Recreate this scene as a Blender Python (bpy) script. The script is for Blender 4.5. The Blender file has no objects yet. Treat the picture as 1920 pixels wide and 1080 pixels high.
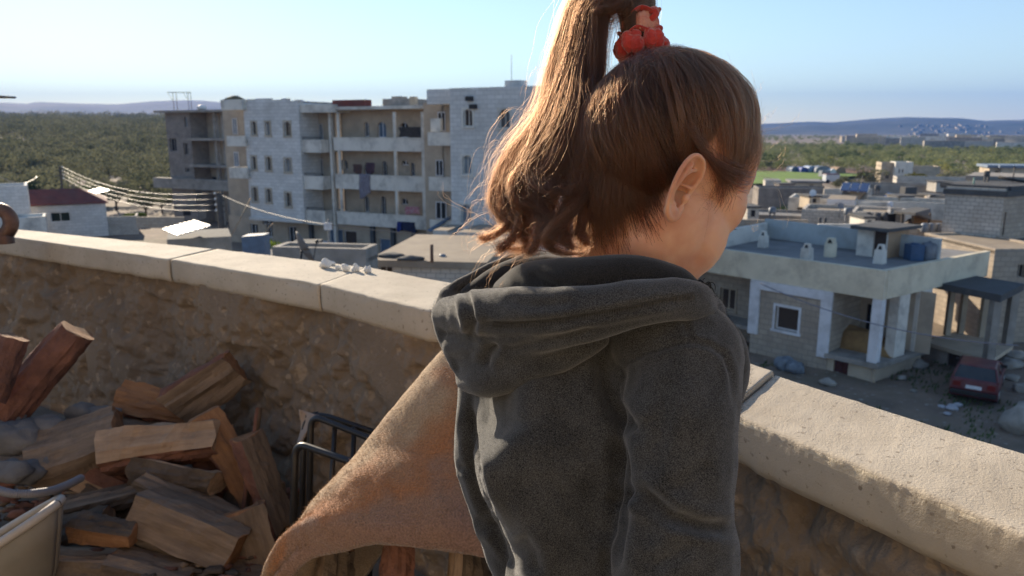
import bpy, math, random
import numpy as np
from mathutils import Vector, Matrix, Quaternion
from mathutils.bvhtree import BVHTree
random.seed(7)
RNG = np.random.default_rng(11)
scn = bpy.context.scene
COL = scn.collection
R = math.radians
# ------------------------------------------------------------------ camera
FPX, PITCH, CAMZ = 1397.0, R(11.9), 10.5          # focal length in photo pixels, downward tilt, eye height above the street
cp, sp = math.cos(PITCH), math.sin(PITCH)
CAM = Vector((0, 0, CAMZ))
RIGHT = Vector((1, 0, 0)); UPV = Vector((0, sp, cp)); FWD = Vector((0, cp, -sp))
FLOORZ = CAMZ - 1.15                               # roof terrace floor
COPZ = CAMZ - 0.42                                 # top of the parapet coping
def ray(px, py):
    u, v = (px - 960) / FPX, (py - 540) / FPX
    return RIGHT * u - UPV * v + FWD
def C(px, py, d):                                  # point seen at a photo pixel, d metres along the view axis
    return CAM + ray(px, py) * d
def onz(px, py, z):                                # point on the level z
    r = ray(px, py); return CAM + r * ((z - CAMZ) / r.z)
def aty(px, py, Y):                                # point at Y metres ahead
    r = ray(px, py); return CAM + r * (Y / r.y)
def proj(P):
    d = Vector(P) - CAM; w = d.dot(FWD)
    return 960 + FPX * d.dot(RIGHT) / w, 540 - FPX * d.dot(UPV) / w, w
cd = bpy.data.cameras.new('camera'); cam = bpy.data.objects.new('camera', cd); COL.objects.link(cam)
cam.location = CAM; cam.rotation_euler = (R(90) - PITCH, 0, 0)
cd.sensor_width = 36; cd.lens = 36 * FPX / 1920; cd.clip_start = 0.05; cd.clip_end = 40000
cd.dof.use_dof = True; cd.dof.focus_distance = 0.76; cd.dof.aperture_fstop = 11.5
scn.camera = cam
# ------------------------------------------------------------------ numpy noise
def _h(i, j, k, s):
    n = (i * 374761393 + j * 668265263 + k * 2147483647 + s * 974634777).astype(np.int64) & 0xffffffff
    n = ((n ^ (n >> 13)) * 1274126177) & 0xffffffff
    return ((n ^ (n >> 16)) & 0xffff) / 32767.5 - 1
def vnoise(P, s=0):
    P = np.asarray(P, float); i = np.floor(P).astype(np.int64); f = P - i; f = f * f * (3 - 2 * f)
    r = 0
    for a in (0, 1):
        for b in (0, 1):
            for c in (0, 1):
                w = (f[:, 0] if a else 1 - f[:, 0]) * (f[:, 1] if b else 1 - f[:, 1]) * (f[:, 2] if c else 1 - f[:, 2])
                r = r + w * _h(i[:, 0] + a, i[:, 1] + b, i[:, 2] + c, s)
    return r
def fbm(P, scale, octs=4, s=0, gain=0.5):
    P = np.asarray(P, float) * scale; r = 0; a = 1
    for o in range(octs):
        r = r + a * vnoise(P + 17.3 * o, s + o); a *= gain; P = P * 2.03
    return r
# ------------------------------------------------------------------ materials
MATS = {}
def _nt(name):
    m = bpy.data.materials.new(name); m.use_nodes = True; nt = m.node_tree; nt.nodes.clear()
    return m, nt, lambda t, **k: _node(nt, t, k)
def _node(nt, t, k):
    n = nt.nodes.new(t)
    for a, b in k.items(): setattr(n, a, b)
    return n
def M(name, c1, c2=None, scale=4.0, rough=0.85, bump=0.0, bscale=None, brick=None, mortar=None, metal=0.0, stain=None, stain_scale=0.6,
      stain_amt=0.5, sheen=0.0, spec=0.3, aniso=None, detail=6.0, lo=0.35, hi=0.65, trans=0.0, fleck=None, fleck_scale=60, fleck_cut=0.68, grain=False):
    """procedural surface: two-tone noise, optional masonry courses (UV in metres), large stains, flecks and bump"""
    if name in MATS: return MATS[name]
    m, nt, N = _nt(name); L = nt.links.new
    out = N('ShaderNodeOutputMaterial'); b = N('ShaderNodeBsdfPrincipled'); L(b.outputs[0], out.inputs[0])
    b.inputs['Roughness'].default_value = rough; b.inputs['Metallic'].default_value = metal
    b.inputs['Specular IOR Level'].default_value = spec
    if sheen:
        b.inputs['Sheen Weight'].default_value = sheen; b.inputs['Sheen Roughness'].default_value = 0.45
    tc = N('ShaderNodeTexCoord'); mp = N('ShaderNodeMapping')
    ga = N('ShaderNodeAttribute', attribute_name='grain') if grain else None
    L(ga.outputs['Vector'] if grain else tc.outputs['Object'], mp.inputs[0])
    if aniso: mp.inputs['Scale'].default_value = aniso
    c2 = c2 or tuple(x * 0.75 for x in c1)
    n1 = N('ShaderNodeTexNoise'); n1.inputs['Scale'].default_value = scale; n1.inputs['Detail'].default_value = detail
    n1.inputs['Roughness'].default_value = 0.62; L(mp.outputs[0], n1.inputs['Vector'])
    mr = N('ShaderNodeMapRange'); mr.inputs[1].default_value = lo; mr.inputs[2].default_value = hi; L(n1.outputs[0], mr.inputs[0])
    mix = N('ShaderNodeMix', data_type='RGBA'); L(mr.outputs[0], mix.inputs[0])
    mix.inputs[6].default_value = (*c1, 1); mix.inputs[7].default_value = (*c2, 1)
    colr = mix.outputs[2]; hgt = n1.outputs[0]
    if brick:
        bt = N('ShaderNodeTexBrick'); uvn = N('ShaderNodeUVMap')
        L(uvn.outputs[0], bt.inputs['Vector']); bt.inputs['Scale'].default_value = 1.0
        bt.inputs['Brick Width'].default_value = brick[0]; bt.inputs['Row Height'].default_value = brick[1]
        bt.inputs['Mortar Size'].default_value = brick[2]; bt.inputs['Mortar Smooth'].default_value = 0.3
        bt.inputs['Color1'].default_value = (1, 1, 1, 1); bt.inputs['Color2'].default_value = (0.85, 0.85, 0.85, 1)
        mo = mortar or tuple(x * 0.55 for x in c1)
        mu = N('ShaderNodeMix', data_type='RGBA', blend_type='MULTIPLY'); mu.inputs[0].default_value = 1
        L(colr, mu.inputs[6]); L(bt.outputs['Color'], mu.inputs[7])
        m2 = N('ShaderNodeMix', data_type='RGBA'); L(bt.outputs['Fac'], m2.inputs[0]); L(mu.outputs[2], m2.inputs[6]); m2.inputs[7].default_value = (*mo, 1)
        colr = m2.outputs[2]
    if stain:
        n2 = N('ShaderNodeTexNoise'); n2.inputs['Scale'].default_value = stain_scale; n2.inputs['Detail'].default_value = 8; n2.inputs['Roughness'].default_value = 0.7
        L(tc.outputs['Object'], n2.inputs['Vector'])
        r2 = N('ShaderNodeMapRange'); r2.inputs[1].default_value = 0.48; r2.inputs[2].default_value = 0.72; r2.inputs[4].default_value = stain_amt; L(n2.outputs[0], r2.inputs[0])
        m3 = N('ShaderNodeMix', data_type='RGBA'); L(r2.outputs[0], m3.inputs[0]); L(colr, m3.inputs[6]); m3.inputs[7].default_value = (*stain, 1)
        colr = m3.outputs[2]
    if fleck:
        n4 = N('ShaderNodeTexNoise'); n4.inputs['Scale'].default_value = fleck_scale; n4.inputs['Detail'].default_value = 3; L(mp.outputs[0], n4.inputs['Vector'])
        r4 = N('ShaderNodeMapRange'); r4.inputs[1].default_value = fleck_cut; r4.inputs[2].default_value = fleck_cut + 0.08; L(n4.outputs[0], r4.inputs[0])
        m4 = N('ShaderNodeMix', data_type='RGBA'); L(r4.outputs[0], m4.inputs[0]); L(colr, m4.inputs[6]); m4.inputs[7].default_value = (*fleck, 1)
        colr = m4.outputs[2]
    L(colr, b.inputs['Base Color'])
    if bump:
        n3 = N('ShaderNodeTexNoise'); n3.inputs['Scale'].default_value = bscale or scale * 6; n3.inputs['Detail'].default_value = 8; n3.inputs['Roughness'].default_value = 0.65
        L(mp.outputs[0], n3.inputs['Vector'])
        bp = N('ShaderNodeBump'); bp.inputs['Strength'].default_value = min(1.0, bump); bp.inputs['Distance'].default_value = 0.01 if bscale and bscale > 20 else 0.04
        L(n3.outputs[0], bp.inputs['Height']); L(bp.outputs[0], b.inputs['Normal'])
    if trans:
        tr = N('ShaderNodeBsdfTranslucent'); ms = N('ShaderNodeMixShader'); ms.inputs[0].default_value = trans
        L(colr, tr.inputs[0]); L(b.outputs[0], ms.inputs[1]); L(tr.outputs[0], ms.inputs[2]); L(ms.outputs[0], out.inputs[0])
    m['bsdf'] = b.name
    MATS[name] = m
    return m
# ------------------------------------------------------------------ mesh builder
class MB:
    def __init__(s): s.v = []; s.f = []; s.m = []; s.sm = []
    def add(s, V, F, mat=0, smooth=False):
        o = len(s.v); s.v.extend([tuple(p) for p in V])
        for f in F: s.f.append(tuple(i + o for i in f)); s.m.append(mat); s.sm.append(smooth)
        return s
    def hexa(s, P, mat=0):                           # 8 corners: bottom ring 0-3, top ring 4-7
        return s.add(P, [(3, 2, 1, 0), (4, 5, 6, 7), (0, 1, 5, 4), (1, 2, 6, 5), (2, 3, 7, 6), (3, 0, 4, 7)], mat)
    def box(s, x0, x1, y0, y1, z0, z1, mat=0):
        return s.hexa([(x0, y0, z0), (x1, y0, z0), (x1, y1, z0), (x0, y1, z0), (x0, y0, z1), (x1, y0, z1), (x1, y1, z1), (x0, y1, z1)], mat)
    def tube(s, pts, rad, seg=8, mat=0, caps=True, smooth=True, flat=1.0):
        pts = [Vector(p) for p in pts]; n = len(pts); rad = rad if hasattr(rad, '__len__') else [rad] * n
        V = []; nrm = None
        for i, p in enumerate(pts):
            t = (pts[min(i + 1, n - 1)] - pts[max(i - 1, 0)]).normalized()
            if nrm is None: nrm = t.orthogonal().normalized()
            nrm = (nrm - t * nrm.dot(t)).normalized(); bi = t.cross(nrm)
            for k in range(seg):
                a = 2 * math.pi * k / seg
                V.append(p + (nrm * math.cos(a) + bi * math.sin(a) * flat) * rad[i])
        F = [(i * seg + k, i * seg + (k + 1) % seg, (i + 1) * seg + (k + 1) % seg, (i + 1) * seg + k) for i in range(n - 1) for k in range(seg)]
        if caps: F += [tuple(range(seg))[::-1], tuple((n - 1) * seg + k for k in range(seg))]
        return s.add(V, F, mat, smooth)
    def lathe(s, prof, seg=20, mat=0, o=(0, 0, 0), smooth=True):
        V = [(o[0] + r * math.cos(2 * math.pi * k / seg), o[1] + r * math.sin(2 * math.pi * k / seg), o[2] + z) for r, z in prof for k in range(seg)]
        F = [(i * seg + k, i * seg + (k + 1) % seg, (i + 1) * seg + (k + 1) % seg, (i + 1) * seg + k) for i in range(len(prof) - 1) for k in range(seg)]
        return s.add(V, F, mat, smooth)
    def prism(s, poly, ax, mat=0):                   # closed polygon extruded along vector ax
        n = len(poly); ax = Vector(ax); P = [Vector(p) for p in poly]
        V = P + [p + ax for p in P]
        return s.add(V, [tuple(range(n))[::-1], tuple(range(n, 2 * n))] + [(i, (i + 1) % n, n + (i + 1) % n, n + i) for i in range(n)], mat)
    def grid(s, P, nu, nv, mat=0, smooth=True):      # P row-major nu x nv
        return s.add(P, [(i * nv + j, i * nv + j + 1, (i + 1) * nv + j + 1, (i + 1) * nv + j) for i in range(nu - 1) for j in range(nv - 1)], mat, smooth)
    def blob(s, c, r, mat=0, seed=0, amp=0.25, sub=10, sq=(1, 1, 1), scale=1.5):
        V = []; F = []
        for i in range(sub + 1):
            th = math.pi * i / sub
            for k in range(2 * sub):
                a = math.pi * k / sub; V.append((math.sin(th) * math.cos(a), math.sin(th) * math.sin(a), math.cos(th)))
        V = np.array(V); d = 1 + amp * fbm(V, scale, 4, seed)
        V = V * d[:, None] * r * np.array(sq) + np.array(tuple(c))
        w = 2 * sub
        F = [(i * w + k, (i + 1) * w + k, (i + 1) * w + (k + 1) % w, i * w + (k + 1) % w) for i in range(sub) for k in range(w)]
        return s.add(V, F, mat, True)
    def build(s, name, mats, parent=None, smooth=None):
        me = bpy.data.meshes.new(name); me.from_pydata(s.v, [], s.f); me.update()
        mats = mats if isinstance(mats, (list, tuple)) else [mats]
        for m in mats: me.materials.append(m)
        if s.f:
            me.polygons.foreach_set('material_index', s.m)
            me.polygons.foreach_set('use_smooth', s.sm if smooth is None else [smooth] * len(s.f))
            boxuv(me)
        return link(name, me, parent)
def boxuv(me):
    nl = len(me.loops); co = np.empty(len(me.vertices) * 3); me.vertices.foreach_get('co', co); co = co.reshape(-1, 3)
    vi = np.empty(nl, int); me.loops.foreach_get('vertex_index', vi)
    nf = len(me.polygons); fn = np.empty(nf * 3); me.polygons.foreach_get('normal', fn); fn = fn.reshape(-1, 3)
    ct = np.empty(nf, int); me.polygons.foreach_get('loop_total', ct); n = np.repeat(fn, ct, 0); p = co[vi]
    h = np.hypot(n[:, 0], n[:, 1]) + 1e-9; tx, ty = -n[:, 1] / h, n[:, 0] / h
    wall = np.abs(n[:, 2]) < 0.75
    uv = np.where(wall[:, None], np.stack([p[:, 0] * tx + p[:, 1] * ty, p[:, 2]], 1), p[:, :2])
    me.uv_layers.new(name='UVMap').data.foreach_set('uv', uv.ravel())
def link(name, data, parent=None):
    o = bpy.data.objects.new(name, data); COL.objects.link(o)
    if parent is not None: attach(o, parent)
    return o
def attach(o, parent):
    o.parent = parent; top = parent
    while top.parent is not None: top = top.parent
    # meshes are modelled in world space; a root may sit at its base, so undo the chain's offset
    o.matrix_parent_inverse = Matrix.Translation(-Vector(top.location)) if parent is top else Matrix.Identity(4)
    return o
def thing(name, label, cat, loc=(0, 0, 0), group=None):
    o = bpy.data.objects.new(name, None); COL.objects.link(o); o.location = loc; o.empty_display_size = 0.2
    return tag(o, label, cat, group)
def tag(o, label, cat, group=None):
    o['label'] = label; o['category'] = cat; o['kind'] = 'thing'
    if group: o['group'] = group
    return o
def kind(o, k): o['kind'] = k; return o
def copy_tree(o, parent=None):
    c = o.copy(); COL.objects.link(c)
    if parent is not None: c.parent = parent
    for ch in list(o.children): copy_tree(ch, c)
    return c
# ------------------------------------------------------------------ sun and sky
SUN_AZ, SUN_EL = R(-31), R(20)                      # ahead of the camera, to the left
SUN = Vector((math.sin(SUN_AZ) * math.cos(SUN_EL), math.cos(SUN_AZ) * math.cos(SUN_EL), math.sin(SUN_EL)))
sl = bpy.data.lights.new('sun', 'SUN'); so = bpy.data.objects.new('sun', sl); COL.objects.link(so)
sl.energy = 4.8; sl.angle = R(0.5); sl.color = (1.0, 0.85, 0.65)
so.rotation_euler = (-SUN).to_track_quat('-Z', 'Y').to_euler()
w = bpy.data.worlds.new('World'); scn.world = w; w.use_nodes = True
nt = w.node_tree; nt.nodes.clear()
wo = nt.nodes.new('ShaderNodeOutputWorld'); bg = nt.nodes.new('ShaderNodeBackground'); sky = nt.nodes.new('ShaderNodeTexSky')
sky.sky_type = 'NISHITA'; sky.sun_disc = False; sky.sun_elevation = SUN_EL; sky.sun_rotation = SUN_AZ
sky.air_density = 1.0; sky.dust_density = 0.05; sky.ozone_density = 1.2; sky.altitude = 300
bg.inputs[1].default_value = 0.085
hsv = nt.nodes.new('ShaderNodeHueSaturation'); hsv.inputs['Saturation'].default_value = 0.97; nt.links.new(sky.outputs[0], hsv.inputs['Color']); nt.links.new(hsv.outputs[0], bg.inputs[0]); nt.links.new(bg.outputs[0], wo.inputs[0])
vs = scn.view_settings; vs.view_transform = 'Standard'; vs.look = 'None'; vs.gamma = 1; vs.exposure = 1.16
scn.cycles.max_bounces = 8; scn.cycles.transparent_max_bounces = 8; scn.cycles.volume_bounces = 0
scn.cycles.use_denoising = True
# ================================================================== ground, hills, haze, trees
def sstep(a, b, x): t = np.clip((x - a) / (b - a), 0, 1); return t * t * (3 - 2 * t)
def gz(x, y):                                       # height of the land
    x = np.asarray(x, float); y = np.asarray(y, float); az = np.arctan2(x, np.maximum(y, 1)); r = np.hypot(x, y)
    left = sstep(-0.16, -0.30, az)
    h = left * sstep(85, 620, r) * 13.5 + left * sstep(600, 1500, r) * 6
    return h + 0.4 * sstep(150, 400, r) * fbm(np.stack([x, y, 0 * x], -1).reshape(-1, 3), 0.01, 3, 5).reshape(x.shape)
def gzs(x, y): return float(gz(np.array([x]), np.array([y]))[0])
earth = M('earth_ground', (0.26, 0.195, 0.145), (0.15, 0.115, 0.088), 0.35, 0.95, 0.6, 6, stain=(0.10, 0.105, 0.05), stain_scale=0.12, stain_amt=0.55, fleck=(0.3, 0.27, 0.23), fleck_scale=3.5, fleck_cut=0.62)
rr = np.concatenate([np.linspace(2, 60, 40), np.geomspace(63, 6200, 76)]); aa = np.linspace(-math.pi, math.pi, 181)
AA, RR = np.meshgrid(aa, rr); X, Y = RR * np.sin(AA), RR * np.cos(AA)
Z = gz(X, Y) + 0.06 * fbm(np.stack([X, Y, X * 0], -1).reshape(-1, 3), 0.5, 3, 3).reshape(X.shape) * (RR < 120)
g = MB(); g.grid(np.stack([X, Y, Z], -1).reshape(-1, 3), len(rr), len(aa)); gnd = kind(g.build('ground', earth), 'structure')
gnd.data.flip_normals() if gnd.data.polygons[200].normal.z < 0 else None
# --- hills, ridge read off the skyline
ridge = [(-200, 190), (0, 193), (50, 195.7), (70, 192), (165, 195), (220, 196), (285, 191), (335, 189), (385, 190), (460, 197), (600, 206), (800, 214), (1000, 222), (1200, 230), (1400, 233), (1450, 231.5), (1520, 228), (1560, 229.5), (1600, 226), (1650, 222), (1700, 219.5), (1760, 221), (1800, 222), (1845, 227), (1880, 225.5), (1920, 225), (2100, 228), (2300, 236)]
px = np.linspace(-200, 2300, 240); py = np.interp(px, [a for a, b in ridge], [b for a, b in ridge])
hv = []; NR = 34
for a, b in zip(px, py):
    r = ray(a, b); az = math.atan2(r.x, r.y); tan = r.z / math.hypot(r.x, r.y)
    far = 5200 if a < 1000 else 5200 - 1500 * min(1, (a - 1000) / 450)
    zt = CAMZ + tan * far
    for i in range(NR):
        t = i / (NR - 1); rad = far * (0.50 + 0.5 * min(1, t / 0.8)) + (0 if t < 0.8 else (t - 0.8) * far * 0.5)
        prof = (0.5 - 0.5 * math.cos(math.pi * min(1, t / 0.8))) ** 1.25 if t < 0.8 else 1 - (t - 0.8) * 2.5
        hv.append((rad * math.sin(az), rad * math.cos(az), -3 + prof * (zt + 3), t))
hv = np.array(hv); n = fbm(hv[:, :3] * np.array([1, 1, 0]), 0.0016, 5, 9)
hv[:, 2] += n * 26 * np.clip(hv[:, 3] * 2.5, 0, 1) * np.where(hv[:, 3] < 0.8, (1 - hv[:, 3] / 0.8) * 1.6, 0.0)
hillm = M('scrub_hillside', (0.075, 0.075, 0.06), (0.03, 0.04, 0.027), 0.004, 0.95, stain=(0.2, 0.18, 0.15), stain_scale=0.0035, stain_amt=0.5, detail=10)
h = MB(); h.grid(hv[:, :3], len(px), NR); kind(h.build('hills', hillm), 'structure')
# --- air
hz, hnt, HN = _nt('haze_air'); ho = HN('ShaderNodeOutputMaterial'); pv = HN('ShaderNodeVolumePrincipled')
pv.inputs['Color'].default_value = (0.13, 0.37, 1.0, 1); pv.inputs['Density'].default_value = 0.00017; pv.inputs['Anisotropy'].default_value = -0.2
hnt.links.new(pv.outputs[0], ho.inputs['Volume'])
hb = MB(); hb.box(-6700, 6700, -6700, 6700, -8, 330); kind(hb.build('haze', hz), 'stuff')
# --- foliage
def leafmat(name, a, b, sc=0.6): return M(name, a, b, sc, 1.0, trans=0.32, spec=0.0)
LEAF_OLIVE = leafmat('olive_foliage', (0.21, 0.20, 0.12), (0.11, 0.115, 0.065), 0.03)
LEAF_GREEN = leafmat('green_foliage', (0.07, 0.105, 0.028), (0.035, 0.06, 0.016), 0.5)
LEAF_BRIGHT = leafmat('bright_foliage', (0.17, 0.22, 0.035), (0.10, 0.14, 0.025), 0.8)
BARK = M('tree_bark', (0.12, 0.09, 0.065), (0.06, 0.045, 0.035), 6, 0.95, 0.5, 30)
def leaves(n, size, lobes, seed, squash=0.8):
    """leaf clumps: n small quads spread through a few offset lobes (unit crown)"""
    r = np.random.default_rng(seed); L = np.array(lobes); k = r.integers(0, len(L), n)
    d = r.normal(size=(n, 3)); d /= np.linalg.norm(d, axis=1)[:, None]
    rad = r.uniform(0.35, 1, n) ** 0.6
    c = L[k, :3] + d * (rad * L[k, 3])[:, None] * np.array([1, 1, squash])
    a = r.normal(size=(n, 3)); a /= np.linalg.norm(a, axis=1)[:, None]; b = np.cross(a, d); b /= np.linalg.norm(b, axis=1)[:, None] + 1e-9
    s = size * r.uniform(0.5, 1.3, n)[:, None]
    q = np.stack([c - a * s, c + b * s * 0.6, c + a * s, c - b * s * 0.6], 1)
    return q.reshape(-1, 3)
def lobes(seed, n=7, spread=0.6, r=0.45):
    g = np.random.default_rng(seed)
    return [(g.uniform(-spread, spread), g.uniform(-spread, spread), g.uniform(-0.25, 0.45), r * g.uniform(0.7, 1.25)) for _ in range(n)]
def quads_mesh(name, V, mat, parent=None):
    n = len(V) // 4; me = bpy.data.meshes.new(name); me.vertices.add(len(V)); me.vertices.foreach_set('co', np.asarray(V, np.float32).ravel())
    me.loops.add(4 * n); me.loops.foreach_set('vertex_index', np.arange(4 * n)); me.polygons.add(n)
    me.polygons.foreach_set('loop_start', np.arange(0, 4 * n, 4)); me.update(calc_edges=True); me.materials.append(mat)
    return link(name, me, parent)
def grove(name, pts, size, mat, nleaf, seed):
    prot = [leaves(nleaf, 0.085, lobes(seed + i, 6, 0.55, 0.5), seed + 50 + i, 0.75) for i in range(6)]
    g = np.random.default_rng(seed); out = []
    for x, y, s in pts:
        z = gzs(x, y); a = g.uniform(0, 6.28); ca, sa = math.cos(a), math.sin(a); P = prot[g.integers(0, 6)] * np.array([s, s, s * g.uniform(0.75, 1.05)])
        out.append(np.stack([P[:, 0] * ca - P[:, 1] * sa + x, P[:, 0] * sa + P[:, 1] * ca + y, P[:, 2] + z + s * 0.75], 1))
    return kind(quads_mesh(name, np.concatenate(out), mat), 'stuff')
def scatter(n, a0, a1, r0, r1, seed, s0, s1, pw=0.62, gr=900):
    g = np.random.default_rng(seed); o = []
    for i in range(n):
        a = R(g.uniform(a0, a1)); r = r0 + (r1 - r0) * g.uniform() ** pw if pw else g.uniform(r0, r1)
        o.append((r * math.sin(a), r * math.cos(a), g.uniform(s0, s1) * (1 + r / gr)))
    return o
grove('olive_grove', scatter(2300, -37, -19, 100, 760, 1, 2.0, 3.2, 0.62) + scatter(600, -37, -20, 700, 1300, 4, 3.5, 5.5, 0.7) + scatter(420, -35, -18, 108, 300, 6, 1.8, 2.9, 0.7), 1, LEAF_OLIVE, 250, 21)
gp = [p for p in scatter(1700, 14, 37, 165, 520, 2, 1.3, 2.9, 0.75, 1e6) + scatter(800, 13, 37, 520, 1500, 12, 2.0, 3.4, 0.8, 1e6) if not (p[1] < 190 and p[0] < 95)]
grove('orchard_belt', gp, 1, leafmat('orchard_foliage', (0.29, 0.295, 0.14), (0.13, 0.155, 0.062), 0.14), 210, 61)
def tree(name, label, cat, x, y, hgt, wid, mat, seed, n=900, group=None, leaf=0.09, trunk=True):
    z = gzs(x, y); t = thing(name, label, cat, (x, y, z), group)
    lb = lobes(seed, 8, 0.55, 0.45); P = leaves(n, leaf, lb, seed + 3, 0.85); P = P * np.array([wid / 2, wid / 2, hgt * 0.42]) + np.array([x, y, z + hgt * 0.6])
    b = MB(); g = random.Random(seed)
    b.tube([(x, y, z - 0.1), (x + g.uniform(-.1, .1), y, z + hgt * 0.25), (x + g.uniform(-.2, .2), y + g.uniform(-.2, .2), z + hgt * 0.6)], [hgt * 0.045, hgt * 0.035, hgt * 0.012], 8)
    for k in range(5):
        q = lb[k]; b.tube([(x, y, z + hgt * (0.2 + 0.05 * k)), (x + q[0] * wid * 0.25, y + q[1] * wid * 0.25, z + hgt * 0.45), (x + q[0] * wid * 0.5, y + q[1] * wid * 0.5, z + hgt * (0.6 + 0.4 * q[2]))], [hgt * 0.02, hgt * 0.014, hgt * 0.005], 6)
    b.build('trunk', BARK, t); quads_mesh('crown', P, mat, t)
    return t
def pt(px, py, z=0.0): p = onz(px, py, z); return p.x, p.y
grove('orchard_shade_trees', [p for p in scatter(120, 14, 37, 175, 520, 8, 1.8, 3.3, 0.8, 1e6) if not (p[1] < 200 and p[0] < 95)], 1, leafmat('shade_tree_foliage', (0.085, 0.115, 0.04), (0.045, 0.065, 0.024), 0.2), 240, 81)
grove('yellowing_trees', [p for p in scatter(110, 14, 37, 175, 480, 9, 1.3, 2.5, 0.8, 1e6) if not (p[1] < 200 and p[0] < 95)], 1, leafmat('yellowing_foliage', (0.33, 0.30, 0.09), (0.2, 0.2, 0.06), 0.2), 200, 87)
# --- flat land on the right: green field, red soil strip
def sheet(name, poly, z, mat):
    m = MB(); m.add([(x, y, gzs(x, y) + z) for x, y in poly], [tuple(range(len(poly)))]); return kind(m.build(name, mat), 'structure')
sheet('field', [pt(1380, 352), pt(1465, 348), pt(1570, 338), pt(1640, 331), pt(1560, 329), pt(1425, 322), pt(1340, 330)], 0.6, M('young_crop', (0.17, 0.26, 0.035), (0.11, 0.17, 0.03), 0.25, 0.9, 0.3, 8))
sheet('ploughed_strip', [pt(1380, 323), pt(1640, 331), pt(1640, 324), pt(1440, 312), pt(1380, 312)], 0.604, M('red_soil', (0.20, 0.11, 0.07), (0.13, 0.075, 0.05), 0.3, 0.95, 0.3, 8))
# ================================================================== buildings
STONE_W = M('pale_limestone_blocks', (0.70, 0.68, 0.65), (0.62, 0.60, 0.57), 0.8, 0.9, 0.25, 8, brick=(0.6, 0.3, 0.012), mortar=(0.36, 0.35, 0.34), stain=(0.38, 0.36, 0.33), stain_scale=0.35, stain_amt=0.5)
PLASTER_W = M('weathered_white_plaster', (0.70, 0.655, 0.58), (0.59, 0.55, 0.485), 0.7, 0.9, 0.25, 10, stain=(0.22, 0.2, 0.18), stain_scale=0.7, stain_amt=0.7)
PLASTER_B = M('beige_plaster', (0.52, 0.43, 0.32), (0.41, 0.34, 0.255), 0.8, 0.9, 0.25, 10, stain=(0.2, 0.16, 0.12), stain_scale=0.6, stain_amt=0.6)
CONC = M('bare_concrete', (0.36, 0.325, 0.285), (0.25, 0.225, 0.195), 0.9, 0.92, 0.3, 12, stain=(0.1, 0.09, 0.085), stain_scale=0.8, stain_amt=0.7)
CONC_D = M('dark_weathered_concrete', (0.10, 0.10, 0.10), (0.05, 0.05, 0.052), 1.2, 0.9, 0.3, 12, stain=(0.17, 0.16, 0.15), stain_scale=1.2, stain_amt=0.6)
BLOCKS = M('concrete_blocks', (0.60, 0.55, 0.48), (0.5, 0.455, 0.395), 1.2, 0.92, 0.3, 12, brick=(0.42, 0.22, 0.014), mortar=(0.22, 0.205, 0.19), stain=(0.24, 0.21, 0.18), stain_scale=0.5, stain_amt=0.6)
BLOCKS_D = M('grey_brown_blocks', (0.31, 0.27, 0.235), (0.23, 0.2, 0.175), 1.0, 0.92, 0.3, 12, brick=(0.42, 0.22, 0.014), mortar=(0.14, 0.12, 0.11), stain=(0.12, 0.105, 0.09), stain_scale=0.5, stain_amt=0.6)
STONE_B = M('beige_stone_courses', (0.48, 0.40, 0.31), (0.38, 0.31, 0.24), 1.0, 0.92, 0.4, 14, brick=(0.5, 0.26, 0.018), mortar=(0.27, 0.235, 0.2), stain=(0.24, 0.2, 0.16), stain_scale=0.6, stain_amt=0.5)
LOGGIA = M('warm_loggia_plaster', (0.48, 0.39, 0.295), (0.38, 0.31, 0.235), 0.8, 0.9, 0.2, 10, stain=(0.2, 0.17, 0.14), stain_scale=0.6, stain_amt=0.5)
WPAINT = M('bluish_white_paint', (0.70, 0.69, 0.70), (0.58, 0.57, 0.58), 1.5, 0.75, 0.15, 12, stain=(0.36, 0.34, 0.32), stain_scale=1.5, stain_amt=0.5)
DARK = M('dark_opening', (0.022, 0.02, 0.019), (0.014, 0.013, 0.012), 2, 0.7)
GLASS = M('dusty_window_glass', (0.035, 0.04, 0.045), (0.055, 0.055, 0.055), 3, 0.18, spec=0.5)
PGLASS = M('pale_window_shutter', (0.22, 0.26, 0.30), (0.15, 0.17, 0.19), 6, 0.5)
BROWND = M('brown_shutter', (0.075, 0.05, 0.036), (0.05, 0.034, 0.026), 5, 0.7, aniso=(8, 8, 1))
BLUED = M('faded_blue_shutter', (0.12, 0.17, 0.24), (0.09, 0.12, 0.17), 3, 0.6)
REDTILE = M('red_roof_sheet', (0.21, 0.062, 0.045), (0.14, 0.045, 0.035), 1.2, 0.8, 0.3, 10, stain=(0.16, 0.1, 0.08), stain_scale=0.8)
ROOFG = M('grey_roof_screed', (0.25, 0.242, 0.235), (0.165, 0.16, 0.155), 0.7, 0.95, 0.3, 10, stain=(0.26, 0.26, 0.265), stain_scale=0.45, stain_amt=0.9)
ROOFB = M('dusty_roof_screed', (0.33, 0.27, 0.2), (0.25, 0.2, 0.15), 0.7, 0.9, 0.3, 10, stain=(0.2, 0.17, 0.14), stain_scale=0.6)
METAL = M('galvanised_sheet', (0.62, 0.63, 0.64), (0.5, 0.51, 0.52), 2, 0.5, 0.15, 20, metal=0.5)
IRON = M('dark_iron', (0.03, 0.03, 0.032), (0.05, 0.045, 0.04), 8, 0.55, metal=0.4)
BLUETANK = M('blue_plastic_tank', (0.05, 0.10, 0.19), (0.04, 0.075, 0.14), 3, 0.5)
TANKG = M('grey_metal_tank', (0.2, 0.22, 0.25), (0.13, 0.14, 0.16), 3, 0.5, metal=0.3)
PANEL = M('solar_panel', (0.012, 0.022, 0.10), (0.018, 0.03, 0.13), 6, 0.25, spec=0.5)
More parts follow.
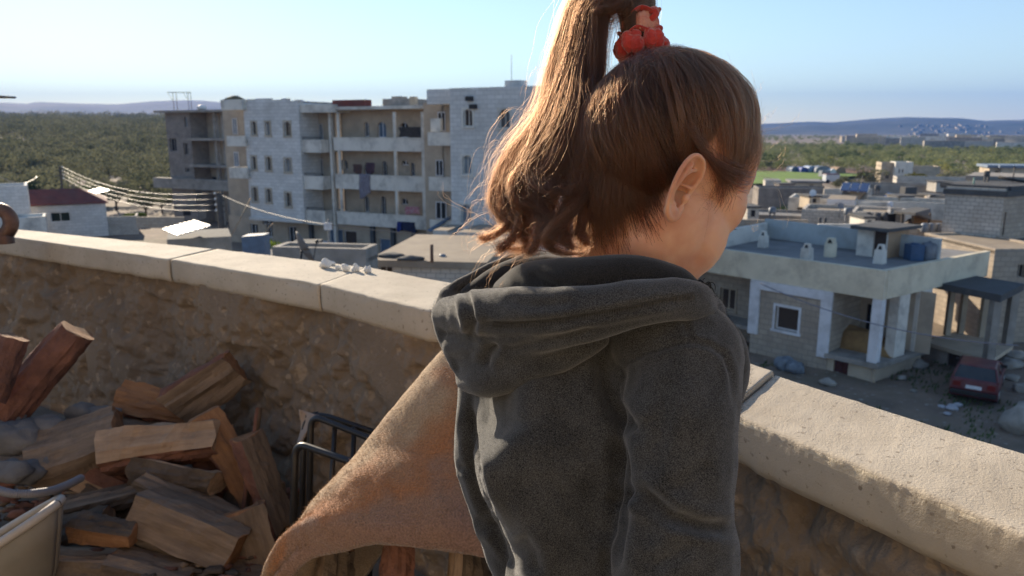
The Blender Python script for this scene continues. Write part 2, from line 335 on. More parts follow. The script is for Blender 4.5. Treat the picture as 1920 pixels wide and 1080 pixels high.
WOODP = M('grey_pole_wood', (0.11, 0.09, 0.075), (0.07, 0.058, 0.05), 5, 0.9, 0.4, 30)
BLUEWALL = M('pale_blue_limewash', (0.44, 0.475, 0.48), (0.36, 0.385, 0.385), 0.9, 0.9, 0.2, 10, stain=(0.25, 0.24, 0.22), stain_scale=0.7, stain_amt=0.6)
CREAM = M('cream_fascia_plaster', (0.72, 0.635, 0.475), (0.6, 0.525, 0.39), 0.7, 0.9, 0.2, 10, stain=(0.22, 0.18, 0.14), stain_scale=0.8, stain_amt=0.55)
ORANGEW = M('orange_plaster', (0.45, 0.30, 0.18), (0.36, 0.24, 0.15), 0.9, 0.9, 0.2, 10, stain=(0.2, 0.15, 0.11), stain_scale=0.8)
class Pl:
    """a vertical wall plane through two ground points; s runs along it, off is measured out of it towards the street"""
    def __init__(s, p0, p1, off=0.0):
        s.p = Vector((p0[0], p0[1])); s.d = (Vector((p1[0], p1[1])) - s.p).normalized(); n = Vector((-s.d.y, s.d.x))
        s.n = n if n.dot(-s.p) > 0 else -n; s.p = s.p + s.n * off
    def shift(s, off): return Pl(s.p + s.n * off, s.p + s.n * off + s.d)
    def pix(s, px, py):
        r = ray(px, py); r2 = Vector((r.x, r.y)); t = s.p.dot(s.n) / r2.dot(s.n); q = CAM + r * t
        return (Vector((q.x, q.y)) - s.p).dot(s.d), q.z
    def rect(s, x0, x1, y0, y1):
        xm, ym = (x0 + x1) / 2, (y0 + y1) / 2
        return s.pix(x0, ym)[0], s.pix(x1, ym)[0], s.pix(xm, y1)[1], s.pix(xm, y0)[1]
    def P(s, a, z, off=0.0): q = s.p + s.d * a + s.n * off; return Vector((q.x, q.y, z))
    def box(s, mb, a0, a1, z0, z1, o0, o1, mat=0):
        return mb.hexa([s.P(a0, z0, o1), s.P(a1, z0, o1), s.P(a1, z0, o0), s.P(a0, z0, o0), s.P(a0, z1, o1), s.P(a1, z1, o1), s.P(a1, z1, o0), s.P(a0, z1, o0)], mat)
    def quad(s, mb, a0, a1, z0, z1, o=0.0, mat=0): return mb.add([s.P(a0, z0, o), s.P(a1, z0, o), s.P(a1, z1, o), s.P(a0, z1, o)], [(0, 1, 2, 3)], mat)
    def wall(s, mb, a0, a1, z0, z1, ops=(), off=0.0, dep=0.25, mat=0):
        A = sorted({a0, a1, *[v for o in ops for v in o[:2] if a0 < v < a1]}); Zs = sorted({z0, z1, *[v for o in ops for v in o[2:4] if z0 < v < z1]})
        for i in range(len(A) - 1):
            for j in range(len(Zs) - 1):
                ca, cz = (A[i] + A[i + 1]) / 2, (Zs[j] + Zs[j + 1]) / 2
                if not any(o[0] < ca < o[1] and o[2] < cz < o[3] for o in ops): s.quad(mb, A[i], A[i + 1], Zs[j], Zs[j + 1], off, mat)
        for o in ops:
            b0, b1, y0, y1 = o[:4]; e = off - dep
            mb.add([s.P(b0, y0, off), s.P(b1, y0, off), s.P(b1, y1, off), s.P(b0, y1, off), s.P(b0, y0, e), s.P(b1, y0, e), s.P(b1, y1, e), s.P(b0, y1, e)], [(0, 1, 5, 4), (1, 2, 6, 5), (2, 3, 7, 6), (3, 0, 4, 7)], mat)
        return mb
    def window(s, parent, o, off=0.0, dep=0.25, arch=False, frame=None, pane=None, name='window', surround=None, wallm=None, bars=1):
        b0, b1, z0, z1 = o[:4]; m = MB(); t = min(0.07, (b1 - b0) * 0.09); e = off - dep * 0.7
        s.box(m, b0, b0 + t, z0, z1, e - .05, e); s.box(m, b1 - t, b1, z0, z1, e - .05, e); s.box(m, b0 + t, b1 - t, z0, z0 + t, e - .05, e); s.box(m, b0 + t, b1 - t, z1 - t, z1, e - .05, e)
        for k in range(bars):
            c = b0 + (b1 - b0) * (k + 1) / (bars + 1); s.box(m, c - t / 2, c + t / 2, z0 + t, z1 - t, e - .05, e - .003)
        if surround:
            w = surround; s.box(m, b0 - w, b0 - .003, z0 - w, z1 + w, off + .004, off + .05, 1); s.box(m, b1 + .003, b1 + w, z0 - w, z1 + w, off + .004, off + .05, 1)
            s.box(m, b0 - .003, b1 + .003, z1 + .003, z1 + w, off + .004, off + .047, 1); s.box(m, b0 - w - .05, b1 + w + .05, z0 - w - .02, z0 - .003, off + .004, off + .09, 1)
        if arch:
            c = (b0 + b1) / 2; r = (b1 - b0) / 2; zc = z1 - r; K = 8
            for sg in (-1, 1):
                arc = [s.P(c + sg * r * math.cos(a), zc + r * math.sin(a), off + .003) for a in [math.pi / 2 * k / K for k in range(K + 1)]]
                poly = arc + [s.P(c + sg * r, z1, off + .003)]
                m.prism(poly, s.P(0, 0, -dep * .6) - s.P(0, 0, 0), 2)
        fw = m.build(name, [frame or WPAINT, frame or WPAINT, wallm or PLASTER_W], parent)
        p = MB(); s.quad(p, b0, b1, z0, z1, e - .03); p.build('pane', pane or GLASS, fw)
        return fw
def rail(mb, pl, a0, a1, z0, z1, off, step=0.14, r=0.012, mat=0):
    n = max(2, int((a1 - a0) / step))
    for k in range(n + 1): pl.box(mb, a0 + (a1 - a0) * k / n - r, a0 + (a1 - a0) * k / n + r, z0, z1, off - r, off + r, mat)
    pl.box(mb, a0 - r, a1 + r, z1, z1 + 2.5 * r, off - 1.5 * r, off + 1.5 * r, mat)
def cloth(name, label, pl, x0, x1, y0, y1, off, mat, seed, group='laundry hanging on the balconies', cat='laundry'):
    a0, a1, z0, z1 = pl.rect(x0, x1, y0, y1); nu, nv = 14, 12; P = []
    for i in range(nu):
        for j in range(nv):
            u, v = i / (nu - 1), j / (nv - 1)
            P.append(pl.P(a0 + (a1 - a0) * (u + 0.03 * math.sin(7 * v + seed)), z1 - (z1 - z0) * v * (0.9 + 0.12 * math.sin(4 * u + seed)), off + 0.05 * math.sin(9 * u + seed) * (0.3 + v)))
    m = MB(); m.grid(P, nu, nv); o = m.build(name, mat); s = o.modifiers.new('thickness', 'SOLIDIFY'); s.thickness = 0.012
    return tag(o, label, cat, group)
FAB = lambda n, c, c2=None, sc=4: M(n, c, c2, sc, 0.9, 0.2, 40)
# ------------------------------------------------------------------ apartment block
base0, bd = Vector((-15.5, 65.0)), Vector((8.4, -4.2)).normalized()
APT = Pl(base0, base0 + bd)
ap = thing('apartment_building', 'long pale stone apartment block with arched windows and stacked balconies across the street', 'apartment building', (-12, 63, 0))
def pane_pick(i): return [GLASS, PGLASS, BROWND, GLASS][i % 4]
# wing A: three columns of arched windows
A = APT.shift(0.9); m = MB()
aL, aR = A.pix(463, 300)[0], A.pix(565, 300)[0]; zb = A.pix(500, 408)[1]; zt = A.pix(515, 190)[1]
opA = [A.rect(*r) for r in [(472, 481, 228, 253), (498, 507, 228, 254), (533, 545, 228, 255), (472, 481, 293, 318), (499, 509, 294, 320), (534, 546, 297, 323), (473, 483, 351, 378), (499, 509, 354, 380), (535, 546, 361, 388)]]
A.wall(m, aL, aR, zb, zt, opA)
A.box(m, aL, aR, zb - .25, zb - .003, -6, .25); A.box(m, aR - .02, aR, zb, zt, -7, -.003); A.box(m, aL, aL + .02, zb, zt, -7, -.003)
A.box(m, aL, aR, zt - .15, zt - .003, -9, -.25)
for x0, x1, yt in [(463, 480, 186), (480, 508, 184.5), (508, 527, 187), (527, 541, 184.5), (541, 552, 189), (552, 565, 187)]:
    s0, s1 = A.pix(x0, 187)[0], A.pix(x1, 187)[0]; A.box(m, s0, s1, zt, A.pix((x0 + x1) / 2, yt)[1], -.25, 0)
m.build('wall', [STONE_W], ap)
for i, o in enumerate(opA): A.window(ap, o, arch=True, pane=pane_pick(i), wallm=STONE_W, surround=0.1, frame=PLASTER_B)
# balcony bay left of wing A
Bl = APT.shift(1.3); m = MB(); l0, l1 = Bl.pix(428, 300)[0], Bl.pix(462, 300)[0]
rows = [(255, 274), (314, 334)]
bk = MB(); k0, k1 = APT.shift(-1.5).pix(424, 300)[0], APT.shift(-1.5).pix(464, 300)[0]
APT.shift(-1.5).wall(bk, k0, k1, 0, Bl.pix(445, 195)[1], [])
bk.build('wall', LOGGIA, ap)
for yt, yb in rows:
    m = MB(); z1, z0 = Bl.pix(445, yt)[1], Bl.pix(445, yb)[1]
    Bl.box(m, l0, l1, z0, z0 + .2, -2.8, 0); Bl.box(m, l0, l1, z0 + .203, z1, -.12, -.003); Bl.box(m, l0, l0 + .12, z0 + .203, z1, -2.8, -.123); m.build('balcony', PLASTER_W, ap)
m = MB(); z = Bl.pix(445, 206)[1]; Bl.box(m, l0 - .3, l1, z, z + .9, -6, .1); m.build('roof', PLASTER_W, ap)
BK = APT.shift(-1.5)
for r in [(437, 446, 222, 252), (440, 449, 285, 312)]: BK.window(ap, BK.rect(*r), off=0.16, dep=0.1, pane=PGLASS)
# bay B: stacked small balconies
B = APT.shift(0.7); bL, bR = B.pix(566, 300)[0], B.pix(604, 300)[0]
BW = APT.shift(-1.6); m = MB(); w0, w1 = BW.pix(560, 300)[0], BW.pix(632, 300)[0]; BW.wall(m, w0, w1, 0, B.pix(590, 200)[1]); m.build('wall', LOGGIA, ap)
for yt, yb in [(262, 286), (330, 355), (394, 421)]:
    z1, z0 = B.pix(585, yt)[1], B.pix(585, yb)[1]; m = MB()
    B.box(m, bL, bR, z0, z0 + .2, -2.3, 0); B.box(m, bL, bR, z0 + .203, z1, -.12, -.003); B.box(m, bR - .12, bR, z0 + .203, z1, -2.3, -.123); m.build('balcony', PLASTER_W, ap)
    m = MB(); rail(m, B, bL + .05, bR - .05, z1, z1 + .22, -.06); m.build('balcony_railing', IRON, ap)
m = MB(); z = B.pix(590, 211)[1]; B.box(m, bL, APT.pix(632, 205)[0], z, B.pix(590, 196)[1], -8, 0); m.build('roof', PLASTER_W, ap)
for i, r in enumerate([(600, 606, 232, 262), (600, 606, 298, 330), (600, 606, 366, 396)]): BW.window(ap, BW.rect(*r), off=0.16, dep=0.1, pane=GLASS)
for x in (608, 612):
    m = MB(); c = B.pix(x, 300)[0]; B.box(m, c - .12, c + .12, 0, B.pix(600, 211)[1], -1.2, -.9); m.build('column', PLASTER_W, ap) if x == 608 else None
# range C: long balconies in front of recessed walls
cL, cR = APT.pix(627, 300)[0], APT.pix(799, 300)[0]
CB = APT.shift(-1.7); m = MB()
opC = [CB.rect(*r) for r in [(683, 692, 229, 256), (708, 724, 229, 258), (750, 766, 230, 258), (717, 726, 302, 332), (752, 766, 301, 310), (683, 698, 307, 330), (683, 692, 368, 398), (714, 724, 368, 403), (752, 765, 372, 384), (640, 652, 300, 318), (770, 778, 305, 330)]]
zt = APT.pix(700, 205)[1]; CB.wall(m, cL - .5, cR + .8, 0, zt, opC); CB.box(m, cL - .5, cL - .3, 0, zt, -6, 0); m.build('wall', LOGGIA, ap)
for i, o in enumerate(opC): CB.window(ap, o, arch=True, wallm=LOGGIA, pane=[GLASS, BLUED, DARK, DARK, GLASS, DARK, DARK, DARK, DARK, GLASS, GLASS][i], name='door' if o[3] - o[2] > 1.1 else 'window')
zr = APT.pix(700, 199)[1]
m = MB(); APT.box(m, cL, cR, zt, zr, -8, .15); m.build('roof', PLASTER_W, ap)
m = MB(); APT.box(m, cL, cL + 3.4, zr + .003, zr + .55, -1.0, -.1); m.build('roof_edging', REDTILE, ap)
m = MB(); APT.box(m, cL + 3.8, cL + 6.6, zr + .003, zr + .65, -5, -2); APT.box(m, cL + 2.6, cL + 3.6, zr + .003, zr + 1.0, -6, -5); m.build('rooftop_hut', CONC, ap)
m = MB(); APT.box(m, cL + 7.0, cL + 7.5, zr + .003, zr + .75, -1.8, -1.3); m.build('chimney', PLASTER_B, ap)
for (tl, tr, bl_, br_) in [(257, 262, 279, 288), (323.5, 337, 349, 365), (394, 411, 416, 435)]:
    z1 = (APT.pix(627, tl)[1] + APT.pix(799, tr)[1]) / 2; z0 = (APT.pix(627, bl_)[1] + APT.pix(799, br_)[1]) / 2; m = MB()
    APT.box(m, cL, cR, z0, z0 + .22, -1.69, 0); APT.box(m, cL, cR, z0 + .223, z1, -.14, -.003); APT.box(m, cL, cL + .14, z0 + .223, z1, -1.69, -.143)
    APT.box(m, cL - .05, cR + .05, z1 + .003, z1 + .07, -.17, .03)
    m.build('balcony', PLASTER_W, ap)
    for x in (636, 741, 793):
        c = APT.pix(x, 300)[0]; m = MB(); APT.box(m, c - .13, c + .13, z1 + .073, z1 + 2.1, -.15, -.02); m.build('column', PLASTER_W, ap)
# ground floor shops
G = APT.shift(-.6); m = MB(); zc = APT.pix(700, 430)[1]; g0, g1 = G.pix(432, 450)[0], G.pix(880, 450)[0]
opG = [G.rect(*r) for r in [(541, 556, 425, 461), (492, 512, 409, 421), (500, 511, 421, 445), (617, 643, 430, 474), (645, 669, 433, 476), (711, 732, 448, 480), (757, 770, 465, 480), (792, 809, 446, 461), (470, 484, 420, 450)]]
G.wall(m, g0, g1, -.2, zc + .3, opG); m.build('wall', LOGGIA, ap)
for i, o in enumerate(opG): G.window(ap, o, pane=[DARK, GLASS, DARK, BLUED, BROWND, BLUED, DARK, GLASS, DARK][i], name='shop_shutter' if i in (3, 4, 5) else 'door' if i in (0, 2) else 'window', bars=0 if i in (3, 4, 5) else 1)
for x0, x1 in [(585, 590), (699, 705), (737, 743), (776, 782)]:
    m = MB(); s0, s1 = G.pix(x0, 455)[0], G.pix(x1, 455)[0]; G.box(m, s0, s1, -.2, zc + .2, .004, .35); m.build('column', CONC_D, ap)
# bay D and tower E
D = APT.shift(4.0); dL, dR = D.pix(803, 300)[0], D.pix(846, 300)[0]; m = MB()
DW = D.shift(-2.0); DW.wall(m, DW.pix(796, 300)[0], DW.pix(850, 300)[0], 0, D.pix(825, 190)[1]); D.box(m, dL, dL + .15, 0, D.pix(825, 196)[1], -4, -2.0); m.build('wall', LOGGIA, ap)
for yt, yb in [(248, 273), (332, 358), (413, 432)]:
    z1, z0 = D.pix(824, yt)[1], D.pix(824, yb)[1]; m = MB(); D.box(m, dL, dR, z0, z0 + .22, -1.99, 0); D.box(m, dL, dR, z0 + .223, z1, -.14, -.003); m.build('balcony', PLASTER_W, ap)
m = MB(); D.box(m, dL, dR, D.pix(825, 195)[1], D.pix(825, 167)[1], -8, 0); m.build('roof_parapet', STONE_W, ap)
for r in [(822, 836, 210, 246), (818, 832, 300, 330), (818, 838, 378, 411)]: DW.window(ap, DW.rect(*r), off=.16, dep=.1, pane=DARK, name='door')
m = MB(); s0, s1, z0, z1 = D.rect(803, 822, 222, 247); D.box(m, s0, s1, z0, z1, -.6, -.3); m.build('partition', PLASTER_W, ap)
E = APT.shift(5.2); eL, eR = E.pix(845, 300)[0], E.pix(1095, 300)[0]; zt = E.pix(880, 165)[1]; m = MB()
opE = [E.rect(*r) for r in [(869, 886, 205, 237), (936, 956, 205, 240), (867, 884, 292, 327), (936, 955, 294, 328), (865, 883, 384, 418), (935, 953, 386, 420), (1010, 1028, 206, 240)]]
E.wall(m, eL, eR, 0, zt, opE); E.box(m, eL, eL + .02, 0, zt, -9, -.003); E.box(m, eL, eR, zt, zt + .02, -9, 0); E.box(m, eR - .02, eR, 0, zt, -9, -.003)
E.box(m, E.pix(940, 160)[0], E.pix(970, 160)[0], zt + .023, zt + .45, -1.5, -.5)
m.build('wall', STONE_W, ap)
for i, o in enumerate(opE): E.window(ap, o, arch=True, pane=[BROWND, GLASS, PGLASS, PGLASS, PGLASS, GLASS, GLASS][i], wallm=STONE_W, surround=0.12, frame=PLASTER_W)
m = MB(); q = E.P(E.pix(944, 160)[0], zt, -1.2); m.tube([q, q + Vector((0, 0, 2.2))], 0.02, 6); m.build('aerial', IRON, ap)
for x, y in [(889, 200), (882, 185)]:
    m = MB(); a, z = E.pix(x, y); E.box(m, a - .25, a + .25, z - .15, z + .15, .004, .3); m.build('bracket', IRON, ap)
m = MB(); s0, s1, z0, z1 = D.rect(812, 842, 405, 430)
m.add([D.P(s0, z0, .9), D.P(s0 + .3, z0 - .1, .9), D.P(s1, z1 - .2, .02), D.P(s1, z1, .02), D.P(s0, z0, .55), D.P(s0 + .3, z0 - .1, .55), D.P(s1, z1 - .2, -.3), D.P(s1, z1, -.3)], [(0, 1, 2, 3), (4, 5, 6, 7), (0, 1, 5, 4), (1, 2, 6, 5), (2, 3, 7, 6), (3, 0, 4, 7)]); m.build('awning', BLUED, ap)
cloth('hanging_towel', 'grey and maroon patterned towel hung over the middle balcony wall', APT, 675, 695, 326, 372, .08, FAB('patterned_towel', (0.13, 0.11, 0.14), (0.26, 0.25, 0.28), 9), 1)
cloth('hanging_cloth', 'red and pink cloths hanging in the lowest long balcony', APT, 756, 782, 388, 404, -.3, FAB('red_laundry', (0.36, 0.06, 0.08), (0.45, 0.35, 0.36), 6), 2)
cloth('hanging_cloth', 'dark navy cloths hung below the lowest balcony wall', APT, 747, 779, 416, 437, .08, FAB('navy_laundry', (0.015, 0.018, 0.04), (0.03, 0.035, 0.08), 5), 3)
cloth('hanging_cloth', 'dark curtains drawn across the top balcony', APT, 746, 793, 238, 261, -.2, FAB('dark_curtain', (0.03, 0.027, 0.025), (0.07, 0.06, 0.055), 6), 4)
cloth('hanging_cloth', 'reddish brown cloth on the middle balcony left of the patterned towel', APT, 659, 676, 308, 327, -.2, FAB('brown_laundry', (0.11, 0.055, 0.04), (0.07, 0.05, 0.05), 6), 5)
cloth('hanging_cloth', 'dark violet cloth above the patterned towel on the middle balcony', APT, 683, 700, 305, 326, -.2, FAB('violet_laundry', (0.04, 0.03, 0.045), (0.1, 0.05, 0.06), 6), 6)
cloth('hanging_cloth', 'blue work cloth beside the navy cloths under the lowest balcony', APT, 746, 754, 417, 434, .12, FAB('blue_laundry', (0.02, 0.03, 0.16), (0.03, 0.05, 0.2), 6), 7)
# ------------------------------------------------------------------ unfinished block
U = Pl(APT.P(0, 0, -22).xy, APT.P(1, 0, -22).xy)
k = 86 / U.P(U.pix(370, 300)[0], 0).y; U = Pl(U.p * k, U.p * k + U.d)
ub = thing('unfinished_building', 'unfinished grey brown concrete block building with open floors and bare roof slab', 'unfinished building', tuple(U.P(U.pix(370, 300)[0], 0)))
m = MB(); uL, uM, uR = U.pix(317, 300)[0], U.pix(362, 300)[0], U.pix(432, 300)[0]; zt = U.pix(340, 207)[1]; zb = U.pix(340, 352)[1]
opU = [U.rect(*r) for r in [(345, 351, 219, 238), (318.5, 331, 259, 284), (344, 353, 268, 290), (347, 356, 315, 323)]]
U.wall(m, uL, uM, -.3, zt, opU, dep=.3); U.box(m, uM - .02, uM, -.3, zt, -8, -.003); U.box(m, uL, uL + .02, -.3, zt, -8, -.003)
UB = U.shift(-2.4); opV = [UB.rect(*r) for r in [(365, 378, 217, 243), (366, 379, 270, 297), (367, 382, 312, 326), (374, 406, 331, 348), (395, 404, 368, 398), (372, 384, 368, 398)]]
m2 = MB(); UB.wall(m2, UB.pix(358, 300)[0], UB.pix(436, 300)[0], -.3, zt, opV, dep=.3); m2.build('wall', LOGGIA, ub); U.box(m, uL, uR + 1, -.3, -.28, -9, 0); U.box(m, uL, uR + 1, 0, zt, -9, -8.8)
m.build('wall', BLOCKS_D, ub)
for o in opU: U.window(ub, o, dep=.3, pane=PGLASS if o is opU[0] else DARK, frame=CONC)
for o in opV: UB.window(ub, o, dep=.3, pane=DARK, frame=CONC)
for y, hgt in [(206, .25), (259, .28), (309, .28)]:
    z = U.pix(395, y)[1]; m = MB(); U.box(m, uM + .003 if y > 210 else U.pix(297, 206)[0], uR, z - hgt, z, -8, .6 if y > 210 else .7); m.build('floor_slab' if y > 210 else 'roof_slab', CONC, ub)
m = MB(); z1, z0 = U.pix(370, 335)[1], U.pix(370, 354)[1]; U.box(m, U.pix(300, 345)[0], U.pix(452, 345)[0], z0, z1, .004, .9); m.build('canopy', CONC, ub)
for x in (404, 420):
    m = MB(); c = U.pix(x, 300)[0]; U.box(m, c - .2, c + .2, -.3, zt - .3, -.6, -.2); m.build('column', CONC, ub)
m = MB(); zz = zt
for x in (313, 319, 341, 346):
    q = U.P(U.pix(x, 205)[0], zz, -1); m.tube([q, q + Vector((0, 0, 2.1))], .03, 5)
q0, q1 = U.P(U.pix(303, 205)[0], zz + 2.1, -1), U.P(U.pix(347, 205)[0], zz + 2.0, -1); m.tube([q0, q1], .035, 5)
m.tube([q0, U.P(U.pix(313, 205)[0], zz + 1.0, -1)], .02, 4); m.tube([U.P(U.pix(332, 205)[0], zz + 2, -1), U.P(U.pix(341, 205)[0], zz + 1.2, -1)], .02, 4)
m.build('rebar_frame', IRON, ub)
m = MB(); m.blob(U.P(U.pix(402, 198)[0], zt + .9, -3), 1.3, 0, 3, .3, 8, (1, .7, .6)); tag(m.build('rubble_heap', M('dry_brush', (0.16, 0.13, 0.07), (0.09, 0.075, 0.045), 3, .95)), 'heap of dry brush on the roof of the unfinished building', 'brush heap')
m = MB(); m.blob(U.P(U.pix(381, 203)[0], zt + .25, .2), .42, 0, 9, .2, 8, (1.3, 1, .7)); tag(m.build('plastic_sack', M('white_plastic_sack', (0.75, 0.75, 0.73), (0.6, 0.6, 0.6), 3, .5)), 'bright white sack on the edge of the unfinished roof slab', 'sack')
# ================================================================== houses, street and yard
def on(parent_z): return parent_z
# ------------------------------------------------------------------ cream house with pillared balcony (right)
cx = onz(1643, 718, 0.0); corner = Vector((15.4, 30.2))
F = Pl((10.33, 35.86), corner); Rr = Pl(corner, (23.1, 35.5))
fl = F.pix(1662, 500)[0]                            # front plane coordinate of the corner
hs = thing('house', 'cream flat roofed house with white pillars, a corner balcony and chimneys on its roof', 'house', (corner.x, corner.y, 0))
ZT, ZF, ZB = 4.85, 3.62, 0.86                       # roof edge, underside of the fascia, balcony floor
LF = -7.0                                          # far left end of the front
rl = Rr.pix(1857, 470)[0]
m = MB(); F.box(m, LF, fl, ZF, ZT, -.25, 0); Rr.box(m, .25, rl, ZF, ZT, -.25, 0); m.build('fascia', CREAM, hs)
m = MB(); P = [F.P(LF, ZT - .12, -.25), F.P(fl - .25, ZT - .12, -.25), Rr.P(rl, ZT - .12, -.25), Rr.P(rl, ZT - .12, -.25) + (F.P(LF, 0) - F.P(fl, 0))]
m.prism([p - Vector((0, 0, .9)) for p in P], (0, 0, .9)); m.build('roof', ROOFG, hs)
# back and left roof walls
Bk = Pl(onz(1440, 447, ZT - .12).xy, onz(1607, 470, ZT - .12).xy)
b0 = Bk.pix(1438, 440)[0]; _d = Bk.d.x * -Rr.d.y + Rr.d.x * Bk.d.y; _w = Rr.p - Bk.p; b1 = (_w.x * -Rr.d.y + Rr.d.x * _w.y) / _d - .26
m = MB(); Bk.box(m, b0 - .2, b1, ZT - .1, ZT + .92, -.2, 0); m.build('roof_wall', BLUEWALL, hs)
Lw = Pl(onz(1358, 464, ZT - .12).xy, onz(1440, 447, ZT - .12).xy); m = MB(); Lw.box(m, -4, Lw.pix(1438, 445)[0], ZT - .6, ZT + .75, -.2, 0); m.build('roof_wall', PLASTER_W, hs)
# front wall, windows, pilasters
p1, p2 = F.rect(1405, 1423, 527, 635), F.rect(1537, 1558, 537, 662)
m = MB(); wo = F.rect(1452, 1496, 577, 621); F.wall(m, p1[0] + .1, p2[1] - .05, 0, ZF, [wo], off=-.06, dep=.3)
F.box(m, p2[1] - .35, p2[1] - .05, 0, ZB - .2, -6, -.063); F.box(m, p2[1] - .35, p2[1] - .05, ZB, ZF - .003, -3.2, -.063)
m.build('wall', STONE_B, hs); F.window(hs, wo, off=-.06, dep=.2, frame=WPAINT, pane=BROWND, surround=.11, bars=0)
FR = F.shift(-1.7); m = MB(); wl = FR.rect(1350, 1379, 541, 581); FR.wall(m, LF, p1[0] + 1, 0, ZF, [wl], dep=.3); F.box(m, p1[0] + .1, p1[0] + .3, 0, ZF, -1.7, -.08); m.build('wall', STONE_B, hs)
FR.window(hs, wl, dep=.2, frame=PLASTER_B, pane=BROWND, surround=.08, bars=1)
m = MB(); F.box(m, LF, p1[0] + .1, 1.0, 1.2, -1.69, -.3); m.build('ledge', CONC, hs)
for pp, zl in ((p1, 1.0), (p2, .62)):
    m = MB(); F.box(m, pp[0], pp[1], zl, ZF - .003, -.05, .06); m.build('pilaster', WPAINT, hs)
m = MB(); F.box(m, p1[1] + .003, p2[0] - .003, ZF - .42, ZF - .004, -.05, .05); m.build('lintel', WPAINT, hs)
# balcony: slab, back walls, columns
rb = Rr.pix(1735, 600)[0]
m = MB(); s0 = p2[1]; P = [F.P(s0 - .1, ZB, .12), F.P(fl + .12, ZB, .12), Rr.P(rb, ZB, .12), Rr.P(rb, ZB, -3.0), F.P(s0 - .1, ZB, -3.2)]
m.prism([p - Vector((0, 0, .2)) for p in P], (0, 0, .2)); m.build('balcony_slab', CONC, hs)
BB = F.shift(-3.1); m = MB(); wi = BB.rect(1592, 1609, 578, 622); di = BB.rect(1622, 1634, 570, 640); di = (di[0], di[1], ZB + .01, di[3]); BB.wall(m, s0 - .3, fl + 1, ZB, ZF, [wi, di], dep=.2)
RB = Rr.shift(-2.6); RB.wall(m, .3, rl, 0, ZF, [RB.rect(1703, 1716, 575, 640)], dep=.2); m.build('wall', LOGGIA, hs)
BB.window(hs, wi, dep=.2, frame=PLASTER_B, pane=BROWND); BB.window(hs, di, dep=.2, frame=BROWND, pane=DARK, name='door'); RB.window(hs, RB.rect(1703, 1716, 575, 640), dep=.2, frame=BROWND, pane=DARK, name='door')
m = MB(); F.box(m, fl - .42, fl - .02, ZB + .003, ZF - .003, -.42, -.02); m.build('column', WPAINT, hs)
for xa, xb in ((1684, 1703), (1721, 1743)):
    m = MB(); a0, a1 = Rr.pix(xa, 600)[0], Rr.pix(xb, 600)[0]; Rr.box(m, a0, a1, ZB + .003, ZF - .003, -.45, -.02); m.build('column', PLASTER_W, hs)
# basement
m = MB(); bd_ = F.rect(1560, 1588, 672, 714); bd_ = (bd_[0], bd_[1], 0.02, .64); F.wall(m, p2[1] - .35, fl, -.1, ZB - .2, [bd_], off=-.1, dep=.2); Rr.wall(m, 0, rb + .2, -.1, ZB - .2, [], off=-.1); m.build('basement_wall', PLASTER_B, hs)
F.window(hs, bd_, off=-.1, dep=.15, frame=M('dark_red_door', (.09, .03, .027), (.06, .022, .02), 4, .7), pane=MATS['dark_red_door'], name='door')
m = MB(); a0, a1, z0, z1 = Rr.rect(1690, 1700, 664, 672); Rr.box(m, a0, a1, z0, z1, -.099, -.08); m.build('vent', DARK, hs)
# roof furniture: parts of the house
def chimney(x0, x1, yt, yb, rnd=False, cap=True):
    g = onz((x0 + x1) / 2, yb, ZT - .12); w = (x1 - x0) / FPX * (g - CAM).dot(FWD); h = aty((x0 + x1) / 2, yt, g.y).z - g.z; m = MB(); q = h * .72
    d = F.d.to_3d(); n = F.n.to_3d(); c = lambda a, b, z: g + d * a * w / 2 + n * b * w / 2 + Vector((0, 0, z))
    if rnd:
        pr = [(w / 2, 0), (w / 2, q * .97), (w * .42, q)]; m.lathe(pr, 14, 0, tuple(g)); 
    else: m.hexa([c(-1, 1, 0), c(1, 1, 0), c(1, -1, 0), c(-1, -1, 0), c(-.9, .9, q), c(.9, .9, q), c(.9, -.9, q), c(-.9, -.9, q)])
    m.hexa([c(-.75, .5, q + .003), c(.75, .5, q + .003), c(.75, -.5, q + .003), c(-.75, -.5, q + .003), c(-.5, .4, h), c(.55, .4, h), c(.55, -.4, h), c(-.5, -.4, h)])
    ob = m.build('chimney', PLASTER_W if not rnd else CREAM, hs)
    k = MB(); f = .42; k.add([c(-f, .52, q + .02), c(f, .52, q + .02), c(f * .3, .5, h * .93), c(-f * .3, .5, h * .93), c(-f, .46, q + .02), c(f, .46, q + .02), c(f * .3, .41, h * .93), c(-f * .3, .41, h * .93)], [(0, 1, 2, 3), (0, 1, 5, 4), (1, 2, 6, 5), (2, 3, 7, 6), (3, 0, 4, 7)]); k.build('flue_opening', DARK, ob)
chimney(1423, 1438, 433, 464); chimney(1503, 1521, 456, 488); chimney(1545, 1567, 446, 481, True); chimney(1640, 1658, 458, 494)
g0 = onz(1637, 482, ZT - .12); HP = Pl(g0.xy, (g0 + F.d.to_3d()).xy); z0 = ZT - .117
def hp(x, y=460): return HP.pix(x, y)[0]
ht = aty(1640, 431, g0.y).z; m = MB(); HP.wall(m, hp(1606), hp(1664), z0, ht, [(hp(1636), hp(1661), z0, aty(1640, 433, g0.y).z)], dep=.2)
m.build('stair_hut', PLASTER_W, hs)
sd = MB(); HP.quad(sd, hp(1636), hp(1661), z0, ht, -.18); sd.build('stair_door', BROWND, hs)
e = HP.P(hp(1664), z0); HR = Pl((e.x, e.y), (e + Rr.d.to_3d()).xy); m = MB(); HR.quad(m, 0, HR.pix(1702, 460)[0], z0, ht, 0); HP.quad(m, hp(1606), hp(1664), z0, ht, -2.2); m.build('stair_hut', ORANGEW, hs)
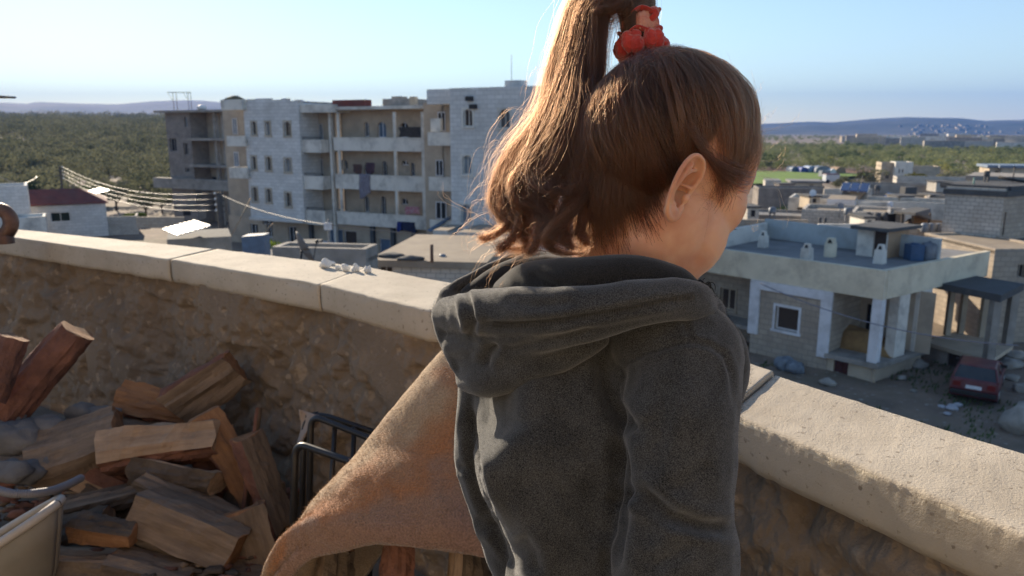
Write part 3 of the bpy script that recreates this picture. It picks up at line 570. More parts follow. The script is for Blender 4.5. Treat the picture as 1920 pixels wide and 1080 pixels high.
m = MB(); P = [HP.P(hp(1600), ht + .003, .5), HP.P(hp(1672), ht + .003, .5), HR.P(HR.pix(1714, 432)[0], ht + .003, .35), HP.P(hp(1600), ht + .003, -2.4)]; m.prism(P, (0, 0, .16)); m.build('hut_roof', CONC_D, hs)
g = onz(1714, 488, ZT - .12); m = MB(); w = .30; m.box(g.x - w, g.x + w, g.y - .25, g.y + .4, g.z + .003, g.z + .72); m.lathe([(.16, 0), (.16, .06), (0, .06)], 12, 0, (g.x, g.y + .08, g.z + .72)); tag(m.build('water_tank', BLUETANK), 'square dark blue water tank on the cream house roof', 'water tank', 'water tanks')
g = onz(1741, 488, ZT - .12); m = MB(); m.lathe([(0, .003), (.34, .003), (.36, .06), (.36, .7), (.3, .8), (.1, .84), (.1, .9), (0, .9)], 18, 0, tuple(g)); tag(m.build('water_tank', TANKG), 'round pale water tank beside the dark blue one on the cream house roof', 'water tank', 'water tanks')
# canvas heap on the balcony
g = onz(1610, 660, ZB); m = MB(); nu, nv = 26, 18; P = []
for i in range(nu):
    for j in range(nv):
        u, v = i / (nu - 1) * 2 - 1, j / (nv - 1) * 2 - 1; rr_ = max(0, 1 - (abs(u) ** 2.6 + abs(v) ** 2.6)) ** .55
        q = g + F.d.to_3d() * u * 1.35 + F.n.to_3d() * (v * .75 - .75); P.append((q.x, q.y, ZB + .006 + rr_ * (.85 - .38 * u) * (1 + .18 * math.sin(5 * u + 2 * v) * math.cos(3 * v))))
m.grid(P, nu, nv); tag(m.build('canvas_cover', M('ochre_canvas', (0.33, 0.20, 0.085), (0.23, 0.135, 0.055), 2, .9, .3, 20)), 'ochre canvas cover heaped over goods on the corner balcony', 'canvas cover')
m = MB(); q = g - F.d.to_3d() * 1.25 - F.n.to_3d() * .55; m.blob(q + Vector((0, 0, .45)), .42, 0, 5, .2, 8, (.7, .7, 1.1)); tag(m.build('sack', M('black_sack', (.03, .03, .03), (.05, .05, .05), 3, .8)), 'black sack leaning beside the ochre canvas on the balcony', 'sack')
# porch canopy at the right
zc0, zc1 = 3.4, 3.76
A_, B_, C_, D_ = onz(1745, 545, zc1 - .1), onz(1867, 549, zc1 - .1), onz(1908, 531, zc1), onz(1757, 514, zc1)
po = thing('porch', 'porch with a dark flat concrete canopy on grey posts beside the cream house', 'porch', (B_.x, B_.y, 0))
f0, f1, f2, f3 = onz(1732, 640, ZB), onz(1858, 676, ZB), onz(1900, 648, ZB), onz(1790, 622, ZB); fm = (f0 + f1 + f2 + f3) / 4; A_, B_, C_, D_ = [fm + (f - fm) * 1.06 for f in (f0, f1, f2, f3)]; A_.z = B_.z = C_.z = D_.z = zc1; m = MB(); m.prism([A_, B_, C_, D_], (0, 0, -.3)); m.build('canopy', CONC_D, po)
f0, f1, f2, f3 = onz(1732, 640, ZB), onz(1858, 676, ZB), onz(1900, 648, ZB), onz(1790, 622, ZB)
m = MB(); m.prism([f0, f1, f2, f3], (0, 0, -.18)); m.build('porch_floor', PLASTER_B, po)
PF = Pl(f0.xy, f1.xy); m = MB(); dd = PF.rect(1770, 1806, 668, 700); LN = PF.pix(1852, 690)[0]; dd = (dd[0], dd[1], .01, .62); PF.wall(m, -.2, LN, -.1, ZB - .184, [dd], off=-.15, dep=.2); m.build('basement_wall', CONC, po); PF.window(po, dd, off=-.15, dep=.15, frame=BROWND, pane=BROWND, name='door')
def post(x, y, w, mat, z0=ZB + .003, z1=None):
    q = onz(x, y, z0); m = MB(); z1 = z1 or zc1 - .303; m.box(q.x - w, q.x + w, q.y - w, q.y + w, z0, z1); m.build('post', mat, po)
post(1853, 672, .17, CONC, ZB + .003); post(1888, 645, .17, CONC); post(1800, 625, .12, PLASTER_B); post(1838, 632, .12, PLASTER_B); post(1775, 628, .12, PLASTER_B)
m = MB(); g = onz(1850, 672, 0); m.box(g.x - .17, g.x + .17, g.y + .2, g.y + .54, 0, ZB - .184); m.build('post', CONC, po)
# ------------------------------------------------------------------ red car
def car(label, loc, yaw, body, L=4.1, W=1.62, H=1.42):
    t = thing('parked_car', label, 'car', loc); t.rotation_euler = (0, 0, yaw)
    def fin(m, name, mats, par=t, sub=0, bev=0):
        o = m.build(name, mats); o.parent = par
        if bev: bm = o.modifiers.new('bevel', 'BEVEL'); bm.width = bev; bm.segments = 2; bm.limit_method = 'ANGLE'
        return o
    h = W / 2; m = MB()                                # side profile, nose at +x
    pr = [(-2.0, .3), (-2.05, .62), (-2.0, .92), (-1.9, .98), (-.2, .98), (.95, .93), (1.85, .78), (2.03, .62), (2.05, .34), (1.9, .22), (-1.9, .22)]
    V = []; n = len(pr)
    for y, k in ((-h, .97), (-h * .985, 1), (h * .985, 1), (h, .97)):
        V += [(x * L / 4.1, y, .6 + (z - .6) * k) for x, z in pr]
    Fc = [tuple(range(n)), tuple(range(3 * n, 4 * n))[::-1]] + [(r * n + i, r * n + (i + 1) % n, (r + 1) * n + (i + 1) % n, (r + 1) * n + i) for r in range(3) for i in range(n)]
    m.add(V, Fc); fin(m, 'body', body, bev=.05)
    m = MB(); g = .86; lo = [(-1.92, .975), (.72, .95)]; hi = [(-1.5, H), (-.05, H)]
    bot = [(-1.93, -h * .94), (.85, -h * .94), (.85, h * .94), (-1.93, h * .94)]; top = [(-1.45, -h * .78), (-.1, -h * .78), (-.1, h * .78), (-1.45, h * .78)]
    m.add([(x, y, .95) for x, y in bot] + [(x, y, H - .05) for x, y in top], [(0, 1, 5, 4), (1, 2, 6, 5), (2, 3, 7, 6), (3, 0, 4, 7)]); fin(m, 'window_glass', GLASS)
    m = MB(); m.add([(x, y, H - .05) for x, y in top] + [(x * .96 - .03, y * .93, H) for x, y in top], [(0, 1, 5, 4), (1, 2, 6, 5), (2, 3, 7, 6), (3, 0, 4, 7), (4, 5, 6, 7)]); fin(m, 'roof', body, bev=.02)
    m = MB()
    for (bx, by), (tx, ty) in zip(bot, top): m.tube([(bx, by, .96), (tx, ty, H - .04)], .04, 6)
    for s in (-1, 1): m.tube([(-.6, s * h * .95, .97), (-.6, s * h * .79, H - .05)], .035, 6)
    fin(m, 'pillar', body)
    for x in (-1.25, 1.3):
        for s in (-1, 1):
            m = MB(); m.tube([(x, s * (h - .17), .3), (x, s * (h + .01), .3)], .3, 18, 0); wh = fin(m, 'wheel', M('tyre_rubber', (.02, .02, .02), (.03, .03, .03), 8, .9)); m = MB(); m.tube([(x, s * (h + .012), .3), (x, s * (h + .02), .3)], .17, 14, 0); fin(m, 'hubcap', METAL, wh)
    m = MB(); m.box(-2.13, -1.98, -h * .96, h * .96, .36, .54); fin(m, 'bumper', IRON, bev=.03); m = MB(); m.box(1.98, 2.12, -h * .96, h * .96, .36, .54); fin(m, 'bumper', IRON, bev=.03)
    m = MB(); m.box(-2.062, -2.05, -.27, .27, .62, .76); fin(m, 'number_plate', M('white_plate', (.7, .7, .72), (.6, .6, .62), 5, .5))
    for s in (-1, 1):
        m = MB(); m.box(-2.06, -2.02, s * h * .72 - .13, s * h * .72 + .13, .66, .86); fin(m, 'tail_light', M('tail_light_lens', (.2, .02, .015), (.15, .02, .015), 5, .3)); m = MB(); m.box(2.0, 2.05, s * h * .72 - .14, s * h * .72 + .14, .58, .72); fin(m, 'headlight', GLASS)
        m = MB(); m.box(.45, .62, s * (h + .02) - .08, s * (h + .02) + .08, .98, 1.1); fin(m, 'side_mirror', IRON, bev=.02)
    return t
q = onz(1822, 757, 0.0); q2 = onz(1873, 703, 0.02); ya = math.atan2(q2.y - q.y, q2.x - q.x) + .12
RED = M('dusty_red_paint', (0.13, 0.022, 0.026), (0.09, 0.02, 0.022), 2, .45, stain=(.16, .12, .1), stain_scale=1.5, stain_amt=.5, spec=.5)
car('dusty dark red estate car parked in the yard in front of the porch', (q.x + 1.9 * math.cos(ya), q.y + 1.9 * math.sin(ya), 0.02), ya, RED)
WHITEP = M('white_car_paint', (.55, .57, .6), (.48, .5, .53), 2, .4, spec=.5)
q = APT.P(APT.pix(660, 480)[0], 0, 3.2); car('white car parked by the shops under the apartment block', (q.x, q.y, 0.03), math.atan2(APT.d.y, APT.d.x), WHITEP)
# yard: boulders, stones, litter
ROCK = M('pale_boulder', (0.36, 0.33, 0.29), (0.22, 0.2, 0.175), 1.5, .95, .6, 14)
def stones(label, name, cat, specs, group=None, mat=ROCK):
    for i, (x, y, z, r, sq) in enumerate(specs):
        g = onz(x, y, z); m = MB(); m.blob(g + Vector((0, 0, r * sq * .75)), r, 0, 40 + i + int(x), .3, 10, (1.15, .9, sq)); tag(m.build(name, mat), label[i] if isinstance(label, list) else label, cat, group)
stones('large pale boulder at the right edge of the yard near the red car', 'boulder', 'boulder', [(1918, 808, 0, .75, .75)])
stones('small stone lying in the yard below the cream house', 'stone', 'stone', [(1722, 690, 0, .35, .6), (1890, 690, 0, .5, .5), (1905, 672, 0, .45, .45), (1896, 712, 0, .3, .5), (1552, 722, 0, .28, .6), (1915, 735, 0, .35, .6), (1690, 712, 0, .18, .6), (1878, 668, 0, .4, .4), (1712, 735, 0, .12, .6)], 'stones scattered in the yard')
stones('pale plastic bag lying among rubbish in the yard', 'plastic_bag', 'plastic bag', [(1785, 768, 0, .22, .5), (1796, 762, 0, .17, .5), (1776, 778, 0, .13, .5), (1765, 764, 0, .12, .5)], 'litter in the yard', M('litter_plastic', (.45, .45, .47), (.3, .3, .33), 5, .6))
stones(['bluish barrel shaped bundle against the cream house wall', 'dark bundle beside the bluish one against the house wall'], 'bundle', 'bundle', [(1468, 692, 0, .42, .8), (1490, 698, 0, .38, .8)], None, M('bluish_tarpaulin_bundle', (.2, .23, .26), (.1, .11, .13), 3, .8))
kerb = MB(); k0, k1 = onz(1690, 806, 0), onz(2010, 905, 0); K = Pl(k0.xy, k1.xy); K.box(kerb, 0, 12, 0, .14, -.15, 0); tag(kerb.build('kerb', CONC), 'low concrete kerb along the yard edge', 'kerb')
grs = []; gg = np.random.default_rng(4)
for i in range(2600):
    x, y = gg.uniform(11, 20), gg.uniform(20, 33); 
    if fbm(np.array([[x, y, 0]]), .45, 3, 8)[0] < .22: continue
    a = gg.uniform(0, 6.28); h_ = gg.uniform(.06, .2); w_ = .05; c_, s_ = math.cos(a) * w_, math.sin(a) * w_
    grs += [(x - c_, y - s_, .0), (x + c_, y + s_, .0), (x + c_ * .2 + .05, y + s_ * .2, h_), (x - c_ * .2 + .05, y - s_ * .2, h_)]
kind(quads_mesh('weeds', np.array(grs), M('yard_weeds', (.08, .11, .04), (.05, .07, .03), 1, .8)), 'stuff')
# ================================================================== far houses and the things between
def house(label, x0, x1, yt, Y, deep=8, rot=0, wall=PLASTER_W, roof=ROOFB, wins=(), doors=(), par=.35, base=None, cat='house', group=None, name='house', ybot=None, pane=DARK, eave=0):
    """a flat roofed house: front wall between two photo columns at Y metres, roof line at a photo row"""
    c = ray((x0 + x1) / 2, yt); rot -= .75 * math.atan2(c.x, c.y); deep = deep if Y < 45 or deep < 5 else 4.5; k = Y / c.y; mid = CAM + c * k; z1 = mid.z; wd = (x1 - x0) / FPX * k
    d = Vector((math.cos(rot), math.sin(rot))); p = mid.xy - d * wd / 2; q = mid.xy + d * wd / 2; pl = Pl(p, q); b = gzs(*mid.xy) if base is None else base
    t = thing(name, label, cat, (mid.x, mid.y, b), group); m = MB(); n3 = -pl.n.to_3d() * deep
    ops = [pl.rect(*o) for o in wins]; dps = [(*pl.rect(*o)[:2], max(b, pl.rect(*o)[2]), pl.rect(*o)[3]) for o in doors]
    pl.wall(m, 0, wd, b - .3, z1, ops + dps, dep=.22)
    for a in (0, wd): m.add([pl.P(a, b - .3), pl.P(a, b - .3) + n3, pl.P(a, z1) + n3, pl.P(a, z1)], [(0, 1, 2, 3)])
    m.add([pl.P(0, b - .3) + n3, pl.P(wd, b - .3) + n3, pl.P(wd, z1) + n3, pl.P(0, z1) + n3], [(0, 1, 2, 3)])
    if par:
        i = .2
        for (a0, a1, o0, o1) in ((0, wd, -.2, 0), (0, wd, -deep, -deep + .2), (0, .2, -deep + .203, -.203), (wd - .2, wd, -deep + .203, -.203)): pl.box(m, a0, a1, z1 + .002, z1 + par, o0, o1)
    m.build('wall', wall, t)
    m = MB(); pl.box(m, -eave, wd + eave, z1 - .15, z1 - .001 if not eave else z1 + .14, -deep - eave, -.003 + eave); m.build('roof', roof, t)
    for o in ops: pl.window(t, o, dep=.22, pane=pane, frame=wall, bars=1)
    for o in dps: pl.window(t, o, dep=.22, pane=pane, frame=wall, name='door', bars=0)
    return t, pl, z1, wd
def wallthing(label, pts, h, mat, thick=.2, name='garden_wall', cat='wall', base=0):
    m = MB()
    for a, b_ in zip(pts[:-1], pts[1:]): pl = Pl(a, b_); pl.box(m, 0, (Vector(b_) - Vector(a)).length, base, base + h, -thick, 0)
    return tag(m.build(name, mat), label, cat)
# ---- left side: red roofed house, walls, shed, pole, wires
rh, rp, rz, rw = house('small white walled house with a dark red sheet roof and one wide window', 42, 188, 384, 74, 9, .1, STONE_W, REDTILE, [(95, 132, 398, 416)], par=0, base=0, pane=leafmat('dark_green_shutter', (.05, .06, .04), (.03, .035, .025)))
zr = rp.pix(110, 357)[1]; m = MB(); m.add([rp.P(-.2, rz + .003, .3), rp.P(rw + .25, rz + .003, .3), rp.P(rw - 2.2, zr, -2.4), rp.P(-.2, zr, -2.4), rp.P(-.2, rz + .003, -9.2), rp.P(rw + .25, rz + .003, -9.2), rp.P(-.2, rz + .12, .3), rp.P(rw + .25, rz + .12, .3)], [(6, 7, 2, 3), (0, 1, 7, 6), (3, 2, 5, 4), (1, 5, 2), (0, 3, 4)]); m.build('roof', REDTILE, rh)
house('pale upper storey at the far left with a bright coping', -60, 41, 355, 66, 7, .1, STONE_W, STONE_W, [], par=.25, base=0)
house('low pale block with a stepped wall in front of the red roofed house', 20, 80, 412, 62, 3, .1, PLASTER_W, STONE_W, [], par=.2, base=0)
wallthing('grey block garden wall right of the red roofed house', [rp.P(rw - .2, 0, -.3).xy, rp.P(rw + 2.7, 0, .4).xy, rp.P(rw + 3.0, 0, -3).xy], 1.9, BLOCKS)
sh, sp_, sz, sw = house('low concrete shed with a shining metal sheet for a roof', 318, 430, 446, 36, 3.4, .1, CONC, CONC_D, [], par=0, base=0, cat='shed', name='shed')
q = [aty(304, 431, 35), aty(332, 443, 33.5), aty(395, 425, 35.5), aty(364, 415, 38)]; zs = sz + .25
SHEET = M('dusty_sheet_metal', (.46, .47, .47), (.34, .34, .335), 1.5, .5, .2, 20, metal=.35, stain=(.3, .26, .22), stain_scale=1.2, stain_amt=.5); m = MB()
for k in range(14):
    u0, u1 = k / 14, (k + .93) / 14; m.prism([q[0].lerp(q[3], u0), q[1].lerp(q[2], u0), q[1].lerp(q[2], u1), q[0].lerp(q[3], u1)], (0, 0, .05 + .03 * (k % 2)))
m.build('roof_sheet', SHEET, sh)
m = MB(); q = aty(185, 358, 88); m.prism([aty(160, 360, 88), aty(180, 363, 85), aty(206, 357, 88), aty(188, 353, 91)], (0, 0, .06)); tag(m.build('roof_sheet', METAL), 'shining metal sheet behind the red roofed house', 'metal sheet')
for i, (x, yt, yb, Y) in enumerate([(420, 361, 480, 55), (125, 312, 420, 86), (792 / 1.0 - 180, 414, 500, 45)]):
    if i == 2: continue
    b = aty(x, yb, Y); tz = aty(x, yt, Y).z; po_ = thing('utility_pole', ['thick dark utility pole in front of the apartment block', 'slender utility pole behind the red roofed house'][i], 'utility pole', (b.x, b.y, gzs(b.x, b.y)), 'utility poles')
    m = MB(); m.tube([(b.x, b.y, gzs(b.x, b.y) - .2), (b.x, b.y, tz)], [.26, .2] if i == 0 else [.14, .1], 10); m.build('shaft', WOODP, po_)
    m = MB()
    for k in range(4): m.tube([(b.x - .35, b.y, tz - .15 - k * .42), (b.x + .35, b.y, tz - .15 - k * .42)], .035, 6)
    m.build('bracket', IRON, po_)
    for k in range(4):
        m = MB(); s = -.3 if i == 0 else .3; m.lathe([(0, 0), (.07, .0), (.09, .06), (.06, .1), (.08, .14), (0, .2)], 10, 0, (b.x + s, b.y, tz - .13 - k * .42)); m.build('insulator', M('porcelain', (.8, .78, .74), (.7, .68, .64), 5, .2, spec=.6), po_)
    if i == 0: PA, PAz = b, tz
    else: PB_, PBz = b, tz
WIRE = M('weathered_cable', (.28, .25, .22), (.2, .18, .16), 20, .5, metal=.3)
def wire(name, label, a, b, sag, r, group=None, mat=WIRE):
    a, b = Vector(a), Vector(b); pts = [a.lerp(b, t / 24) - Vector((0, 0, sag * 4 * (t / 24) * (1 - t / 24))) for t in range(25)]; m = MB(); m.tube(pts, r, 5); return tag(m.build(name, mat), label, 'cable', group)
for k in range(4):
    wire('power_line', ['topmost power line between the two utility poles', 'second highest power line between the two utility poles', 'third highest power line between the two utility poles', 'lowest power line between the two utility poles'][k], (PB_.x + .3, PB_.y, PBz - .05 - .42 * k), (PA.x - .3, PA.y, PAz - .05 - .42 * k), 1.1, .017, 'power lines between the poles')
e1 = aty(616, 421, 44); e2 = aty(905, 446, 40); wire('bundled_cable', 'thick bundled cable running from the dark pole towards the shops', (PA.x, PA.y, PAz - .1), e1, .35, .028); wire('bundled_cable', 'thick bundled cable crossing in front of the apartment block to the right', e1, e2, .1, .026)
l0, l1 = aty(-40, 300, 60), aty(70, 331, 80); wire('slack_cable', 'slack pale cable above the far left rooftops', l0, l1, 1.2, .03)
p0 = aty(616, 500, 44); m = MB(); m.tube([(p0.x, p0.y, 0), (e1.x, e1.y, e1.z + .3)], .06, 8); kp = tag(m.build('cable_post', CONC), 'slim grey cable post with a white junction box', 'post'); m = MB(); m.box(e1.x - .22, e1.x + .22, e1.y - .22, e1.y - .062, e1.z - .3, e1.z + .12); m.build('junction_box', WPAINT, kp)
for (a, b, l) in [((430, 450, 50), (470, 372, 53), 'long sloping pale prop leaning beside the dark pole'), ((495, 437, 52), (512, 419, 53), 'short sloping stay in front of the shops')]:
    m = MB(); m.tube([aty(*a), aty(*b)], .05, 6); tag(m.build('prop', M('pale_timber', (.38, .27, .17), (.28, .2, .13), 4, .8)), l, 'prop')
# neighbour roof with dish, tank and bush beyond the coping
nb, np_, nz, nw = house('low grey roof terrace with a satellite dish just beyond the parapet', 505, 690, 484, 25, 1.2, -.35, CONC, CONC, [], par=.35, base=0)
g = aty(566, 468, 22.5); sd_ = thing('satellite_dish', 'dark grey satellite dish seen edge on above the parapet', 'satellite dish', (g.x, g.y, nz)); m = MB(); fr = Vector((.80, .42, .42)).normalized(); e1_ = fr.cross(Vector((0, 0, 1))).normalized(); e2_ = e1_.cross(fr); P = []
for i in range(9):
    for k in range(25):
        r = .52 * i / 8; a = 2 * math.pi * k / 24; P.append(g + (e1_ * math.cos(a) + e2_ * math.sin(a) * 1.08) * r + fr * (r * r * .5))
m.grid(P, 9, 25); o = m.build('reflector', M('dish_grey', (.16, .155, .15), (.12, .115, .11), 2, .7), sd_); s = o.modifiers.new('thickness', 'SOLIDIFY'); s.thickness = .02
m = MB(); m.tube([g, g - Vector((0, 0, .6)) - fr * .12, Vector((g.x, g.y, nz)) - fr * .1], .035, 8); m.build('mast', IRON, sd_); m = MB(); m.tube([g - e2_ * .5 + fr * .12, g + fr * .5], .015, 6); m.blob(g + fr * .52, .06, 0, 1, .05, 6); m.build('feed_arm', IRON, sd_)
g = aty(482, 478, 29); m = MB(); h_ = .72; m.hexa([(g.x - .42, g.y - .4, 5.2), (g.x + .42, g.y - .3, 5.2), (g.x + .42, g.y + .4, 5.2), (g.x - .42, g.y + .4, 5.2), (g.x - .42, g.y - .4, 6.5), (g.x + .42, g.y - .3, 6.55), (g.x + .42, g.y + .4, 6.55), (g.x - .42, g.y + .4, 6.5)]); tag(m.build('water_tank', BLUED), 'faded blue box tank on a low roof behind the parapet', 'water tank', 'water tanks')
house('low roof under the faded blue box tank', 440, 520, 497, 28.4, 4, 0, CONC, CONC, [], par=0, base=0)
tree('bush', 'bright green bush beside the faded blue tank', 'bush', *aty(513, 470, 34).xy, 6.1, 2.4, LEAF_BRIGHT, 91, 1400, leaf=.1)
# small beige roofed house and white blocks right of it
bh, bp, bz, bw = house('low house with a dusty beige roof and grey block walls below the shops', 700, 905, 494, 31, 7.5, -.22, BLOCKS, ROOFB, [(710, 735, 488, 512)], par=0, base=0, pane=BROWND, eave=.25)
for x, y, l in [(738, 481, 'dark rag lying on the beige roof'), (770, 487, 'grey sheet lying on the beige roof')]:
    g = onz(x, y, bz + .16); m = MB(); m.blob(g + Vector((0, 0, .06)), .45, 0, x, .4, 8, (1.2, .7, .22)); tag(m.build('rag', CONC_D), l, 'rag')
m = MB(); g = onz(810, 492, bz + .14); m.tube([g, g + Vector((0, 0, .75))], .07, 8); tag(m.build('vent_pipe', M('rusty_pipe', (.16, .09, .06), (.1, .06, .045), 6, .8)), 'rusty vent pipe standing on the beige roof', 'pipe')
house('tall narrow pale blue wall block with a beige top behind the beige roof', 811, 840, 432, 44, 3, -.3, BLUEWALL, ROOFB, [], par=0, base=0)
house('pale blue outbuilding with a beige top left of the curls', 852, 1010, 438, 43, 4, -.3, BLUEWALL, ROOFB, [(858, 866, 455, 470)], par=0, base=0, cat='outbuilding')
# specks in the grove
for i, (x0, x1, y, Y, l) in enumerate([(163, 176, 281, 300, 'tiny white hut among the olive trees, left one'), (211, 243, 286, 290, 'low pale hut among the olive trees'), (298, 318, 299, 240, 'tiny white hut left of the unfinished building'), (0, 22, 296, 200, 'sunlit flat roof at the far left edge of the grove'), (302, 315, 246, 480, 'small white house high in the grove beside the unfinished building')]): house(l, x0, x1, y, Y, 4, 0, PLASTER_W, METAL if i != 4 else STONE_W, [], par=0, group='huts in the olive grove', cat='hut', name='hut')
# ---- right side, middle distance
vil, vp, vz, vw = house('cream villa in front of the orchard', 1654, 1682, 311, 138, 9, .1, PLASTER_B, ROOFB, [(1660, 1667, 328, 335)], [(1673, 1679, 329, 340)], par=.6, base=0)
house('tall stair tower of the cream villa with two slit windows', 1681, 1711, 307, 136, 8, .1, PLASTER_W, METAL, [(1685, 1688, 317, 324), (1691, 1694, 317, 324)], [(1683, 1688, 333, 339)], par=.3, base=0)
house('low cream wing right of the villa tower', 1711, 1760, 316, 140, 8, .1, PLASTER_B, ROOFB, [], par=.4, base=0)
tree('tree', 'yellowish green round tree in front of the villa', 'tree', *aty(1718, 350, 126).xy, 4.0, 5.2, leafmat('yellow_green_foliage', (.16, .15, .035), (.1, .1, .025)), 33, 1500)
tree('tree', 'feathery grey green tree above the block house', 'tree', *aty(1838, 345, 95).xy, 5.2, 5.5, LEAF_OLIVE, 35, 1500)
tree('tree', 'pale green low tree right of the long grey wall', 'tree', *aty(1800, 345, 120).xy, 3.2, 6.5, LEAF_BRIGHT, 37, 900)
house('long grey blue block wall building with weeds on it', 1690, 1835, 337, 118, 10, .05, BLOCKS, ROOFG, [(1792, 1802, 344, 347)], par=.3, base=0)
house('long flat grey roof with a dark tank on it', 1600, 1800, 353, 92, 16, .05, CONC, ROOFG, [], par=.4, base=0)
g = aty(1707, 368, 86); m = MB(); m.box(g.x - .65, g.x + .65, g.y, g.y + 1.2, 2.0, 4.2); tag(m.build('water_tank', CONC_D), 'tall dark box tank on the long flat grey roof', 'water tank', 'water tanks')
house('beige house with a grey roof and dark openings by the green field', 1487, 1541, 341, 112, 7, .08, PLASTER_B, ROOFG, [(1517, 1526, 346, 354)], [(1530, 1540, 350, 356)], par=.1, base=0, eave=.3)
house('small grey shed by the green field', 1436, 1464, 338, 112, 5, 0, BLOCKS, ROOFG, [], par=0, base=0, cat='shed', name='shed')
house('long pinkish grey yard wall building behind the hut', 1425, 1560, 357, 90, 9, .1, BLOCKS_D, CONC, [], par=.25, base=0)
# solar hut and its terrace
st, sp2, sz2, sw2 = house('terrace house with a long pale roof edge and a warm shaded porch', 1487, 1790, 383, 60, 9, -.12, PLASTER_W, ROOFB, [(1494, 1504, 389, 400)], par=.3, base=0)
hh, hp_, hz_, hw = house('white roof hut with arched slit windows and a sloping back', 1553, 1601, 374, 58, 5, -.15, WPAINT, ROOFB, [(1566, 1569, 381, 396), (1579, 1583, 383, 397)], par=0, base=sz2)
a, b, c, d = aty(1570, 379, 60), aty(1600, 386, 60), aty(1627, 356, 64), aty(1584, 352, 64); m = MB(); m.prism([a, b, c, d], (0, .0, -.3)); m.add([b, c, Vector((c.x, c.y, sz2)), Vector((b.x, b.y, sz2))], [(0, 1, 2, 3)]); m.build('sloping_roof', ROOFB, hh); m = MB(); m.add([b, c, Vector((c.x, c.y, sz2)), Vector((b.x, b.y, sz2))], [(0, 1, 2, 3)]); 
for k in range(3):
    x0 = 1575 + k * 17.5; P = [aty(x0, 356 + k, 62.0), aty(x0 + 15.5, 357 + k, 62.0), aty(x0 + 21, 343 + k * .6, 64), aty(x0 + 6, 342 + k * .6, 64)]; m = MB(); m.prism(P, (0, 0, -.06)); r_ = MB()
    o = tag(m.build('solar_panel', PANEL), ['leftmost of three blue solar panels above the white roof hut', 'middle one of three blue solar panels above the white roof hut', 'rightmost of three blue solar panels above the white roof hut'][k], 'solar panel', 'solar panels on the roof hut')
    for i_, j_ in ((0, 3), (1, 2)): r_.tube([P[i_] + Vector((0, 0, -.1)), P[j_] + Vector((0, 0, -.1))], .04, 5); r_.tube([P[j_] + Vector((0, 0, -.1)), Vector((P[j_].x, P[j_].y, P[j_].z - .8))], .03, 5)
    r_.build('support_frame', METAL, o)
P = [aty(1655, 371, 70), aty(1680, 372, 70), aty(1686, 364, 72), aty(1664, 361, 72)]; m = MB(); m.prism(P, (0, 0, -.06)); tag(m.build('solar_panel', PANEL), 'single low blue solar panel right of the hut', 'solar panel', 'solar panels on the roof hut')
house('beige walled yard house with dark openings before the terrace', 1508, 1660, 402, 52, 5, -.15, BLOCKS, ROOFB, [], par=.25, base=0)
for x in (1536, 1546):
    g = aty(x, 430, 50); m = MB(); m.tube([(g.x, g.y, 0), (g.x, g.y, aty(x, 408, 50).z)], .1, 8); tag(m.build('rusty_post', CONC_D), 'dark post standing against the beige yard house', 'post', 'dark posts at the yard house')
house('low grey yard block behind the cream house roof', 1368, 1508, 408, 55, 8, -.1, CONC, ROOFG, [], par=.2, base=0)
house('pale flat house left of the dark pergola', 1600, 1690, 404, 50, 5, -.15, BLOCKS, ROOFB, [(1607, 1625, 408, 418)], par=.15, base=0)
for i, x in enumerate((1628, 1645, 1660)):
    g = aty(x, 408, 49.5); m = MB(); m.blob((g.x, g.y, g.z), .34, 0, i + 70, .15, 8, (.8, .8, 1.1)); tag(m.build('drum', CONC_D), ['leftmost', 'middle', 'rightmost'][i] + ' dark drum in the row on the pale flat roof', 'drum', 'dark drums on the roof')
pg = thing('pergola', 'dark tarpaulin pergola with a sloping edge and orange side wall', 'pergola', tuple(aty(1710, 440, 50).xy) + (0,))
a, b, c, d = aty(1676, 396, 49), aty(1716, 399, 47), aty(1745, 391, 52), aty(1715, 388, 54); m = MB(); m.prism([a, b, c, d], (0, 0, -.14)); m.prism([b, aty(1746, 411, 47), aty(1745, 409, 50), c], (0, 0, -.1)); m.build('canopy', CONC_D, pg)
Q = Pl(aty(1700, 430, 48.5).xy, aty(1740, 430, 49.5).xy); m = MB(); s0, s1, z0, z1 = Q.rect(1712, 1737, 404, 450); Q.box(m, s0, s1, 0, z1, -.2, 0); m.build('wall', ORANGEW, pg); m = MB(); s0, s1, z0, z1 = Q.rect(1692, 1711, 404, 430); Q.box(m, s0, s1, 0, z1, -1.2, -1.0); m.build('doorway', DARK, pg)
for x in (1690, 1742):
    m = MB(); g = aty(x, 420, 48.2); m.tube([(g.x, g.y, 0), (g.x, g.y, aty(x, 400, 48.2).z)], .07, 6); m.build('post', WOODP, pg)
for i, (x, y) in enumerate([(1735, 429), (1748, 429), (1761, 429)]):
    g = aty(x, y, 44); z = g.z - .2; m = MB(); m.lathe([(0, 0), (.24, 0), (.26, .06), (.26, .45), (.22, .52), (0, .54)], 14, 0, (g.x, g.y, z)); tag(m.build('barrel', TANKG), ['leftmost', 'middle', 'rightmost'][i] + ' of three grey barrels on the beige wall below the block house', 'barrel', 'grey barrels')
bw_, bwp, bwz, _ = house('beige block wall house carrying the grey barrels', 1688, 1774, 435, 44.5, 6, -.2, STONE_B, ROOFB, [], par=.15, base=0)
house('beige stone house with a small dark arched door beside the block house', 1738, 1782, 380, 62, 8, -.15, STONE_B, ROOFB, [(1762, 1767, 405, 416)], par=.3, base=0)
house('beige house with a pale flat roof behind the pergola', 1676, 1738, 376, 64, 7, -.1, PLASTER_B, ROOFB, [(1668 + 2, 1676, 378, 388)], par=.2, base=0)
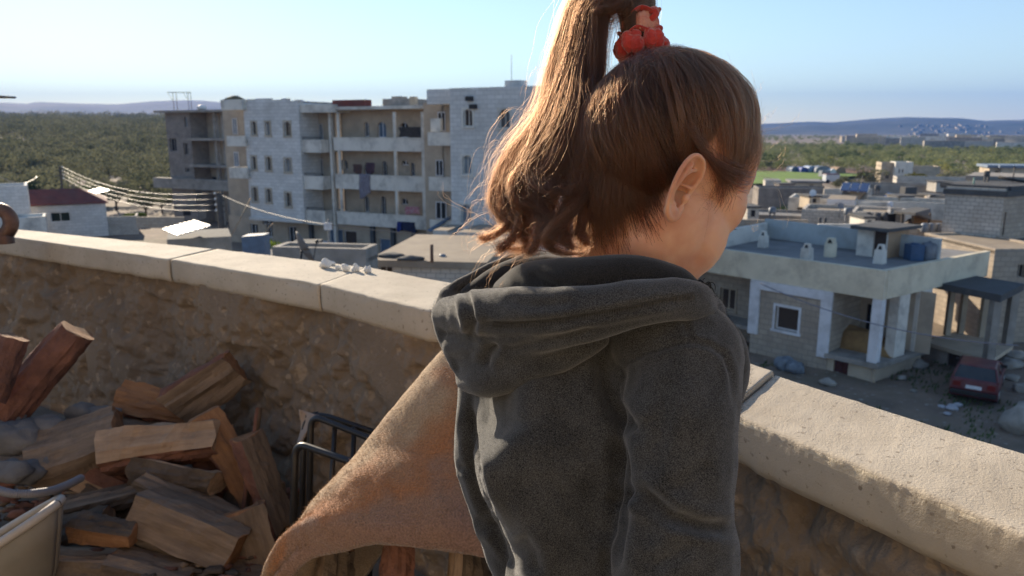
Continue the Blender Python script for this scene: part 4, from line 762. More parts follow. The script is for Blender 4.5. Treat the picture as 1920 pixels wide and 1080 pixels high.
for i, (x0, x1, y) in enumerate([(1725, 1763, 369), (1765, 1782, 371)]):
    P = [aty(x0, y + 3, 68), aty(x1, y + 4, 68), aty(x1 + 2, y - 2, 70), aty(x0 + 3, y - 3, 70)]; m = MB(); m.prism(P, (0, 0, -.06)); tag(m.build('tarpaulin', M('blue_tarpaulin', (.1, .15, .32), (.08, .12, .25), 2, .5)), ['long', 'short'][i] + ' blue sheet laid on the roofs left of the block house', 'tarpaulin')
# pale vehicles by the field
for x0, x1, yt, yb, l, mt in [(1548, 1574, 334, 342, 'long white trailer parked by the grey roofs', WHITEP), (1540, 1556, 327, 335, 'small grey van by the end of the green field', TANKG)]:
    g = onz((x0 + x1) / 2, yb + 2, 0); wd = (x1 - x0) / FPX * (g - CAM).dot(FWD); t = thing('trailer', l, 'vehicle', (g.x, g.y, 0)); m = MB(); m.box(g.x - wd / 2, g.x + wd / 2, g.y, g.y + 1.9, .45, 1.75); m.build('body', mt, t); m = MB(); m.box(g.x - wd / 2 + .05, g.x + wd / 2 - .05, g.y + .05, g.y + 1.85, 1.753, 1.95); m.build('roof', RED if mt is WHITEP else mt, t)
    for sx in (-.35, .35):
        w_ = MB(); w_.tube([(g.x + sx * wd, g.y - .05, .4), (g.x + sx * wd, g.y + 1.95, .4)], .4, 14); w_.build('wheel', MATS['tyre_rubber'], t)
# tents along the field edge
for i, (x0, x1, yt, yb, mt, l) in enumerate([(1484, 1498, 312, 321, BLUED, 'small violet blue tent at the left end of the tent row'), (1501, 1516, 313, 322, M('deep_blue_tarp', (.05, .08, .28), (.04, .06, .2), 2, .6), 'deep blue tent in the tent row'), (1514, 1531, 311, 322, M('sky_blue_tarp', (.3, .36, .48), (.24, .3, .4), 2, .6), 'pale blue tent beside the deep blue one'), (1529, 1558, 311, 323, TANKG, 'long dark tent with a white top'), (1557, 1568, 316, 324, WPAINT, 'small white tent right of the long dark one'), (1567, 1586, 313, 324, M('orange_rust_sheet', (.3, .2, .12), (.24, .16, .1), 2, .8), 'beige hut with an orange roof at the right end of the tent row')]):
    g = onz((x0 + x1) / 2, yb + 1, .6); dd = (g - CAM).dot(FWD); wd = (x1 - x0) / FPX * dd; h_ = (yb - yt) / FPX * dd * 1.05; m = MB(); n_ = 9; arc = [(g.x + wd / 2 * -math.cos(math.pi * k / (n_ - 1)), g.y, g.z + h_ * math.sin(math.pi * k / (n_ - 1)) ** .6) for k in range(n_)]; m.prism(arc, (0, 4, 0)); tag(m.build('tent', mt), l, 'tent', 'tents along the field'); 
# shrubs before the solar terrace
for i, (x, yb, Y, h_, w_, mt, l) in enumerate([(1452, 408, 62, 3.3, 2.6, LEAF_GREEN, 'dark green fruit tree behind the cream house roof, left of its twin'), (1478, 408, 62, 3.0, 2.4, LEAF_GREEN, 'dark green fruit tree right beside its taller twin'), (1425, 406, 62, 3.2, 3.2, LEAF_OLIVE, 'dusty olive tree close to the child\'s face'), (1440, 408, 58, 1.6, 3.6, LEAF_BRIGHT, 'bright yellow green shrub under the dark fruit trees'), (1410, 372, 74, 3.4, 3.0, leafmat('bare_pale_twigs', (.25, .24, .2), (.18, .17, .14)), 'pale leafless tree against the field')]):
    p = aty(x, yb, Y); tree('tree' if i != 3 else 'shrub', l, 'tree' if i != 3 else 'shrub', p.x, p.y, h_, w_, mt, 120 + i, 1300 if i < 4 else 500, leaf=.09)
# block house at the right edge
bk_, kp_, kz, kw = house('bare grey block house with dark floor bands and a narrow slit window', 1779, 1877, 356, 42, .3, -.42, BLOCKS, CONC_D, [], par=.12, base=0)
e = kp_.P(kw, 0); S = Pl((e.x, e.y), (e.x + 7.5, e.y + 4.2)); m = MB(); sl_ = S.rect(1881, 1885, 398, 441); sl2 = S.rect(1918, 1924, 410, 428); S.wall(m, 0, 8, -.2, kz, [sl_, (1.6, 2.6, .2, 2.2)], dep=.3); S.box(m, .6, 8.6, kz, kz + .25, -4, 0, 1); kp_.box(m, 0, kw, kz - .003, kz + .24, -3.2, -.31, 1); kp_.box(m, -.02, .02, 0, kz, -7, -.31)
m.build('wall', [STONE_B, CONC_D], bk_); S.window(bk_, sl_, dep=.25, pane=DARK, frame=CONC)
m = MB(); za = kp_.pix(1830, 448)[1]; kp_.box(m, -.05, kw + .05, za - .3, za, .003, .12); S.box(m, .003, 8, za - .3, za, .003, .12); kp_.box(m, -.1, kw + .1, kz - .3, kz - .005, .004, .14); S.box(m, .003, 8.2, kz - .3, kz - .005, .004, .14); m.build('floor_band', CONC_D, bk_)
up, upp, upz, upw = house('set back upper storey on the block house with a dark pipe along its roof', 1831, 1990, 336, 45.5, 7, -.2, STONE_B, CONC, [], par=0, base=kz - 2.5, eave=.2)
a, b = aty(1872, 332, 45), aty(1935, 343, 44); m = MB(); m.tube([a, b], .09, 8); tag(m.build('pipe', IRON), 'dark sloping pipe along the roof of the upper storey', 'pipe')
g = aty(1824, 356, 43); m = MB(); m.tube([(g.x, g.y, kz), (g.x, g.y, aty(1824, 333, 43).z)], .05, 8); tag(m.build('green_pipe', M('pale_green_paint', (.2, .32, .25), (.16, .25, .2), 3, .6)), 'thin pale green pipe standing on the block house roof', 'pipe')
house('low house with a bluish sheet roof above the upper storey', 1858, 1885, 312, 88, 7, .1, PLASTER_B, M('bluish_sheet', (.2, .25, .32), (.15, .19, .25), 2, .5), [(1866, 1872, 320, 326)], par=0, base=0, eave=.3)
house('long low house with a bluish sheet roof at the right edge', 1888, 2000, 313, 86, 7, .1, PLASTER_B, MATS['bluish_sheet'], [], par=0, base=0, eave=.3)
house('terrace wall house with a dark window below the block house', 1864, 1990, 470, 36.5, 6, .5, STONE_B, ROOFB, [(1908, 1922, 496, 520)], par=.1, base=0)
rw_ = wallthing('rough stone retaining wall lit by the sun beyond the porch', [onz(1885, 655, 0).xy + Vector((3.2, 3.5)), onz(1885, 655, 0).xy + Vector((9, 2))], 3.2, M('sunlit_rubble', (.36, .29, .21), (.22, .175, .13), 2.5, .95, .8, 9))
# scattered far town
TW = [PLASTER_W, BLOCKS, PLASTER_B, CONC, STONE_W]; rg = random.Random(5)
for i in range(46):
    x = rg.uniform(1575, 1935); Y = rg.uniform(360, 760); w_ = rg.uniform(9, 20); b = CAMZ - 10.4; yt = proj((0, Y, rg.uniform(4, 8.5)))[1]; hw_ = w_ / Y * FPX / 2
    if x < 1660 and rg.random() < .5: continue
    house('small far off flat roofed house at the foot of the hill', x - hw_, x + hw_, yt, Y, 9, rg.uniform(-.4, .4), TW[rg.randrange(5)], METAL if rg.random() < .15 else ROOFB, [], par=0, base=0, group='far town houses', name='town_house')
V = []; Fq = MB()
bh_ = bpy.data.objects['hills']; bvh = BVHTree.FromPolygons([v.co for v in bh_.data.vertices], [p.vertices for p in bh_.data.polygons])
for i in range(95):
    x, y = rg.gauss(1790, 75), rg.uniform(236, 268)
    hit = bvh.ray_cast(CAM, ray(x, y).normalized())
    if hit[0] is None: continue
    g = hit[0]; s = rg.uniform(3, 7); Fq.box(g.x - s, g.x + s, g.y - s * .6, g.y + s * .6, g.z - 6, g.z + rg.uniform(3, 7), rg.randrange(3))
kind(Fq.build('hillside_town', [BLOCKS_D, CONC, PLASTER_B]), 'stuff')
# thin cable in front of the cream house
wire('house_cable', 'thin grey cable strung in front of the cream house', aty(1425, 531, 30), aty(1910, 648, 25), .5, .022, None, M('grey_cable', (.2, .21, .26), (.15, .15, .18), 20, .5))

# ------------------------------------------------------------------ small things on and between the roofs
def bit(kind_, x, yb, h, w_, Y, label, mat, group=None):
    g = aty(x, yb, Y); k = (g - CAM).dot(FWD) / FPX; h, w_ = h * k, w_ * k; m = MB(); z = g.z
    if kind_ == 'tank':
        m.lathe([(0, 0), (w_ / 2, 0), (w_ * .52, h * .1), (w_ * .52, h * .8), (w_ * .4, h * .93), (w_ * .14, h), (0, h)], 14, 0, (g.x, g.y, z)); 
        for s in (-1, 1): m.box(g.x + s * w_ * .3 - .04, g.x + s * w_ * .3 + .04, g.y - .05, g.y + .05, z - .5, z)
        return tag(m.build('roof_tank', mat), label, 'water tank', group)
    if kind_ == 'hut':
        t = thing('roof_hut', label, 'roof hut', (g.x, g.y, z), group); m.box(g.x - w_ / 2, g.x + w_ / 2, g.y, g.y + 2, z - .5, z + h); m.build('wall', mat, t); m = MB(); m.box(g.x - w_ / 2 - .12, g.x + w_ / 2 + .12, g.y - .12, g.y + 2.12, z + h + .002, z + h + .14); m.build('roof', CONC_D, t); m = MB(); m.box(g.x - w_ * .2, g.x + w_ * .15, g.y - .02, g.y - .003, z, z + h * .75); m.build('door', DARK, t); return t
    if kind_ == 'wall':
        m.box(g.x - w_ / 2, g.x + w_ / 2, g.y, g.y + .22, z - .6, z + h); return tag(m.build('low_wall', mat), label, 'wall', group)
    if kind_ == 'pole':
        m.tube([(g.x, g.y, z - .4), (g.x, g.y, z + h)], max(.03, w_ / 2), 6); m.tube([(g.x - h * .14, g.y, z + h * .9), (g.x + h * .14, g.y, z + h * .9)], .025, 5); return tag(m.build('aerial_pole', mat), label, 'aerial', group)
    if kind_ == 'dish':
        P = []; e1_, e2_ = Vector((1, .2, 0)).normalized(), Vector((0, .35, .94))
        for i in range(6):
            for q in range(17): r = w_ / 2 * i / 5; a = 2 * math.pi * q / 16; P.append(g + Vector((0, 0, h)) + e1_ * math.cos(a) * r + e2_ * math.sin(a) * r + Vector((0, -1, .3)) * r * r * .3)
        m.grid(P, 6, 17); m.tube([g - Vector((0, 0, .4)), g + Vector((0, .05, h))], .04, 6); return tag(m.build('roof_dish', mat), label, 'satellite dish', group)
for a in [('tank', 1448, 400, 12, 13, 54, 'grey tank at the left end of the low grey yard block', TANKG), ('hut', 1412, 406, 16, 22, 54, 'small grey hut on the low grey yard block', BLOCKS), ('dish', 1523, 376, 14, 14, 59, 'pale dish on the terrace roof left of the white hut', METAL), ('hut', 1527, 380, 10, 20, 59, 'low beige box on the terrace roof below the pale dish', PLASTER_B),
          ('wall', 1640, 385, 6, 60, 58, 'sunlit low wall behind the white roof hut', PLASTER_W), ('tank', 1668, 388, 10, 10, 58, 'white round tank right of the sunlit low wall', WPAINT), ('hut', 1697, 384, 14, 26, 63, 'beige stair hut right of the sunlit low wall', PLASTER_B), ('tank', 1665, 432, 12, 13, 46, 'dark tank behind the stair hut of the cream house', CONC_D),
          ('wall', 1715, 388, 12, 70, 66, 'beige yard wall behind the dark pergola', STONE_B), ('hut', 1757, 378, 10, 24, 66, 'low stone hut left of the block house', STONE_B), ('pole', 1776, 372, 26, 2, 60, 'thin aerial left of the block house', IRON), ('tank', 1590, 402, 13, 14, 50, 'pale tank on the beige yard house', TANKG),
          ('hut', 1475, 355, 9, 28, 100, 'small pinkish hut by the long yard wall', BLOCKS_D), ('wall', 1590, 362, 8, 90, 84, 'long pale grey wall behind the solar panels', BLOCKS), ('tank', 1645, 356, 9, 10, 86, 'small dark tank behind the solar panels', CONC_D), ('hut', 1770, 352, 10, 30, 88, 'grey block hut on the long flat roof', BLOCKS), ('tank', 1812, 350, 10, 11, 88, 'black tank on the long flat roof', CONC_D), ('pole', 1615, 360, 30, 2, 80, 'tall thin aerial behind the solar panels', IRON),
          ('wall', 1450, 420, 8, 130, 47, 'long beige yard wall behind the cream house roof', STONE_B), ('wall', 1580, 428, 8, 90, 45, 'pale plastered yard wall behind the round chimney', PLASTER_W), ('dish', 1575, 398, 12, 13, 50, 'grey dish on the beige yard house', TANKG), ('hut', 1630, 422, 12, 20, 46, 'pale box hut behind the cream house roof', PLASTER_W), ('tank', 1850, 330, 10, 10, 45, 'dark tank on the upper storey of the block house', CONC_D), ('pole', 1900, 332, 20, 2, 45, 'bent aerial on the upper storey', IRON),
          ('hut', 560, 474, 8, 40, 34, 'low grey block hut behind the satellite dish', BLOCKS), ('wall', 655, 487, 6, 60, 30, 'low grey wall behind the white plaster lumps', CONC), ('tank', 830, 486, 10, 12, 32, 'grey tank on the dusty beige roof', TANKG), ('hut', 352, 404, 16, 40, 80, 'grey shack in front of the unfinished building', BLOCKS_D), ('wall', 300, 415, 8, 90, 66, 'brown earth wall left of the shining roof sheet', STONE_B)]: bit(*a)
for i, (x, yb, Y, h_, w_, mt, l) in enumerate([(1668, 357, 100, 3.0, 4.5, LEAF_GREEN, 'round green tree in front of the villa doors'), (1610, 350, 112, 3.4, 4.6, LEAF_OLIVE, 'olive tree left of the villa'), (1590, 346, 120, 4, 5, LEAF_OLIVE, 'large olive tree at the orchard edge left of the villa'), (1775, 345, 112, 2.6, 5, LEAF_BRIGHT, 'bright low shrub right of the villa wing'), (1745, 358, 84, 2.0, 3.4, LEAF_BRIGHT, 'bright weedy shrub above the long flat roof'), (1690, 360, 84, 1.6, 2.4, LEAF_GREEN, 'small green shrub by the tall dark box tank'), (1568, 372, 66, 2, 2, LEAF_GREEN, 'little green tree behind the white roof hut'), (1865, 330, 92, 3.6, 4.6, LEAF_OLIVE, 'olive tree beside the bluish sheet roofs'), (1500, 345, 116, 2.4, 3, LEAF_GREEN, 'small dark tree by the green field'),
    (1640, 372, 74, 2.6, 3.0, LEAF_OLIVE, 'olive tree between the solar panels and the long flat roof'), (1720, 376, 73, 2.4, 3.2, LEAF_GREEN, 'dark tree behind the beige yard wall'), (1475, 372, 80, 2.8, 3.6, LEAF_GREEN, 'dark tree by the long yard wall'), (1545, 366, 84, 2.4, 3, LEAF_OLIVE, 'olive tree right of the long yard wall'), (1812, 358, 76, 3, 4, LEAF_GREEN, 'dark tree left of the upper storey'), (1630, 338, 132, 4.4, 6, LEAF_OLIVE, 'broad olive tree left of the cream villa'), (1780, 338, 130, 4, 7, LEAF_OLIVE, 'broad olive tree right of the cream villa'), (1830, 336, 122, 4.2, 6.5, LEAF_GREEN, 'broad dark tree at the orchard edge on the right'), (1895, 330, 118, 4.2, 6, LEAF_OLIVE, 'olive tree behind the bluish sheet roofs'),
    (270, 372, 92, 3.4, 4.2, LEAF_OLIVE, 'olive tree left of the unfinished building'), (215, 366, 100, 3.6, 4.6, LEAF_OLIVE, 'olive tree above the garden wall'), (150, 352, 104, 3.4, 4.8, LEAF_GREEN, 'dark tree behind the red roof'), (60, 350, 108, 3.2, 5, LEAF_GREEN, 'dark tree behind the far left house'), (30, 352, 92, 1.8, 2.6, LEAF_BRIGHT, 'bright green bush by the far left house'), (245, 388, 84, 1.6, 3.2, LEAF_BRIGHT, 'low yellow green bush by the brown earth wall'), (300, 352, 96, 2.6, 4, LEAF_OLIVE, 'olive tree beside the canopy of the unfinished building')]):
    p = aty(x, yb, Y); tree('tree' if h_ > 2.2 else 'shrub', l, 'tree' if h_ > 2.2 else 'shrub', p.x, p.y, h_, w_, mt, 160 + i, 900, leaf=.085)
# ================================================================== roof terrace: parapet, firewood, rug
COPE = M('cast_stone_coping', (0.54, 0.465, 0.365), (0.44, 0.375, 0.29), 6, .85, .32, 300, stain=(0.37, 0.30, 0.22), stain_scale=4, stain_amt=.7, fleck=(0.27, 0.22, 0.165), fleck_scale=95, fleck_cut=.635, spec=.35)
LITEDGE = M('sunlit_broken_edge', (0.78, 0.68, 0.52), (0.64, 0.54, 0.40), 90, .9, .5, 260)  # pale broken stone; the sunlit brightness of the chips is put into its colour
WALLM = M('rough_earth_mortar', (0.285, 0.218, 0.158), (0.16, 0.12, 0.087), 7, .97, .9, 60, stain=(0.40, 0.30, 0.205), stain_scale=3.5, stain_amt=.6, fleck=(.36, .275, .195), fleck_scale=26, fleck_cut=.6)
def cz(px, py, dz=0): p = onz(px, py, COPZ + dz); return np.array([p.x, p.y])
J = [(cz(-150, 419), cz(-120, 418)), (cz(60, 450), cz(30, 430)), (cz(320, 487), cz(410, 467)), (cz(600, 535), cz(690, 502)), (cz(1000, 634), cz(1060, 573)), (cz(1376, 775), cz(1465, 701)), (cz(1650, 885), cz(1690, 772)), (cz(1920, 998), cz(1920, 844))]
J.append((J[-1][0] + (J[-1][0] - J[-2][0]) * 4, J[-1][1] + (J[-1][1] - J[-2][1]) * 4))
pw = thing('parapet_wall', 'low curving parapet of rough earthen stonework topped with pale stone coping slabs', 'parapet wall', (0, 1.6, FLOORZ))
def lerpP(L, t):
    t = min(max(t, 0), len(L) - 1 - 1e-9); i = int(t); return L[i] * (1 - t + i) + L[i + 1] * (t - i)
IN, OUT = [a for a, b in J], [b for a, b in J]
T = 0.078
def slab(t0, t1, lift, step, seed, name='coping_slab'):
    pts = []; L = sum(np.linalg.norm(lerpP(IN, t0 + (t1 - t0) * (k + 1) / 20) - lerpP(IN, t0 + (t1 - t0) * k / 20)) for k in range(20)); n = int(L / step) + 2
    prof = [(0.3, -T), (0.0, -T), (0.0, -.03), (0, -.008), (.006, 0)] + [(f, 0) for f in (.04, .1, .17, .25, .33, .41, .5, .58, .66, .74, .81)] + [('e', -.03, 0), ('e', -.016, 0), ('e', -.004, 0), ('e', 0, -.003), ('e', 0, -.009), ('e', 0, -.017), ('e', 0, -.03), ('e', 0, -.042), ('e', 0, -.055), ('e', -.002, -.066), ('e', -.006, -T), ('e', -.06, -T)]
    wt = {-.016: .3, -.007: .75}
    S = np.array([lerpP(IN, t0 + (t1 - t0) * k / (n - 1)) for k in range(n)]); O = np.array([lerpP(OUT, t0 + (t1 - t0) * k / (n - 1)) for k in range(n)])
    s3 = np.concatenate([S, np.zeros((n, 1))], 1); c1 = fbm(s3, 9, 3, seed); c2 = fbm(s3, 10, 2, seed + 3); chip = .0012 + .0065 * sstep(.15, .8, c2) + .0012 * np.clip(fbm(s3, 60, 2, seed + 4), -.5, 1) ; chip2 = np.clip(fbm(s3, 12, 3, seed + 9) - .45, 0, 1) * .008
    V = np.zeros((n, len(prof), 3))
    for j, p in enumerate(prof):
        d = S - O; W = np.linalg.norm(d, axis=1)[:, None]; d = d / W
        if p[0] == 'e': w_ = W + p[1]; z = np.full(n, p[2]); 
        else: w_ = W * p[0] if p[0] > .01 else np.full_like(W, p[0]); z = np.full(n, p[1])
        k = 0
        if p[0] == 'e':
            k = {(-.03, 0): .05, (-.016, 0): .0, (-.004, 0): .35, (0, -.003): 1, (0, -.009): .7, (0, -.017): .12, (0, -.03): 0}.get(p[1:], 0)
            w_ = w_ - (chip * k)[:, None]; z = z - chip * k * .35
            k2 = {-.066: .4, -T: 1, -.055: .15}.get(p[2], 0); w_ = w_ - (chip2 * k2)[:, None]; z = z + chip2 * k2 * .6
        V[:, j, :2] = O + d * w_; V[:, j, 2] = COPZ + lift + z
    f = V.reshape(-1, 3); sf = fbm(f, 6, 4, seed + 20) * .0010 + fbm(f, 45, 3, seed + 30) * .0006; f[:, 2] += sf; f[:, :2] += (sf * .25)[:, None]
    m = MB(); k = len(prof); m.grid(f, n, k, 0, True); m.f += [tuple(range(k))[::-1], tuple((n - 1) * k + j for j in range(k))]; m.m += [0, 0]; m.sm += [False, False]
    fr_ = fbm(s3, 22, 3, 77)
    for i in range(n - 1):
        if seed == 11 and fr_[i] > -.15:
            for j in (19, 20)[:1 + (fr_[i] > .15)]: m.m[i * (k - 1) + j] = 1
    return m.build(name, [COPE, LITEDGE], pw)
g_ = .012
slab(0, 1.99, 0, .02, 3); slab(2.0 + .003, 2.997, .001, .012, 5); slab(3.003, 4.975, .003, .006, 7); slab(4.985, 8, -.004, .003, 11)
# wall body: rough inner face, plain outer face down to the street
n = 1150; tt = np.linspace(0, 8, n); Sx = np.array([lerpP(IN, t) for t in tt]); tan = np.gradient(Sx, axis=0); tan /= np.linalg.norm(tan, axis=1)[:, None]; nin = np.stack([tan[:, 1], -tan[:, 0]], 1)
nin = np.where(((nin * (np.zeros(2) - Sx)).sum(1) > 0)[:, None], nin, -nin)
nin = np.array([np.mean(nin[max(0, i - 12):i + 13], axis=0) for i in range(n)])
hz_n = 120; zz = np.linspace(COPZ - T + .012, FLOORZ - .03, hz_n); P = np.zeros((n, hz_n, 3))
P[:, :, :2] = Sx[:, None, :] - nin[:, None, :] * .035; P[:, :, 2] = zz[None, :]
q = P.reshape(-1, 3); cell = np.abs(fbm(q * np.array([1, 1, 1.3]), 7.5, 3, 31)); d = .036 * fbm(q, 3.2, 3, 33) + .034 * (cell - .35) + .015 * fbm(q, 19, 3, 35) + .0055 * fbm(q, 48, 3, 37, .6)
d = d + .030 * np.clip(fbm(q, 2.2, 2, 41), 0, 1) * (q[:, 2] > COPZ - .25)
d = np.clip(d, -.08, .03)
q[:, :2] += np.repeat(nin, hz_n, 0) * d[:, None]
m = MB(); m.grid(q, n, hz_n, 0, True)
for i in range(8): a, b_ = OUT[i] * .985 + IN[i] * .015, OUT[i + 1] * .985 + IN[i + 1] * .015; m.add([(*a, 0), (*b_, 0), (*b_, COPZ - T), (*a, COPZ - T)], [(0, 1, 2, 3)])
m.build('stone_body', WALLM, pw)
# terrace floor
m = MB(); pl_ = [tuple(p - nin_ * .02) for p, nin_ in zip(Sx[::20], nin[::20])]; poly = [(x, y, FLOORZ) for x, y in pl_] + [(4, -3, FLOORZ), (-4, -3, FLOORZ), (-4.5, 2, FLOORZ)]
m.add(poly, [tuple(range(len(poly)))]); kind(m.build('floor', M('terrace_screed', (.2, .175, .145), (.13, .115, .095), 3, .95, .5, 40, stain=(.08, .07, .06), stain_scale=2)), 'structure')
# lumps of white plaster left on the coping's outer edge
LUMP = M('white_plaster_lump', (.74, .73, .69), (.66, .65, .62), 9, .8, .4, 60)
for i, (x, y, r, sq, l) in enumerate([(610, 497, .021, 1.0, 'largest rounded white plaster lump on the coping, leftmost'), (634, 500, .011, .9, 'small white plaster lump beside the largest one'), (648, 503, .015, 1.15, 'upright white plaster lump in the middle of the row on the coping'), (667, 505, .014, 1.3, 'tall narrow white plaster lump on the coping'), (690, 507, .014, 1.25, 'squarish white plaster lump, last in the row toward the child'), (622, 492, .012, .8, 'low white lump behind the largest one')]):
    g = onz(x, y + 6, COPZ); m = MB(); r *= .75; m.blob(g + Vector((0, 0, r * sq * .85)), r, 0, 200 + i, .3, 9, (1.1, .8, sq), 2); tag(m.build('plaster_lump', LUMP), l, 'plaster lump', 'white lumps on the coping')
# ------------------------------------------------------------------ firewood
WOOD = [M('split_wood_pale', (.50, .34, .22), (.33, .215, .135), 7, .85, .6, 30, grain=True, stain=(.16, .11, .075), stain_scale=6, stain_amt=.5), M('split_wood_orange', (.36, .19, .095), (.24, .12, .062), 7, .85, .6, 30, grain=True, stain=(.12, .07, .045), stain_scale=7), M('split_wood_grey', (.29, .21, .15), (.17, .12, .085), 7, .9, .6, 30, grain=True, stain=(.09, .07, .055), stain_scale=7)]
BARKS = [M('red_brown_bark', (.27, .125, .085), (.135, .066, .05), 12, .95, .8, 70, stain=(.05, .035, .03), stain_scale=8), M('dark_bark', (.15, .11, .08), (.075, .056, .044), 14, .95, .8, 70), M('grey_bark', (.22, .165, .12), (.13, .1, .076), 14, .95, .8, 70)]
def log(label, cx, cy, d, ang, tilt, Lpx, Wpx, roll, shape, wood, bark, seed, name='firewood_log', group='firewood stacked against the parapet', taper=.85):
    c = C(cx, cy, d); s = d / FPX; L = Lpx * s; r = Wpx * s / 2; a = R(ang)
    ax = (RIGHT * math.cos(a) + UPV * math.sin(a) + FWD * tilt).normalized(); up = UPV if abs(ax.dot(UPV)) < .8 else RIGHT
    e1 = (up - ax * up.dot(ax)).normalized(); e2 = ax.cross(e1); e1, e2 = e1 * math.cos(R(roll)) + e2 * math.sin(R(roll)), e2 * math.cos(R(roll)) - e1 * math.sin(R(roll))
    cs = {'wedge': [(0, 1.05, 1), (-.55, .35, 1), (-1, -.45, 0), (-.75, -.75, 0), (-.3, -.95, 0), (.3, -.95, 0), (.75, -.75, 0), (1, -.45, 0), (.55, .35, 1)], 'half': [(-1, .25, 1), (-.95, -.2, 0), (-.7, -.6, 0), (-.25, -.82, 0), (.25, -.82, 0), (.7, -.6, 0), (.95, -.2, 0), (1, .25, 1), (.4, .36, 1), (-.4, .32, 1)],
          'slab': [(-1, .3, 1), (-1.02, -.3, 0), (-.5, -.42, 0), (.5, -.42, 0), (1.02, -.25, 0), (1, .3, 1), (.3, .36, 1), (-.3, .33, 1)], 'block': [(-1, .7, 1), (-1, -.6, 1), (-.4, -.85, 0), (.5, -.8, 0), (.95, -.6, 1), (1, .62, 1), (.2, .8, 1)],
          'round': [(math.cos(k * math.pi / 6), math.sin(k * math.pi / 6), 0) for k in range(12)]}[shape]
    # resample the outline
    pts = []; fl_ = []
    for i in range(len(cs)):
        p, q_ = cs[i], cs[(i + 1) % len(cs)]
        for k in range(3): f = k / 3; pts.append((p[0] + (q_[0] - p[0]) * f, p[1] + (q_[1] - p[1]) * f)); fl_.append(1 if p[2] and q_[2] else 0)
    nst = 22; g = np.random.default_rng(seed); bend = g.uniform(-.06, .06, 2); V = []
    for i in range(nst):
        u = i / (nst - 1) * 2 - 1; sc = 1 - (1 - taper) * (u * .5 + .5); cen = c + ax * (u * L / 2) + (e1 * bend[0] + e2 * bend[1]) * (1 - u * u) * r
        for x, y in pts: V.append(cen + (e1 * y + e2 * x) * r * sc)
    V = np.array([tuple(v) for v in V]); k = len(pts); nv = np.repeat(np.linspace(-1, 1, nst), k); cenl = np.array(tuple(c)); axn = np.array(tuple(ax)); rad = V - cenl - ((V - cenl) @ axn)[:, None] * axn; rl = np.linalg.norm(rad, axis=1)[:, None] + 1e-9
    along = V - ((V - cenl) @ axn)[:, None] * axn * .82; V = V + rad / rl * (fbm(along, 34 * .1 / max(r, .02), 3, seed) * r * (.09 if shape == 'round' else .15) + fbm(V, 80, 3, seed + 2) * min(r, .03) * .08)[:, None] + axn * (fbm(V, 30, 2, seed + 4) * (np.abs(nv) > .95) * r * .18)[:, None]
    m = MB(); F_ = [(i * k + j, i * k + (j + 1) % k, (i + 1) * k + (j + 1) % k, (i + 1) * k + j) for i in range(nst - 1) for j in range(k)]
    m.add(V, F_); m.m = [0 if fl_[j] else 1 for i in range(nst - 1) for j in range(k)]
    m.f += [tuple(range(k))[::-1], tuple((nst - 1) * k + j for j in range(k))]; m.m += [2, 2]; m.sm += [False, False]
    o = m.build(name, [WOOD[wood], BARKS[bark], WOOD[min(wood, 1)]]); ga = o.data.attributes.new('grain', 'FLOAT_VECTOR', 'POINT'); rel = V - cenl; ga.data.foreach_set('vector', np.stack([rel @ axn * .9 + seed, rel @ np.array(tuple(e1)) * 7, rel @ np.array(tuple(e2)) * 7], 1).astype(np.float32).ravel()); tag(o, label, 'firewood log', group); return o
log('large log with pale split top and dark red sides on the upper right', 312, 832, 2.12, 7, .05, 205, 100, 180 + 158, 'block', 0, 0, 1, taper=.8)
log('pale tan split log just beneath the large pale topped one', 335, 888, 2.08, -8, -.1, 160, 84, -25, 'half', 0, 1, 2)
log('long brown half log sloping down right under the pale split log', 362, 936, 2.02, -24, -.05, 205, 62, 15, 'half', 2, 2, 3)
log('thick grey brown split log with an orange end, low in the middle of the pile', 362, 998, 1.94, -20, -.1, 205, 118, -12, 'block', 2, 2, 4, taper=.92)
log('small orange split piece lying left of the thick grey brown log', 198, 994, 1.86, -10, 0, 112, 52, 200, 'block', 1, 1, 5)
log('broad pale plank like split log at the bottom left of the pile', 135, 1058, 1.86, -4, .1, 200, 130, -8, 'slab', 0, 2, 6)
log('grey split log at the bottom beside the broad pale one', 285, 1066, 1.84, -14, 0, 150, 90, 5, 'half', 2, 1, 7)
log('reddish brown bark log standing out at the upper left of the pile', 150, 838, 2.16, 20, .25, 150, 118, 40, 'block', 2, 0, 8)
log('dark red log lying high at the back against the parapet', 385, 728, 2.28, 34, .12, 135, 88, 120, 'half', 2, 0, 9)
log('long bark log sloping steeply at the right end of the pile', 430, 862, 2.12, -62, .05, 200, 62, 60, 'half', 1, 0, 10)
log('thin stave leaning upright at the right end of the pile', 470, 880, 2.1, 84, .1, 230, 24, 0, 'slab', 2, 0, 11)
log('brown log standing nearly upright next to the chair frame', 500, 905, 2.08, -72, .05, 190, 72, 20, 'half', 2, 0, 12)
log('rusty brown log low at the right end by the chair frame', 482, 1040, 1.95, -72, 0, 170, 92, 90, 'half', 2, 0, 13)
log('thick reddish trunk leaning against the parapet at the far left', 52, 728, 2.22, 52, .12, 270, 78, 30, 'round', 2, 0, 14)
log('orange broken end piece lodged at the top of the leaning trunk', 96, 652, 2.22, 48, 0, 66, 28, 200, 'block', 1, 0, 15)
log('brown log wedged behind the small orange piece', 195, 935, 2.06, 12, .1, 160, 74, 10, 'half', 2, 1, 16)
log('dark log lying behind the reddish bark log', 215, 795, 2.3, -8, .1, 150, 60, 10, 'half', 2, 1, 17)
log('rusty brown log end at the left edge beneath the stove pipe', 2, 690, 2.1, 70, .1, 120, 60, 10, 'round', 1, 0, 18)
log('dark split log deep in the gap between the orange piece and the thick log', 245, 985, 2.1, 60, .1, 190, 55, 40, 'half', 2, 1, 19)
